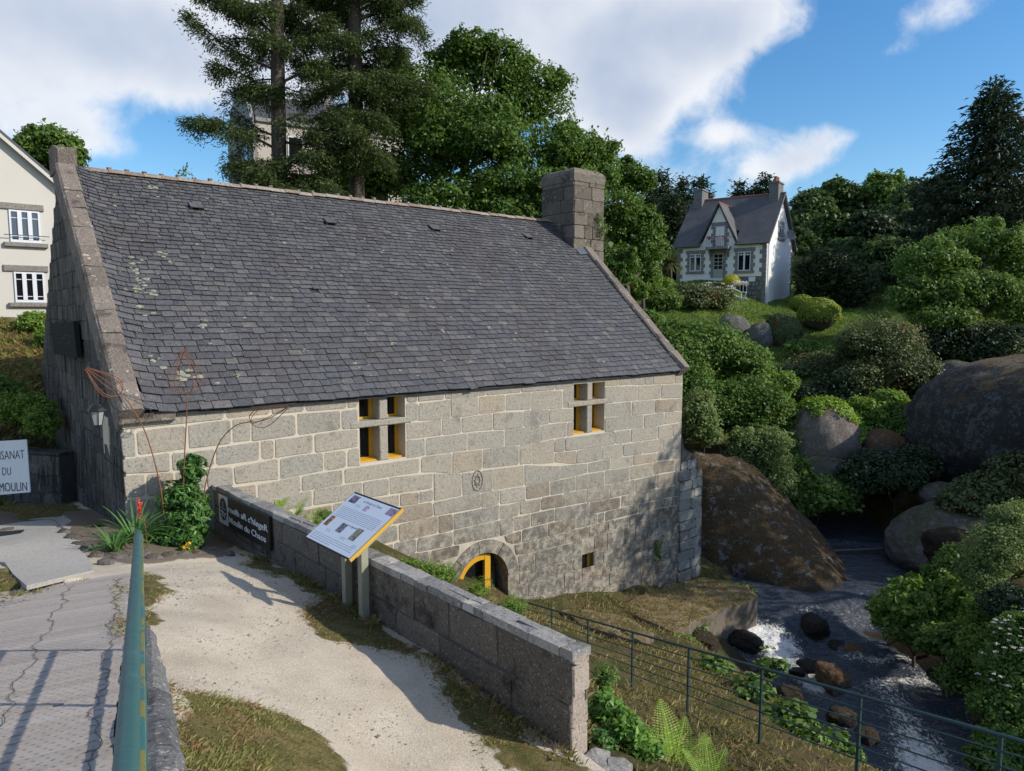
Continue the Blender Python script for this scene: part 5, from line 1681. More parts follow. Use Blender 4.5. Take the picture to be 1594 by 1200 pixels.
for x in (0.35, 1.9, 3.45, 5.0, 6.46):
    m = MB(); m.tube([ramp(x, RD, -0.05), ramp(x, RD, RAILH - 0.02)], 0.021, 10); m.build("post", M_TEAL, rail, True)

# ------------------------------------------------------------------ concrete slabs and kerb in front of the gable door
def sheet_px(name, px, mat, lift, label=None, cat=None, thick=0.06, kind='structure'):
    W = [hit_fore(*p) for p in px]
    pts = []
    n = len(W)
    for i in range(n):
        a, b = W[i], W[(i + 1) % n]
        for k in range(5): pts.append(a + (b - a) * k / 5)
    top = [np.array([p[0], p[1], fore_z(p[0], p[1]) + lift]) for p in pts]
    a2 = sum(top[i][0] * top[(i + 1) % len(top)][1] - top[(i + 1) % len(top)][0] * top[i][1] for i in range(len(top)))
    if a2 < 0: top = top[::-1]
    n = len(top)
    xy = np.array([p[:2] for p in top]); lo, hi = xy.min(0), xy.max(0)
    gx, gy = np.meshgrid(np.arange(lo[0], hi[0], 0.3), np.arange(lo[1], hi[1], 0.3)); gq = np.c_[gx.ravel(), gy.ravel()]; gq = gq[in_poly(gq, [tuple(p) for p in xy])]
    from mathutils.geometry import delaunay_2d_cdt
    vv_, _, ff_, *_r = delaunay_2d_cdt([Vector(p) for p in np.r_[xy, gq]], [(i, (i + 1) % n) for i in range(n)], [], 1, 1e-6)
    V = top + [p - [0, 0, thick] for p in top] + [np.array([p[0], p[1], fore_z(p[0], p[1]) + lift]) for p in vv_]
    F = [tuple(2 * n + i for i in f) for f in ff_] + [(i, n + i, n + (i + 1) % n, (i + 1) % n) for i in range(n)]
    if kind == 'structure':
        return link(name, raw_mesh(name, V, F), mat, kind='structure')
    return solo(name, V, F, mat, label, cat)
sheet_px("concrete_path", [(-30, 826), (40, 815), (75, 812), (104, 836), (140, 875), (146, 893), (42, 918), (8, 880), (-30, 872)], M_CONC, 0.045)
sheet_px("concrete_path", [(45, 811), (72, 808), (118, 806), (128, 812), (104, 828), (86, 812), (76, 810.5)], M_CONC, 0.04)
m = MB(); a, b = hit_fore(2, 838), hit_fore(24, 833)
g0 = np.array([a[0], a[1], fore_z(a[0], a[1]) + 0.05])
m.hexa([g0 + [-.28, -.12, 0], g0 + [.3, .06, 0], g0 + [.2, .34, 0], g0 + [-.38, .16, 0], g0 + [-.28, -.12, .012], g0 + [.3, .06, .012], g0 + [.2, .34, .012], g0 + [-.38, .16, .012]])
m.solo("drain_cover", M_IRON, "dark metal drain cover set in the concrete before the mill", "drain cover")

# ------------------------------------------------------------------ hand painted panel
pc = Pz(22, 770, 0.1); Yp = 14.6
A = P(-60, 690, Yp); B = P(41, 684, Yp - 0.35)
C_ = P(47, 766, Yp - 0.6); D_ = P(-64, 776, Yp - 0.2)
pn = thing("painted_panel", (C_ + D_) / 2, "leaning white panel hand lettered in black beside the mill gable", "sign")
nrm = np.cross(C_ - D_, A - D_); nrm /= np.linalg.norm(nrm)
if nrm[1] > 0: nrm = -nrm
m = MB(); m.prism([D_, C_, B, A], -nrm * 0.02); m.build("board_panel", flat("whiteboard", (0.60, 0.62, 0.64), 0.5, var=0.05), pn)
class PF_: pass
pf = PF_()
ud = (B - A) / np.linalg.norm(B - A); hd = (B - C_) / np.linalg.norm(B - C_)
class PanF:
    u = ud; v = nrm; h = hd
    def __call__(s, u, v, h): return B + ud * u + hd * h + nrm * v
PNF = PanF()
LW = np.linalg.norm(B - A); LH = np.linalg.norm(B - C_)
for s_, rr, hh_, sz in (("ARTISANAT", -0.07, -0.36, 0.265), ("DU", -0.42, -0.66, 0.24), ("MOULIN", -0.05, -0.97, 0.27)):
    text("lettering", s_, PNF, rr * 1.0, 0.004, hh_ * LH, sz * LH * 0.9, M_INK, pn, 0, 0.0015, 'RIGHT', 0.72, -0.003)

# ------------------------------------------------------------------ dark low wall behind the panel
g = Frame(P(40, 745, 17.6), M.ang - 1.15)
gz = P(40, 760, 17.6)[2]
lw = thing("garden_wall", P(40, 762, 17.6), "short dark stone wall behind the painted panel", "wall")
m = MB(); zt = P(60, 702, 17.6)[2]
A0 = P(-60, 702, 18.3); B0 = P(92, 702, 17.3)
d = (B0 - A0); L0 = math.hypot(d[0], d[1]); gf = Frame((A0[0], A0[1], 0), math.atan2(d[1], d[0]))
m.box(gf, 0, L0, -0.4, 0, zt - 1.6, zt - 0.07); m.build("wall_core", M_DMORTAR, lw)
for k in range(3):
    x = 0
    while x < L0 - 0.1:
        w = min(0.5 + rng.random() * 0.6, L0 - x)
        z0 = zt - 1.5 + k * 0.47
        s = stone_geo([(x, z0), (x + w, z0), (x + w, z0 + 0.47), (x, z0 + 0.47)], gf, 0.006, 0.03, 0.02, 0.04)
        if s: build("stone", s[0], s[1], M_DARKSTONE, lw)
        x += w
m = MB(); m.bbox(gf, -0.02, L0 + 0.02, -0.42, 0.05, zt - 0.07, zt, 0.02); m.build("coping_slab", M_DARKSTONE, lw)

# ------------------------------------------------------------------ dark board and lantern on the gable
db = thing("dark_board", P(98, 525, 17.0), "dark green blank board hung high on the mill gable", "sign")
c4 = [(78, 503), (114, 500.5), (119.5, 556), (84, 551)]
W4 = []
for (x, y), out in zip(c4, (0.30, 0.10, 0.10, 0.30)):
    v_, h_ = M.hitu(x, y, -0.14)
    W4.append(M(-0.14, v_, h_))
m = MB(); m.prism([W4[0], W4[1], W4[2], W4[3]], M.u * 0.10); m.build("board_panel", flat("dark_green_board", (0.018, 0.026, 0.025), 0.85, spec=0.1, var=0.15), db)
bs = MB()
for k in range(26):
    a, b = 0.18 + 0.64 * rng.random(), 0.36 + 0.3 * rng.random()
    p = (W4[0] * (1 - a) + W4[1] * a) * (1 - b) + (W4[3] * (1 - a) + W4[2] * a) * b - M.u * 0.002
    e1 = (W4[1] - W4[0]) / np.linalg.norm(W4[1] - W4[0]) * (0.012 + 0.02 * rng.random())
    bs.add([p - e1, p + e1, p + e1 + [0, 0, 0.012], p - e1 + [0, 0, 0.012]], [(0, 1, 2, 3)])
bs.build("worn_gilding", flat("worn_gilding", (0.22, 0.17, 0.09), 0.6), db)

lu = -0.42
lv, lh = M.hitu(151, 648, lu)
lan = thing("wall_lantern", M(lu, lv, lh - 0.2), "black wall lantern with frosted glass on the mill gable corner", "lantern")
def lring(r, h, n=6): return [M(lu + r * math.cos(a + .5), lv + r * math.sin(a + .5), lh + h) for a in np.linspace(0, 2 * math.pi, n + 1)[:-1]]
m = MB(); A = lring(0.075, -0.16); B = lring(0.125, 0.10)
for i in range(6): m.add([A[i], A[(i + 1) % 6], B[(i + 1) % 6], B[i]], [(0, 1, 2, 3)])
m.build("glass", flat("frosted_glass", (0.30, 0.31, 0.30), 0.25), lan)
m = MB()
for i in range(6): m.tube([A[i], B[i]], 0.009, 5)
for R in (A, B): m.tube(R + [R[0]], 0.011, 5)
m.tube([M(lu, lv, lh - 0.16), M(lu, lv, lh - 0.24)], [0.03, 0.006], 6)
m.build("cage", M_IRON, lan)
m = MB(); R0 = lring(0.165, 0.10); R1 = lring(0.10, 0.20); R2 = lring(0.035, 0.24)
for X0, X1 in ((R0, R1), (R1, R2)):
    for i in range(6): m.add([X0[i], X0[(i + 1) % 6], X1[(i + 1) % 6], X1[i]], [(0, 1, 2, 3)])
m.add(R0, [tuple(range(6))[::-1]]); m.add(R2, [tuple(range(6))]); m.tube([M(lu, lv, lh + 0.24), M(lu, lv, lh + 0.31)], [0.02, 0.012], 6)
m.build("lantern_roof", M_IRON, lan)
m = MB(); m.tube(curve_pts([M(lu, lv, lh + 0.30), M(lu + 0.05, lv, lh + 0.46), M(lu + 0.3, lv - 0.02, lh + 0.44), M(0.0, lv - 0.03, lh + 0.22)], 12), 0.013, 6)
m.tube(curve_pts([M(0.0, lv - 0.03, lh + 0.05), M(lu + 0.28, lv, lh + 0.12), M(lu + 0.2, lv, lh + 0.36)], 8), 0.009, 6); m.build("bracket", M_IRON, lan)

# ------------------------------------------------------------------ rusty wire buds on long stems
def bud(stem_px, tip_px, Y, wires, width, label):
    pts = [P(u, v, Y + dy) for u, v, dy in stem_px]
    root = thing("wire_bud", pts[0], label, "garden sculpture", "rusty wire flower buds before the mill")
    m = MB(); m.tube(curve_pts(pts, 22), np.linspace(0.012, 0.009, 22), 6); m.build("stem", M_RUST, root, True)
    a, b = pts[-1], P(tip_px[0], tip_px[1], Y + tip_px[2])
    ax_ = b - a; L_ = np.linalg.norm(ax_); ax_ /= L_
    e1 = np.cross(ax_, [0, 1, 0.3]); e1 /= np.linalg.norm(e1); e2 = np.cross(ax_, e1)
    for k in range(wires):
        th = 2 * math.pi * k / wires + 0.3
        d = e1 * math.cos(th) + e2 * math.sin(th)
        pr = [(0, 0.0), (0.04, 0.55), (0.22, 0.98), (0.45, 0.95), (0.75, 0.55), (1.0, 0.16), (1.04, 0.24)]
        m = MB(); m.tube(curve_pts([a + ax_ * L_ * f + d * width * w for f, w in pr], 18), 0.0075, 5); m.build("wire", M_RUST, root, True)
bud([(258, 838, 0), (250, 760, 0), (229, 680, 0), (204, 632, 0), (187, 613, -0.1)], (136, 575, -0.3), 12.7, 6, 0.20, "leftmost rusty wire bud bending left over the mill corner")
bud([(285, 836, 0), (286, 740, 0), (290, 660, 0), (291, 612, 0)], (286, 548, 0), 12.9, 6, 0.30, "tall upright rusty wire bud in front of the slates")
bud([(313, 800, 0), (322, 745, 0), (341, 690, 0), (366, 663, 0), (391, 656, -0.05)], (446, 634, -0.1), 13.0, 5, 0.19, "rightmost rusty wire bud drooping right against the stones")

# ------------------------------------------------------------------ green railing above the river bank
FP = [(12.8 - k * 1.495, 2.26 + k * 1.495 * 0.45) for k in range(-3, 6)]
def fence_top(Yf): return EYE - 5.91 + (12.8 - Yf) * 0.28
fen = thing("bank_railing", (FP[3][1], FP[3][0], fence_top(FP[3][0]) - 0.92), "dark green metal railing sloping down the bank above the river", "railing")
m = MB(); m.tube([np.array([x, y, fence_top(y)]) for y, x in FP], 0.021, 10); m.build("top_rail", M_FENCE, fen, True)
for k in range(5):
    m = MB(); m.tube([np.array([x, y, fence_top(y) - 0.165 * (k + 1)]) for y, x in FP], 0.0095, 6); m.build("bar", M_FENCE, fen, True)
for i, (y, x) in enumerate(FP):
    m = MB(); b = fence_top(y) - 0.95 - 0.35
    fr = Frame((x, y, 0), math.atan2(-1, 0.45)); s = 0.019
    m.box(fr, -s, s, -s * 0.7, s * 0.7, b, fence_top(y) - 0.005); m.build("post", M_FENCE, fen)

# ------------------------------------------------------------------ masonry ledges at the foot of the mill
t = NT("ledge_top")
g = t.noise(3.2, 6, 0.7)
nrm_ = t.n.new('ShaderNodeSeparateXYZ'); t.l.new(t.geo.outputs['Normal'], nrm_.inputs[0])
turfc = t.ramp(g, [(0.32, (0.085, 0.075, 0.03)), (0.5, (0.20, 0.15, 0.075)), (0.68, (0.27, 0.215, 0.14))])
stc = t.mix(t.noise(9, 6, 0.7), (0.085, 0.07, 0.058), (0.28, 0.235, 0.20))
stc = t.mix(t.step(t.noise(2.6, 4), 0.55, 0.68), stc, (0.10, 0.10, 0.04))
c = t.mix(t.step(t.math('ADD', nrm_.outputs[2], t.math('MULTIPLY', t.noise(8, 4), 0.2)), 0.82, 0.95), stc, turfc)
t.set('Base Color', c).set('Roughness', 0.95).set('Specular IOR Level', 0.15); t.bump(t.noise(22, 5, 0.7), 0.7, 0.03)
M_LEDGE = t.m
rough_slab("masonry_ledge", [(1048, 985), (1085, 966), (1178, 931), (1165, 912), (1092, 898), (1000, 925), (958, 944)], -5.05, 1.6, M_LEDGE, "grassy masonry ledge at the river corner of the mill", "ledge", 0.05)
rough_slab("masonry_ledge", [(1012, 1003), (1018, 984), (965, 957), (905, 948), (870, 950), (905, 972), (960, 990)], -4.55, 1.2, M_LEDGE, "narrow sunlit stone ledge below the slit window of the mill", "ledge", 0.04)
# ------------------------------------------------------------------ boulders
def boulder_mat(name, base, moss, grey, mossk=0.5, greyk=0.5, wetz=None, scale=1.0):
    t = NT(name)
    n1 = t.noise(1.3 * scale, 6, 0.65); n2 = t.noise(7 * scale, 6, 0.7); n3 = t.noise(30, 4, 0.7)
    c = t.mix(n2, tuple(x * 0.55 for x in base), tuple(x * 1.3 for x in base))
    c = t.mix(t.math('MULTIPLY', t.step(n3, 0.5, 0.68), 0.5), c, tuple(x * 0.4 for x in base))
    nz = t.n.new('ShaderNodeSeparateXYZ'); t.l.new(t.geo.outputs['Normal'], nz.inputs[0])
    m = t.math('ADD', nz.outputs[2], t.math('MULTIPLY', t.math('SUBTRACT', n1, 0.5), 2.2))
    m = t.math('MULTIPLY', t.step(m, 0.5 - mossk, 1.0 - mossk), t.step(n2, 0.36, 0.55))
    c = t.mix(m, c, t.mix(n3, tuple(x * 0.6 for x in moss), tuple(x * 1.35 for x in moss)))
    g = t.math('MULTIPLY', t.step(t.noise(1.9 * scale, 6, 0.7, off=(4, 7, 2)), 0.62 - greyk * 0.2, 0.70 - greyk * 0.2), t.step(n2, 0.44, 0.56))
    c = t.mix(t.math('MULTIPLY', g, 0.8), c, t.mix(n3, tuple(x * 0.7 for x in grey), grey))
    sp = t.step(t.voro(9 * scale, 'F1'), 0.16, 0.10)
    c = t.mix(t.math('MULTIPLY', sp, 0.55), c, (0.42, 0.40, 0.36))
    rough = 0.92
    if wetz is not None:
        wv_ = t.step(t.math('ADD', t.z(), t.math('MULTIPLY', n1, 0.5)), wetz + 0.55, wetz + 0.1)
        c = t.mix(t.math('MULTIPLY', wv_, 0.85), c, (0.022, 0.018, 0.014))
        rough = t.math('SUBTRACT', 0.92, t.math('MULTIPLY', wv_, 0.6))
    t.set('Base Color', c).set('Roughness', rough).set('Specular IOR Level', 0.3)
    t.bump(t.math('ADD', t.math('MULTIPLY', n2, 1.2), t.math('MULTIPLY', n3, 0.5)), 1.0, 0.10)
    return t.m
B_BIG = boulder_mat("mossy_boulder", (0.075, 0.058, 0.045), (0.105, 0.066, 0.026), (0.30, 0.30, 0.29), 0.55, 0.42, -5.75)
B_DARK = boulder_mat("dark_boulder", (0.055, 0.052, 0.051), (0.17, 0.11, 0.045), (0.17, 0.165, 0.16), -0.05, 0.75, None, 0.8)  # tan moss on top is lightened: the sunlit rim is put into its colour
B_PALE = boulder_mat("pale_boulder", (0.24, 0.205, 0.18), (0.15, 0.095, 0.045), (0.36, 0.33, 0.30), 0.0, 0.7, None, 1.5)
B_RUST = boulder_mat("rusty_boulder", (0.15, 0.115, 0.085), (0.155, 0.078, 0.028), (0.25, 0.25, 0.25), 0.45, 0.35)
B_GREY = boulder_mat("grey_boulder", (0.17, 0.165, 0.16), (0.10, 0.10, 0.045), (0.29, 0.28, 0.27), 0.1, 0.45)
B_WET = boulder_mat("wet_river_rock", (0.045, 0.034, 0.026), (0.06, 0.045, 0.02), (0.20, 0.18, 0.16), 0.15, 0.25, -5.75, 2.0)

def ico(sub):
    bm = bmesh.new(); bmesh.ops.create_icosphere(bm, subdivisions=sub, radius=1)
    V = np.array([v.co[:] for v in bm.verts]); F = np.array([[v.index for v in f.verts] for f in bm.faces]); bm.free()
    return V, F
ICO = {k: ico(k) for k in (3, 4, 5, 6)}

def rock(c, r, seed, sub=4, rough=0.16, freq=1.3, tilt=(0, 0, 0), boxy=0.0, flat=0.0):
    V, F = ICO[sub]
    V = V.copy()
    if boxy:
        V = np.sign(V) * np.abs(V) ** (1 - boxy); V /= (np.linalg.norm(V, axis=1, keepdims=True) ** 0.6)
    d = 1 + rough * fbm(V * freq + seed * 3.1, 3, seed) + rough * 0.22 * fbm(V * freq * 5 + seed, 3, seed + 5)
    V = V * d[:, None]
    if flat: V[:, 2] = np.where(V[:, 2] > 0, V[:, 2] * (1 - flat), V[:, 2])
    V = V * np.asarray(r)
    E = Matrix.Rotation(tilt[2], 3, 'Z') @ Matrix.Rotation(tilt[1], 3, 'Y') @ Matrix.Rotation(tilt[0], 3, 'X')
    return V @ np.array(E).T + np.asarray(c), F

def rock_thing(c, r, seed, mat, label, group=None, **k):
    V, F = rock(c, r, seed, **k)
    return solo("boulder", V, F, mat, label, "boulder", group, True)

PALE = []
def prock(u, v, ru, rv, Y, seed, mat, label, group=None, dr=0.9, **k):
    q = Y / FPX
    rx, rz = ru * q, rv * q
    return rock_thing(P(u, v, Y), (rx, max(rx, rz) * dr, rz), seed, mat, label, group, **k)

# big wedge behind the river corner of the mill: profile in the picture, real depth
cB = P(1122, 935, 28.4)
V, F = rock((0, 0, 0), (1, 1, 1), 3, sub=6, rough=0.10, freq=1.2)
# egg: fat low right, rising to the upper left
V[:, 0] *= np.where(V[:, 0] < 0, 4.3, 5.5); V[:, 1] *= 3.4; V[:, 2] *= 5.9
V[:, 1] -= 4.0 * np.clip((V[:, 0] + 0.5) / 2.8, 0, 1) * np.clip(1 - V[:, 2] / 4.5, 0, 1)
V[:, 0] -= 0.15 * np.clip(V[:, 2], -10, 10)
sq = np.clip(V[:, 2] / 5.0, -1, 1)
V[:, 0] *= (1 - 0.30 * np.clip(sq, 0, 1)); V[:, 2] = np.where(V[:, 2] < 0, V[:, 2] * 0.45, V[:, 2])
V += np.array([0.0, 0.0, 0.0])
solo("boulder", V + cB + np.array([0.15, 0.5, 0.0]), F, B_BIG, "huge brown mossy boulder leaning against the river corner of the mill", "boulder", None, True)
# huge dark boulder at the right edge
rock_thing(P(1650, 672, 31), (6.2, 5.0, 3.4), 8, B_DARK, "huge dark rounded boulder at the right edge above the shrubs", None, sub=6, rough=0.07, freq=1.1, boxy=0.25)
bo_ = prock(1272, 690, 60, 72, 33.5, 12, B_PALE, "pale rounded boulder topped with bright ivy on the far bank", None, sub=5, rough=0.08, tilt=(0, 0.35, 0))
prock(1285, 736, 38, 27, 31.5, 15, B_GREY, "small grey boulder at the foot of the ivy topped one", None, sub=4, rough=0.12)
prock(1372, 702, 44, 32, 33, 19, B_RUST, "rust coloured boulder among the shrubs on the far bank", None, sub=4, rough=0.14)
prock(1440, 652, 30, 36, 33.5, 23, B_RUST, "upright rusty boulder tucked left of the huge dark one", None, sub=4, rough=0.12)
prock(1452, 835, 82, 52, 26.8, 27, B_GREY, "sloping grey ledge boulder on the right shore of the pool", None, sub=5, rough=0.12, tilt=(0, -0.45, 0.2), flat=0.2)
prock(1470, 772, 42, 22, 28.5, 29, B_GREY, "flat grey boulder behind the sloping ledge boulder", None, sub=4, rough=0.12)
prock(1508, 862, 70, 42, 25.4, 31, B_WET, "dark wet boulder under the light green bush on the right shore", None, sub=5, rough=0.15, tilt=(0, 0.2, 0))
prock(1490, 590, 45, 30, 40, 33, B_GREY, "grey boulder half hidden behind the huge dark one", None, sub=4, rough=0.12)
prock(1225, 528, 20, 24, 47, 35, B_PALE, "pale rock left of the round dark clipped bush", None, sub=3, rough=0.12) if False else None
prock(1180, 528, 22, 26, 46.5, 35, B_GREY, "grey rock on the slope left of the dark round bush", None, sub=4, rough=0.12)
prock(1140, 512, 24, 24, 48.5, 36, B_GREY, "grey lichened rock at the end of the white garden hedge", None, sub=4, rough=0.14)
# rocks in the rapids
RIV = [
    (1264, 985, 19, 30, 21.9, B_WET, "tall dark leaning rock standing in the rapids", dict(boxy=0.45, tilt=(0, 0.5, 0.3), sub=4)),
    (1302, 992, 22, 15, 22.4, B_WET, "rounded dark rock beside the tall one in the rapids", dict(sub=4)),
    (1305, 1016, 22, 14, 21.2, B_WET, "low dark rock just below the tall leaning one", dict(sub=4)),
    (1360, 1035, 62, 14, 20.8, B_WET, "long dark ridge of rock lying across the rapids", dict(sub=4, tilt=(0, 0.12, -0.2))),
    (1325, 1018, 20, 10, 21.0, B_RUST, "small pale topped rock on the ridge in the rapids", dict(sub=3)),
    (1162, 1000, 27, 14, 20.9, B_WET, "brown rock left of the white foam", dict(sub=4, tilt=(0, 0.25, 0))),
    (1145, 990, 14, 9, 21.4, B_WET, "small wet rock between the ledge and the foam", dict(sub=3)),
    (1498, 1068, 34, 17, 19.3, B_WET, "dark rock by the right bank below the rapids", dict(sub=4)),
    (1425, 1022, 24, 12, 21.4, B_WET, "dark rock under the big leaved bush", dict(sub=4)),
    (1465, 1030, 20, 10, 21.0, B_WET, "small dark rock right of the one under the bush", dict(sub=3)),
    (1240, 1050, 12, 6, 18.8, B_WET, "flat rock just breaking the water below the foam", dict(sub=3)),
    (1268, 1043, 26, 6, 19.2, B_WET, "thin dark rock shelf in the lower run", dict(sub=3)),
    (1300, 1060, 26, 24, 17.0, B_RUST, "pale brown rock standing at the left bank by the railing", dict(sub=4, boxy=0.3)),
    (1175, 1062, 20, 14, 17.4, B_WET, "dark rock at the left bank among the broad leaves", dict(sub=4)),
    (1228, 1085, 22, 18, 15.8, B_WET, "dark rock under the railing nearest the rapids", dict(sub=4)),
    (1310, 1120, 22, 16, 14.6, B_WET, "dark rock under the railing further down the river", dict(sub=4)),
    (1095, 1005, 26, 14, 19.6, B_WET, "dark rock at the foot of the masonry ledge", dict(sub=4)),
    (1250, 828, 14, 5, 31.5, B_GREY, "low grey rock at the head of the pool", dict(sub=3)),
    (1480, 1000, 20, 14, 19.0, B_WET, "dark waterline rock right of the big leaved bush", dict(sub=4)),
    (1520, 1075, 26, 16, 17.6, B_WET, "rounded dark rock at the right waterline", dict(sub=4)),
    (1545, 1130, 24, 14, 15.8, B_WET, "dark rock below the white umbels", dict(sub=4)),
    (1345, 985, 18, 8, 22.6, B_WET, "flat dark rock at the head of the rapids", dict(sub=3)),
    (1385, 1045, 22, 10, 20.3, B_RUST, "brown rock at the right end of the long ridge", dict(sub=4)),
    (1190, 1045, 14, 8, 18.6, B_WET, "small mossy rock in the shallow left channel", dict(sub=3)),
    (1350, 1150, 20, 12, 14.6, B_WET, "dark rock seen through the railing bars", dict(sub=4)),
    (1310, 820, 12, 5, 32, B_GREY, "pale low rock at the far end of the pool", dict(sub=3)),
    (1345, 828, 26, 5, 31.6, B_PALE, "long pale rock at the far waterline", dict(sub=3)),
    (1285, 822, 10, 4, 32, B_GREY, "smallest rock at the far waterline", dict(sub=3)),
    (1490, 935, 18, 14, 19.8, B_GREY, "grey rock showing under the big leaved bush", dict(sub=3)) ,
]
for i, (u, v, ru, rv, Y, m_, lab, k) in enumerate(RIV):
    k = dict(k); k.setdefault('rough', 0.30)
    up_ = 5 if Y < 24 else 0
    k.setdefault('boxy', 0.3); k['flat'] = 0.15
    prock(u, v - up_, ru, rv * 0.85 + up_ * 0.4, Y, 50 + i, m_, lab, "rocks in the river", **k)
# a weir of timber across the head of the pool
wA, wB = Pz(1262, 858, -5.55), Pz(1440, 851, -5.55)
m = MB(); m.tube([wA - [0, 0, 0.03], (wA + wB) / 2 - [0, 0, 0.02], wB - [0, 0, 0.03]], 0.05, 7)
m.solo("weir_beam", flat("wet_timber", (0.13, 0.085, 0.06), 0.5), "thin brown timber weir across the head of the pool", "weir")

# stones edging the planting bed
EDG = [(150, 868), (165, 880), (185, 874), (205, 873), (222, 868), (240, 874), (262, 871), (285, 868), (305, 866), (325, 860), (340, 862), (352, 866), (112, 840), (122, 850), (135, 858), (100, 832)]
for i, (u, v) in enumerate(EDG):
    w = hit_fore(u, v); r_ = 0.07 + 0.06 * rng.random()
    V, F = rock(np.array([w[0], w[1], fore_z(w[0], w[1]) + r_ * 0.35]), (r_ * 1.3, r_, r_ * 0.75), 90 + i, 3, 0.22)
    ORD = "first second third fourth fifth sixth seventh eighth ninth tenth eleventh twelfth".split()
    solo("edging_stone", V, F, B_PALE if i < 12 else B_GREY, ("pale rough edging stone of the planting bed, %s counting from the concrete path" % ORD[i]) if i < 12 else ("grey edging stone by the gable, %s counting away from the handrail end" % ORD[(2, 1, 0, 3)[i - 12]]), "stone", "stones edging the planting bed", True)
w = hit_fore(106, 778)
V, F = rock(np.array([w[0], w[1], w[2] + 0.05]), (0.21, 0.17, 0.15), 133, 3, 0.16, boxy=0.3)
solo("loose_stone", V, F, B_PALE, "pale block of stone lying on the grass by the gable wall", "stone", None, True)
# ------------------------------------------------------------------ cream house on the left
M_CREAM = flat("cream_render", (0.57, 0.545, 0.49), 0.9, var=0.06, scale=0.9, bump=0.15)
M_UPVC = flat("white_window_frame", (0.68, 0.70, 0.74), 0.4, var=0.02)
M_LINTEL = granite_mat("lintel_granite", [(0, (0.21, 0.19, 0.17)), (1, (0.27, 0.245, 0.22))], speck=16, stain=0.5)
t = NT("sky_window_glass"); t.set('Base Color', (0.05, 0.07, 0.10, 1)).set('Roughness', 0.05).set('Specular IOR Level', 0.9); M_PANE = t.m
M_ROOFG = flat("house_slates", (0.06, 0.061, 0.07), 0.6, var=0.25, scale=5, bump=0.4)
CF = Frame(P(40, 450, 26), M.ang + 0.03)
CF.o[2] = 0
apx = CF.hit(-140, 85); r0 = CF.hit(0, 212); r1 = CF.hit(83, 283)
sl_ = (r1[1] - r0[1]) / (r1[0] - r0[0])
UR = 2.6
def vz(u): return r0[1] + sl_ * (u - r0[0])
UA = r0[0] - 3.2
cream = thing("cream_house", CF(UA, -5, land_z(*CF(UA, -5, 0)[:2])), "cream rendered house with grey stone lintels at the left edge", "house")
g0 = CF.hit(40, 492)[1] - 0.02
m = MB()
wr = [CF.hit(*p) for p in ((13, 326), (64, 379))]; wr2 = [CF.hit(*p) for p in ((21, 423), (71, 471))]
def cream_wall():
    m = MB()
    m.prism([CF(2 * UA - UR, 0, -1), CF(UR, 0, -1), CF(UR, 0, vz(UR)), CF(UA, 0, vz(UA)), CF(2 * UA - UR, 0, vz(UR))], -CF.v * 9.0)
    return m.build("wall", M_CREAM, cream)
cw = cream_wall()
m = MB()
for s_ in (1, -1):
    e = UA + s_ * (UR - UA + 0.25)
    m.prism([CF(UA, 0.22, vz(UA) + 0.02), CF(e, 0.22, vz(UR) - 0.25 * abs(sl_) + 0.02), CF(e, 0.22, vz(UR) - 0.25 * abs(sl_) + 0.18), CF(UA, 0.22, vz(UA) + 0.2)][::s_], -CF.v * 9.4)
m.build("roof", M_ROOFG, cream)
m = MB(); e = UR + 0.25
m.prism([CF(UA, 0.245, vz(UA) - 0.10), CF(e, 0.245, vz(e) - 0.10), CF(e, 0.245, vz(e) + 0.05), CF(UA, 0.245, vz(UA) + 0.05)], -CF.v * 0.03); m.build("bargeboard", M_CREAM, cream)
def triple_window(q0, q1, bar):
    u0, h1 = q0; u1 = q1[0]; h0 = CF.hit(0, 0)[1] if False else q1[1]
    m = MB(); fb = 0.055; T = 0.05
    m.box(CF, u0, u0 + fb, 0.0, T, h0, h1); m.box(CF, u1 - fb, u1, 0.0, T, h0, h1); m.box(CF, u0 + fb, u1 - fb, 0.0, T, h0, h0 + 0.09); m.box(CF, u0 + fb, u1 - fb, 0.0, T, h1 - fb, h1)
    w = (u1 - u0) / 3
    for k in (1, 2): m.box(CF, u0 + w * k - 0.065, u0 + w * k + 0.065, 0.0, T + 0.01, h0 + 0.09, h1 - fb)
    f = m.build("window", M_UPVC, cream)
    for k in range(3):
        a, b = u0 + w * k + 0.06, u0 + w * (k + 1) - 0.06
        m = MB(); m.box(CF, a, b, 0.004, 0.012, h0 + 0.09, h1 - fb); m.build("pane", M_PANE if bar else M_GLASS, f)
        for hh in (0.2, 0.76):
            m = MB(); m.box(CF, a, b, 0.012, 0.03, h0 + (h1 - h0) * hh - 0.012, h0 + (h1 - h0) * hh + 0.012); m.build("glazing_bar", M_UPVC, f)
    m = MB(); m.bbox(CF, u0 - 0.3, u1 + 0.14, 0.0, 0.07, h1 + 0.02, h1 + 0.24, 0.015); m.build("lintel", M_LINTEL, f)
    m = MB(); m.bbox(CF, u0 - 0.2, u1 + 0.2, 0.0, 0.14, h0 - 0.16, h0 - 0.01, 0.015); m.build("sill", M_LINTEL, f)
    if bar:
        m = MB(); m.tube([CF(u0 - 0.2, 0.16, h0 + 0.24), CF(u1 + 0.25, 0.16, h0 + 0.24)], 0.014, 6); m.build("bar", M_IRON, f)
triple_window(wr[0], wr[1], True); triple_window(wr2[0], wr2[1], False)
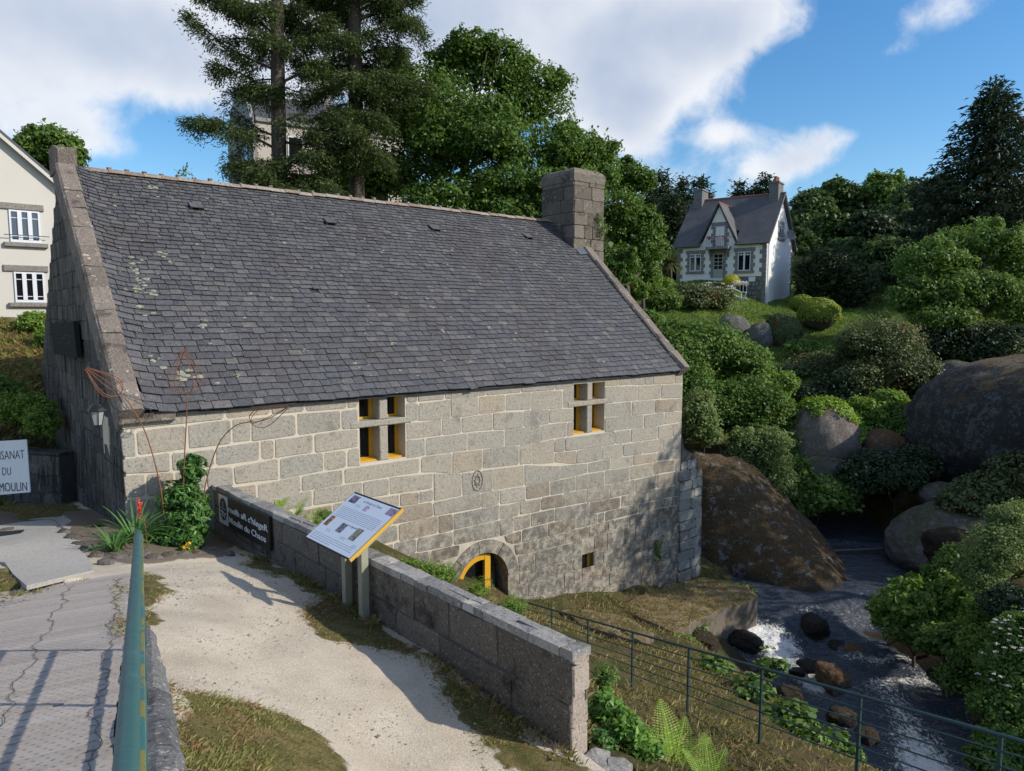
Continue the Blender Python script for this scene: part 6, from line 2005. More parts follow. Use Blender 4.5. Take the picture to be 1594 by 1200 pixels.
# stone plinth and garden wall in front of it
pl = thing("plinth_wall", CF(-1, 0.4, g0 - 1), "pale stone block wall below the cream house windows", "wall")
for i, (ua, ub, ha, hb, vo) in enumerate([(-4.0, -2.2, -0.45, 0, 0.35), (-2.2, -0.6, -0.45, 0, 0.35), (-0.6, 0.6, -0.4, 0.0, 0.35), (0.6, 1.4, -0.4, 0, 0.35), (-3.6, -2.0, -1.1, -0.48, 0.9), (-2.0, -0.9, -0.85, -0.48, 0.9), (-0.9, -0.1, -0.85, -0.48, 0.9), (-2.0, -1.2, -1.4, -0.87, 0.9), (-1.2, -0.1, -1.4, -0.87, 0.9)]):
    m = MB(); m.bbox(CF, ua + 0.012, ub - 0.012, 0.01, vo, g0 + ha + 0.012, g0 + hb - 0.012, 0.03); m.build("stone", M_BUTT if i > 3 else M_CHIM, pl)

# ------------------------------------------------------------------ tall grey house behind the conifers
GF = Frame(P(392, 250, 47), M.ang - 0.15); GF.o[2] = 0
M_GREYR = granite_mat("stained_grey_render", [(0, (0.27, 0.275, 0.28)), (1, (0.31, 0.31, 0.315))], speck=9, stain=0.75, dark=0.5)
M_PINKR = flat("pale_pink_render", (0.52, 0.47, 0.42), 0.9, var=0.08, scale=0.8)
gh = thing("grey_house", GF(4, -4, 1), "tall grey rendered house with mansard slate roof behind the conifers", "house")
gt = GF.hit(392, 182)[1]; D = 8.2
m = MB(); m.box(GF, 0, 10.5, -D, 0, -1, gt); gw = m.build("wall", M_PINKR, gh)
m = MB(); rt = GF.hit(420, 122)[1]
gable = [(0.0, -1.0), (0.0, gt), (-1.5, gt + (rt - gt) * 0.72), (-D / 2, rt), (-D + 1.5, gt + (rt - gt) * 0.72), (-D, gt), (-D, -1.0)]
m.prism([GF(-0.02, v, h) for v, h in gable], GF.u * 0.4); m.build("gable_wall", M_GREYR, gh)
m = MB(); pr_f = [(0.12, gt), (-1.5, gt + (rt - gt) * 0.74), (-D / 2, rt + 0.05), (-D + 1.5, gt + (rt - gt) * 0.74), (-D - 0.12, gt)]
m.prism([GF(0.3, v, h) for v, h in pr_f], GF.u * 10.3); m.build("roof", M_ROOFG, gh)
m = MB(); m.box(GF, 4.4, 6.6, -D / 2 - 0.5, -D / 2 + 0.5, rt - 1, rt + 0.75); m.box(GF, 4.3, 6.7, -D / 2 - 0.6, -D / 2 + 0.6, rt + 0.75, rt + 0.9); m.build("chimney", M_GREYR, gh)
for (u0, u1) in ((2.3, 3.3), (5.4, 6.4), (8.3, 9.3)):
    for (h0, h1) in ((gt - 2.4, gt - 0.9), (gt - 5.4, gt - 3.7)):
        m = MB(); m.box(GF, u0, u1, 0.0, 0.05, h0, h1); f = m.build("window", M_UPVC, gh)
        m = MB(); m.box(GF, u0 + 0.08, u1 - 0.08, 0.05, 0.06, h0 + 0.08, h1 - 0.08); m.build("pane", M_GLASS, f)
m = MB()
SGF = Frame((0, 0, 0), 0); SGF.u = -GF.v; SGF.v = -GF.u; SGF.o = GF(-0.02, 0, 0)
m.box(SGF, 1.0, 1.9, 0.0, 0.05, gt - 2.6, gt - 1.2); m.build("window", M_GLASS, gh)
m = MB(); m.box(GF, 0.3, 10.4, 0.0, 0.16, gt - 0.22, gt + 0.02); m.build("cornice", M_GREYR, gh)
m = MB(); m.tube([GF(0.12, 0.07, gt), GF(0.12, 0.07, -1)], 0.07, 8); m.build("drainpipe", M_GREYR, gh)

# ------------------------------------------------------------------ white house on the hill
PHI = math.radians(35)
cr_ = P(1190, 472, 57)
HF = Frame((cr_[0], cr_[1], 0), -PHI)         # u to the right along the front, v towards the viewer; the front runs to negative u
HG = Frame((cr_[0], cr_[1], 0), math.pi / 2 - PHI)   # right gable: u into depth, v to the right
HL_, HW = 7.4, 8.0
hb = cr_[2] - 0.5
he = HF.hit(1190, 373)[1]; hr = he + 4.0
M_WHITER = flat("white_render", (0.81, 0.79, 0.77), 0.85, var=0.05, scale=1.3, bump=0.1)
M_RUBBLE = granite_mat("rubble_plinth", [(0, (0.12, 0.12, 0.125)), (0.5, (0.20, 0.20, 0.20)), (1, (0.27, 0.265, 0.26))], speck=12, stain=0.6)
M_QUOIN = granite_mat("house_quoin_granite", [(0, (0.17, 0.17, 0.17)), (1, (0.25, 0.245, 0.24))], speck=12, stain=0.5)
t = NT("dark_slate_roof"); r = t.noise(1.1, 5, 0.65)
t.set('Base Color', t.ramp(r, [(0.3, (0.062, 0.062, 0.068)), (0.6, (0.092, 0.091, 0.098)), (0.8, (0.13, 0.127, 0.128))])).set('Roughness', 0.7)
t.bump(t.noise(10, 3, 0.6, stretch=(1, 1, 3)), 0.5, 0.04); M_HROOF = t.m
M_REDT = flat("red_ridge_tile", (0.28, 0.10, 0.055), 0.8, var=0.2)
wh = thing("white_house", HF(-HL_ / 2, -HW / 2, hb), "white Breton house with slate roof and central gable on the hillside", "house")
m = MB(); m.box(HF, -HL_, 0, -HW, 0, hb - 2.0, he); m.build("wall", M_WHITER, wh)
m = MB()
m.prism([HF(0, 0.0, he - 0.01), HF(0, -HW, he - 0.01), HF(0, -HW / 2, hr - 0.06)], -HF.u * 0.35)
m.prism([HF(-HL_, 0.0, he - 0.01), HF(-HL_, -HW, he - 0.01), HF(-HL_, -HW / 2, hr - 0.06)][::-1], HF.u * 0.35); m.build("gable_wall", M_WHITER, wh)
# rubble basement on the right half of the front
hp = HF.hit(1170, 430)[1]
m = MB(); m.box(HF, -2.9, 0.03, 0.0, 0.04, hb - 2, hp); pl_ = m.build("plinth", M_RUBBLE, wh)
for k in range(10):
    for j in range(5):
        u0 = -2.85 + k * 0.285 + (j % 2) * 0.12; h0 = hp - 0.05 - (j + 1) * 0.36
        if u0 + 0.26 > 0 or (-2.75 < u0 < -1.7 and j > 0): continue
        s = stone_geo([(u0, h0), (u0 + 0.27, h0), (u0 + 0.27, h0 + 0.33), (u0, h0 + 0.33)], Frame(HF(0, 0.04, 0), HF.ang), 0.02, 0.04, 0.03, 0.08)
        if s: build("stone", s[0], s[1], M_RUBBLE, pl_)
# roof slopes
ov = 0.35
def slab(pts, th=0.12):
    m = MB(); n = np.cross(pts[1] - pts[0], pts[2] - pts[0]); n /= np.linalg.norm(n)
    if n[2] < 0: pts = pts[::-1]; n = -n
    m.prism([p for p in pts], n * th); return m
k = (hr - he) / (HW / 2)
ua, ub = HF.hit(1091, 378)[0], HF.hit(1147, 372)[0]
def front_slab(u0, u1, v0):
    return slab([HF(u0, v0, he - k * v0), HF(u1, v0, he - k * v0), HF(u1, -HW / 2, hr), HF(u0, -HW / 2, hr)])
rf = front_slab(-HL_ - 0.3, ua + 0.05, ov).build("roof", M_HROOF, wh)
front_slab(ub - 0.05, 0.3, ov).build("roof", M_HROOF, wh)
front_slab(ua + 0.05, ub - 0.05, -0.9).build("roof", M_HROOF, wh)
sl2 = slab([HF(-HL_ - 0.3, -HW - ov, he - k * ov), HF(0.3, -HW - ov, he - k * ov), HF(0.3, -HW / 2, hr + 0.02), HF(-HL_ - 0.3, -HW / 2, hr + 0.02)])
sl2.build("roof", M_HROOF, wh)
m = MB(); m.tube([HF(-HL_ - 0.3, -HW / 2, hr + 0.12), HF(0.3, -HW / 2, hr + 0.12)], 0.10, 8); m.build("ridge", M_REDT, rf)
# central gable
uc = (ua + ub) / 2; pk = HF.hit(1119, 318)[1]
m = MB(); m.prism([HF(ua + 0.15, 0.03, he - 0.4), HF(ub - 0.15, 0.03, he - 0.4), HF(ub - 0.15, 0.03, he + 0.02), HF(uc, 0.03, pk - 0.15), HF(ua + 0.15, 0.03, he + 0.02)], -HF.v * 3.2); m.build("dormer_wall", M_WHITER, wh)
for s_, u_ in ((1, ub), (-1, ua)):
    q = slab([HF(u_ + 0.1 * s_, 0.25, he - 0.12), HF(uc, 0.25, pk), HF(uc, -HW / 2 + 0.2, pk), HF(u_ + 0.1 * s_, -0.25, he - 0.12)], 0.09); q.build("dormer_roof", M_HROOF, wh)
m = MB(); m.tube([HF(uc, 0.3, pk + 0.1), HF(uc, -HW / 2, pk + 0.1)], 0.08, 6); m.build("ridge", M_REDT, rf)
# chimneys
for uu_, lab in ((-0.1 - 0.75, None), (-HL_ + 0.1, None)):
    m = MB(); m.box(HF, uu_, uu_ + 0.75, -HW / 2 - 0.75, -HW / 2 + 0.75, hr - 1.1, hr + 0.9); c = m.build("chimney", M_QUOIN, wh)
    m = MB(); m.box(HF, uu_ - 0.07, uu_ + 0.82, -HW / 2 - 0.82, -HW / 2 + 0.82, hr + 0.9, hr + 1.02); m.build("chimney_cap", M_QUOIN, c)
    if uu_ > -2:
        for dv in (-0.3, 0.25):
            m = MB(); m.tube([HF(uu_ + 0.37, -HW / 2 + dv, hr + 1.02), HF(uu_ + 0.37, -HW / 2 + dv, hr + 1.5)], [0.17, 0.14], 9); m.build("chimney_pot", M_REDT, c)
# surrounds, windows, door
def surround(F_, u0, u1, h0, h1, sill=True, base=0.012, name="window"):
    m = MB()
    rows = max(3, int((h1 - h0) / 0.26)); dh = (h1 - h0) / rows
    top = []
    for r_ in range(rows):
        e = 0.36 if r_ % 2 else 0.22
        for s_ in (-1, 1):
            a, b = (u0 - e, u0) if s_ < 0 else (u1, u1 + e)
            b0 = MB(); b0.bbox(F_, a + 0.008, b - 0.008, 0.0, 0.05, h0 + r_ * dh + 0.008, h0 + (r_ + 1) * dh - 0.008, 0.012); top.append(b0)
    b0 = MB(); b0.bbox(F_, u0 - 0.34, u1 + 0.34, 0.0, 0.055, h1 + 0.005, h1 + 0.30, 0.015); top.append(b0)
    if sill:
        b0 = MB(); b0.bbox(F_, u0 - 0.30, u1 + 0.30, 0.0, 0.12, h0 - 0.2, h0 - 0.01, 0.015); top.append(b0)
    return top
def casement(F_, q0, q1, door=False, arched=False):
    u0, h1 = q0; u1, h0 = q1
    blocks = surround(F_, u0, u1, h0, h1, not door)
    m = MB(); fb = 0.07
    M_F = M_UPVC if not door else flat("sage_door_paint", (0.32, 0.37, 0.31), 0.5, var=0.04)
    m.box(F_, u0, u0 + fb, 0.0, 0.03, h0, h1); m.box(F_, u1 - fb, u1, 0.0, 0.03, h0, h1); m.box(F_, u0 + fb, u1 - fb, 0.0, 0.03, h1 - fb, h1); m.box(F_, u0 + fb, u1 - fb, 0.0, 0.03, h0, h0 + (0.7 if door else fb))
    um = (u0 + u1) / 2
    if not door: m.box(F_, um - 0.07, um + 0.07, 0.0, 0.035, h0 + fb, h1 - fb)
    f = m.build("door" if door else "window", M_F, wh)
    m = MB(); m.box(F_, u0 + fb, u1 - fb, 0.002, 0.012, h0 + (0.7 if door else fb), h1 - fb); m.build("pane", M_GLASS, f)
    n = 4 if door else 2
    for k in range(1, n):
        hh_ = (h0 + 0.7) + (h1 - h0 - 0.77) * k / n if door else h1 - 0.25 * k
        m = MB(); m.box(F_, u0 + fb, u1 - fb, 0.012, 0.022, hh_ - 0.03, hh_ + 0.03); m.build("glazing_bar", M_F, f)
    for uu_ in ((um,) if door else ((u0 + um) / 2, (um + u1) / 2)):
        m = MB(); m.box(F_, uu_ - 0.025, uu_ + 0.025, 0.012, 0.024, (h0 + 0.7) if door else h1 - 0.3, h1 - fb); m.build("glazing_bar", M_F, f)
    for b in blocks: b.build("surround_block", M_QUOIN, f)
    return u0, u1, h0, h1, f
casement(HF, HF.hit(1074, 396), HF.hit(1091, 422)); W3 = casement(HF, HF.hit(1149, 392), HF.hit(1168, 421))
casement(HF, HF.hit(1111, 395), HF.hit(1125, 432), door=True)
bw_ = casement(HF, HF.hit(1114, 352), HF.hit(1128, 383))
casement(HG, HG.hit(1213, 349), HG.hit(1218, 372))
m = MB(); u0, h1 = HF.hit(1152, 437); u1, h0 = HF.hit(1163, 462); m.box(HF, u0, u1, 0.04, 0.08, h0, h1); f = m.build("window", M_UPVC, wh, label="basement door in the rubble plinth")
m = MB(); um = (u0 + u1) / 2; m.box(HF, u0 + 0.08, um - 0.05, 0.08, 0.09, h0, h1 - 0.08); m.box(HF, um + 0.05, u1 - 0.08, 0.08, 0.09, h0, h1 - 0.08); m.build("pane", M_GLASS, f)
m = MB(); a = HF.hit(1166, 431); b = HF.hit(1176, 438); m.box(HF, a[0], b[0], 0.09, 0.12, b[1], a[1]); m.build("wall_plaque", M_WHITE, wh)
# balcony
u0, u1, h0, h1, _ = bw_
m = MB(); m.bbox(HF, u0 - 0.55, u1 + 0.55, 0.0, 0.75, h0 - 0.28, h0 - 0.06, 0.03)
for uu_ in (u0 - 0.4, u1 + 0.25): m.hexa([HF(uu_, 0.0, h0 - 0.9), HF(uu_ + 0.15, 0.0, h0 - 0.9), HF(uu_ + 0.15, 0.0, h0 - 0.9), HF(uu_, 0.0, h0 - 0.9), HF(uu_, 0.55, h0 - 0.28), HF(uu_ + 0.15, 0.55, h0 - 0.28), HF(uu_ + 0.15, 0.0, h0 - 0.28), HF(uu_, 0.0, h0 - 0.28)])
bal = m.build("balcony", M_QUOIN, wh)
m = MB(); pts = [HF(u0 - 0.5, 0.02, h0 + 0.75), HF(u0 - 0.5, 0.7, h0 + 0.75), HF(u1 + 0.5, 0.7, h0 + 0.75), HF(u1 + 0.5, 0.02, h0 + 0.75)]
m.tube(pts, 0.025, 5)
for k in range(13):
    uu_ = u0 - 0.5 + (u1 - u0 + 1.0) * k / 12; m.tube([HF(uu_, 0.7, h0 - 0.06), HF(uu_, 0.7, h0 + 0.75)], 0.014, 4)
m.build("railing", M_IRON, bal)
fl_, fn_ = leaves(np.array([HF(u0 - 0.45 + (u1 - u0 + 0.9) * rng.random(), 0.72 + 0.08 * rng.random(), h0 + 0.5 + 0.3 * rng.random()) for _ in range(120)]), unit(120), 0.12, 0.8)
build("window_box_flowers", fl_, fn_, leaf_mat("geranium", (0.05, 0.08, 0.03), (0.30, 0.10, 0.14), (0.4, 0.35, 0.35)), bal)
# corner quoins
for F_, sgn in ((HF, -1),):
    r_ = 0; h = hb - 0.5
    while h < he - 0.3:
        w = 0.5 if (r_ % 2) == (0 if sgn < 0 else 1) else 0.3
        m = MB(); a, b = (-w, 0.0) if sgn < 0 else (0.0, w * 0.5)
        m.bbox(F_, a, b + (0.045 if sgn < 0 else 0), 0.0, 0.045, h + 0.01, h + 0.34, 0.012)
        m.build("quoin", M_QUOIN, wh); h += 0.35; r_ += 1
m = MB(); 
h = hb - 0.5; r_ = 0
while h < he - 0.4:
    w = 0.5 if r_ % 2 else 0.3
    m = MB(); m.bbox(HF, -HL_ - 0.03, -HL_ + w, 0.0, 0.045, h + 0.01, h + 0.34, 0.012); m.build("quoin", M_QUOIN, wh); h += 0.35; r_ += 1
h = hb - 0.5; r_ = 0
while h < he - 0.4:
    w = 0.4 if r_ % 2 else 0.25
    m = MB(); m.bbox(HG, HW - w, HW + 0.03, 0.0, 0.045, h + 0.01, h + 0.34, 0.012); m.build("quoin", M_QUOIN, wh); h += 0.35; r_ += 1
m = MB(); m.tube([HG(0.3, 0.1, he - 0.3), HG(0.3, 0.1, hb)], 0.06, 6); m.build("drainpipe", M_UPVC, wh)
m = MB(); m.box(HG, -0.25, -0.25 + 0.02, 0, 0.01, he, he + 0.01)
for s_ in (0, 1):
    q = [HG(-0.4 if s_ == 0 else HW + 0.4, 0.33, he - 0.45), HG(HW / 2, 0.33, hr + 0.02), HG(HW / 2, 0.33, hr + 0.2), HG(-0.4 if s_ == 0 else HW + 0.4, 0.33, he - 0.25)]
    m = MB(); m.prism(q if s_ == 0 else q[::-1], -HG.v * 0.06); m.build("bargeboard", M_QUOIN, wh)
# satellite dish on the right gable
du, dh = HG.hit(1221, 366)
m = MB(); n = 14; c = HG(du, 0.55, dh); ax_ = HG.v * 0.75 - HG.u * 0.6 + np.array([0, 0, 0.3]); ax_ /= np.linalg.norm(ax_); e1 = np.cross(ax_, [0, 0, 1]); e1 /= np.linalg.norm(e1); e2 = np.cross(e1, ax_)
rings = []
V = [c - ax_ * 0.1]
for rr in (0.25, 0.45):
    for k in range(n): a = 2 * math.pi * k / n; V.append(c + (e1 * math.cos(a) + e2 * math.sin(a)) * rr - ax_ * 0.1 * (1 - (rr / 0.45) ** 2))
Fd = [(0, 1 + k, 1 + (k + 1) % n) for k in range(n)] + [(1 + k, 1 + n + k, 1 + n + (k + 1) % n, 1 + (k + 1) % n) for k in range(n)]
m.add(V, Fd); m.tube([HG(du, 0.0, dh - 0.35), c - ax_ * 0.1], 0.03, 5)
m.build("satellite_dish", M_QUOIN, wh)
# white stair rail before the house
sr = thing("stair_rail", P(1150, 458, 55.5), "short white metal stair rail beside the yellow hedge", "railing")
m = MB(); A_, B_, C2 = P(1139, 448, 55.5), P(1154, 455, 55), P(1162, 455, 54.6)
for dz in (0.0, 0.45): m.tube([A_ - [0, 0, dz], B_ - [0, 0, dz], C2 - [0, 0, dz]], 0.045, 5)
m.tube([A_ + [0, 0, .1], A_ - [0, 0, 0.8]], 0.05, 5); m.tube([B_, B_ - [0, 0, 1]], 0.05, 5); m.tube([C2, C2 + (B_ - C2) * 0.8 - [0, 0, 1.0]], 0.05, 5); m.build("tubes", M_UPVC, sr)
# utility pole left of the house
m = MB(); pb = P(1029, 400, 58); m.tube([pb - [0, 0, 2.5], pb + [0, 0, 2.9]], [0.11, 0.08], 8); m.box(Frame(pb, 0.3), -0.55, 0.55, -0.05, 0.05, 2.2, 2.3)
m.solo("utility_pole", flat("pole_concrete", (0.34, 0.33, 0.32), 0.8), "grey utility pole with a crossarm left of the white house", "utility pole")
# ------------------------------------------------------------------ leaf and bark materials
L_OAK = leaf_mat("oak_leaves", (0.036, 0.070, 0.013), (0.060, 0.110, 0.020), (0.085, 0.135, 0.030), 0.30, clump=0.5)
L_MID = leaf_mat("mixed_leaves", (0.045, 0.085, 0.018), (0.075, 0.130, 0.026), (0.11, 0.16, 0.04), 0.30, clump=0.6)
L_BRIGHT = leaf_mat("fresh_leaves", (0.060, 0.115, 0.020), (0.105, 0.170, 0.030), (0.15, 0.21, 0.05), 0.35, clump=0.8)
L_DARK = leaf_mat("dark_evergreen", (0.014, 0.026, 0.012), (0.024, 0.040, 0.016), (0.040, 0.058, 0.022), 0.15, clump=0.5)
L_FOREST = leaf_mat("forest_leaves", (0.028, 0.050, 0.014), (0.045, 0.078, 0.020), (0.07, 0.10, 0.03), 0.25, clump=0.25)
L_WILLOW = leaf_mat("willow_leaves", (0.080, 0.120, 0.040), (0.115, 0.155, 0.052), (0.16, 0.19, 0.075), 0.35, clump=0.9)
L_NEEDLE = leaf_mat("spruce_needles", (0.034, 0.055, 0.018), (0.055, 0.082, 0.027), (0.082, 0.106, 0.040), 0.22, clump=0.7)
L_FIR = leaf_mat("fir_needles", (0.014, 0.025, 0.013), (0.024, 0.038, 0.019), (0.036, 0.052, 0.026), 0.12, clump=0.5)
L_TOPIARY = leaf_mat("clipped_leaves", (0.085, 0.125, 0.014), (0.135, 0.175, 0.020), (0.20, 0.22, 0.03), 0.25, clump=1.2)
L_YELLOW = leaf_mat("golden_leaves", (0.20, 0.21, 0.015), (0.30, 0.29, 0.02), (0.36, 0.33, 0.04), 0.25, clump=1.2)
L_HEATH = leaf_mat("rusty_bush_leaves", (0.045, 0.065, 0.022), (0.070, 0.090, 0.034), (0.11, 0.11, 0.05), 0.22, clump=0.8, dead=(0.20, 0.085, 0.035))
L_GRASS = leaf_mat("grass_blades", (0.075, 0.085, 0.020), (0.135, 0.13, 0.040), (0.22, 0.19, 0.08), 0.3, clump=4.0, dead=(0.27, 0.19, 0.085), dt=0.50)
L_DRY = leaf_mat("dry_grass_blades", (0.075, 0.085, 0.024), (0.145, 0.125, 0.050), (0.26, 0.20, 0.105), 0.3, clump=2.0)
L_LUSH = leaf_mat("lush_plant_leaves", (0.055, 0.115, 0.022), (0.085, 0.165, 0.032), (0.13, 0.22, 0.045), 0.35, clump=2.0, rough=0.4)
L_FERN = leaf_mat("fern_leaves", (0.13, 0.21, 0.030), (0.19, 0.28, 0.045), (0.25, 0.34, 0.07), 0.4, clump=3.0)
L_STRAP = leaf_mat("strap_leaves", (0.030, 0.075, 0.018), (0.055, 0.12, 0.028), (0.085, 0.16, 0.04), 0.25, clump=3.0, rough=0.35)
L_WHITE = leaf_mat("white_flowers", (0.55, 0.55, 0.48), (0.62, 0.62, 0.55), (0.5, 0.5, 0.4), 0.2)
L_ORANGE = leaf_mat("orange_flowers", (0.70, 0.22, 0.01), (0.75, 0.30, 0.02), None, 0.2)
L_RED = leaf_mat("red_flowers", (0.55, 0.06, 0.04), (0.65, 0.10, 0.05), None, 0.2)
L_IVY = leaf_mat("bright_ivy", (0.075, 0.14, 0.012), (0.12, 0.19, 0.02), (0.16, 0.24, 0.03), 0.25, clump=1.6)
t = NT("bark"); n1 = t.noise(6, 6, 0.7, stretch=(1, 1, 0.25))
t.set('Base Color', t.ramp(n1, [(0.35, (0.045, 0.036, 0.028)), (0.6, (0.11, 0.09, 0.07)), (0.75, (0.17, 0.15, 0.125))])).set('Roughness', 0.95)
t.bump(n1, 0.8, 0.05); M_BARK = t.m

def sprigs(L, size, aspect, k=16):
    """loose shoots that stand out of the crown"""
    C = []; T = []
    for c, r in L:
        for _ in range(k):
            d = unit(1)[0]; d[2] = abs(d[2]) * 1.2; d /= np.linalg.norm(d)
            p = c + d * r * 0.92; g = d * 0.5 + unit(1)[0] * 0.35 + np.array([0, 0, 0.55]); g /= np.linalg.norm(g)
            l_ = r.mean() * (0.12 + 0.28 * rng.random()); m = max(5, int(l_ / size * 2.4))
            f = np.linspace(0, 1, m)[:, None]
            C.append(p + g * l_ * f + np.array([0, 0, -0.25]) * l_ * f * f + rng.normal(size=(m, 3)) * size * 0.3); T.append(np.repeat(g[None], m, 0) + rng.normal(size=(m, 3)) * 0.7)
    C = np.concatenate(C); return leaves(C, unit(len(C)) + [0, 0, 0.5], size, aspect, np.concatenate(T))

def tree(name, cat, label, spec, n, size, mat, base=None, r0=0.25, clump=0.22, per=60, shell=(0.55, 1.0), aspect=0.6, group=None, inner=0.12, stem="trunk", up=0.35, cut=True, nsub=2, split=5):
    L = px_lobes(spec)
    ctr = np.mean([c for c, _ in L], axis=0)
    if base is None:
        b = np.array([ctr[0], ctr[1], land_z(ctr[0], ctr[1])])
    else: b = np.asarray(base, float)
    root = thing(name, b, label, cat, group)
    V, F = lobe_crown(split_lobes(L, split), n, size, clump * 1.3, max(18, int(per * 0.55)), shell, up, aspect, (b[2] - 0.1) if cut else None, inner)
    V, F = merge([(V, F), sprigs(L, size, aspect)])
    build("crown" if stem == "trunk" else "foliage", V, F, mat, root)
    limb_paths(b, L, r0, nsub).build(stem, M_BARK, root, True)
    return root

# the big oak behind the roof and its neighbours
tree("oak_tree", "tree", "broad dark green oak filling the sky behind the mill roof", [(745, 112, 88, 55, 43), (655, 175, 85, 75, 42), (828, 165, 66, 68, 43.5), (725, 225, 115, 80, 41), (868, 245, 62, 55, 42), (795, 300, 100, 52, 40), (625, 275, 85, 55, 41), (925, 240, 44, 34, 44), (700, 320, 90, 40, 39), (545, 290, 60, 50, 42), (890, 305, 60, 38, 41), (840, 330, 70, 26, 39), (770, 335, 80, 24, 38.5), (925, 275, 40, 40, 43)], 95000, 0.20, L_OAK, base=(-3.0, 42, 1.2), r0=0.55, clump=0.24, per=70, nsub=4)
tree("broadleaf_tree", "tree", "mid green tree filling the gap right of the mill chimney", [(978, 290, 38, 42, 47), (965, 350, 46, 55, 45), (1000, 385, 38, 55, 45), (960, 425, 36, 45, 42)], 26000, 0.2, L_OAK, r0=0.3)
tree("broadleaf_tree", "tree", "small bright green tree left of the utility pole", [(1000, 425, 30, 34, 48), (985, 455, 28, 26, 46), (1018, 405, 18, 18, 52)], 7000, 0.2, L_MID, r0=0.15)
tree("broadleaf_tree", "tree", "dark rounded tree peeping over the cream house roof", [(78, 232, 46, 34, 48), (50, 260, 45, 40, 48), (108, 250, 28, 28, 48)], 11000, 0.28, L_MID, r0=0.3)

# ------------------------------------------------------------------ conifers
def sprays(paths, per_m, size, spread, hang=0.35, aspect=0.28, start=0.2):
    C = []; T = []
    for pts, k in paths:
        pts = np.array(pts)
        seg = np.linalg.norm(np.diff(pts, axis=0), axis=1); L_ = seg.sum()
        n = max(3, int(L_ * per_m * k))
        s = start + (1 - start) * rng.random(n)
        f = s * (len(pts) - 1); i = np.minimum(f.astype(int), len(pts) - 2); w = (f - i)[:, None]
        c = pts[i] * (1 - w) + pts[i + 1] * w
        d = pts[i + 1] - pts[i]; d /= (np.linalg.norm(d, axis=1, keepdims=True) + 1e-9)
        o = rng.normal(size=(n, 3)) * spread * np.array([1, 1, 0.45]) * (1.15 - 0.7 * s)[:, None]
        o[:, 2] -= np.abs(rng.normal(size=n)) * hang * spread
        C.append(c + o); T.append(d * 0.8 + o / (spread + 1e-6) * 0.6 + rng.normal(size=(n, 3)) * 0.3 + [0, 0, -0.15])
    C = np.concatenate(C); T = np.concatenate(T)
    N = unit(len(C)) * 0.7 + np.array([0, 0, 0.8])
    return leaves(C, N, size, aspect, T)

def old_spruce(label, trunk_px, Y, r0, limbs, n_rand, zr, Lr, dens=1.0, side=None):
    tp = [P(u, v, Y) for u, v in trunk_px]
    b = tp[0]; b[2] = land_z(b[0], b[1]) - 0.3
    root = thing("spruce_tree", b, label, "tree")
    m = MB(); m.tube(curve_pts(tp, 12), np.linspace(r0, r0 * 0.55, 12), 10); m.build("trunk", M_BARK, root, True)
    br = MB(); paths = []
    top = tp[-1]
    def on_trunk(z):
        f = (z - b[2]) / (top[2] - b[2]); f = np.clip(f, 0, 1); return b + (top - b) * f
    def add(a, e, k, rr):
        mid = (a + e) / 2 + np.array([0, 0, (0.02 + 0.10 * rng.random()) * np.linalg.norm(e - a)]) + rng.normal(size=3) * 0.3
        pts = curve_pts([a, mid, e], 9)
        br.tube(pts, np.linspace(rr, rr * 0.2, 9), 6)
        paths.append((pts, k))
        for q in range(int(5 * k + np.linalg.norm(e - a) * 1.6)):
            i = 2 + int(rng.random() * 6); s0 = pts[i]
            d = np.cross(pts[min(i + 1, 8)] - pts[i - 1], [0, 0, 1]); d /= (np.linalg.norm(d) + 1e-9)
            l_ = (0.5 + 0.9 * rng.random()) * (1.1 - i / 11) * 1.2
            e2 = s0 + d * (1 if rng.random() < 0.5 else -1) * l_ + (pts[8] - pts[0]) / np.linalg.norm(pts[8] - pts[0]) * l_ * 0.5 + [0, 0, -(0.25 + 0.45 * rng.random()) * l_]
            p2 = curve_pts([s0, (s0 + e2) / 2 + [0, 0, 0.08], e2], 5)
            br.tube(p2, np.linspace(rr * 0.3, 0.008, 5), 4, False); paths.append((p2, 1.2 * k))
    for (y0, u1, v1, dY, k) in limbs:
        z = P(trunk_px[0][0], y0, Y)[2]
        add(on_trunk(z), P(u1, v1, Y + dY), k, 0.075)
    for i in range(n_rand):
        z = zr[0] + (zr[1] - zr[0]) * rng.random(); a = on_trunk(z)
        th = rng.random() * 2 * math.pi if side is None else side[0] + (rng.random() - 0.5) * side[1]
        l_ = Lr[0] + (Lr[1] - Lr[0]) * rng.random()
        add(a, a + np.array([math.cos(th) * l_, math.sin(th) * l_, -0.18 * l_ + 0.2 * rng.normal()]), 0.9, 0.05)
    br.build("branch", M_BARK, root, True)
    V, F = sprays(paths, 150 * dens, 0.19, 0.30, 1.0)
    build("needles", V, F, L_NEEDLE, root)
    return root
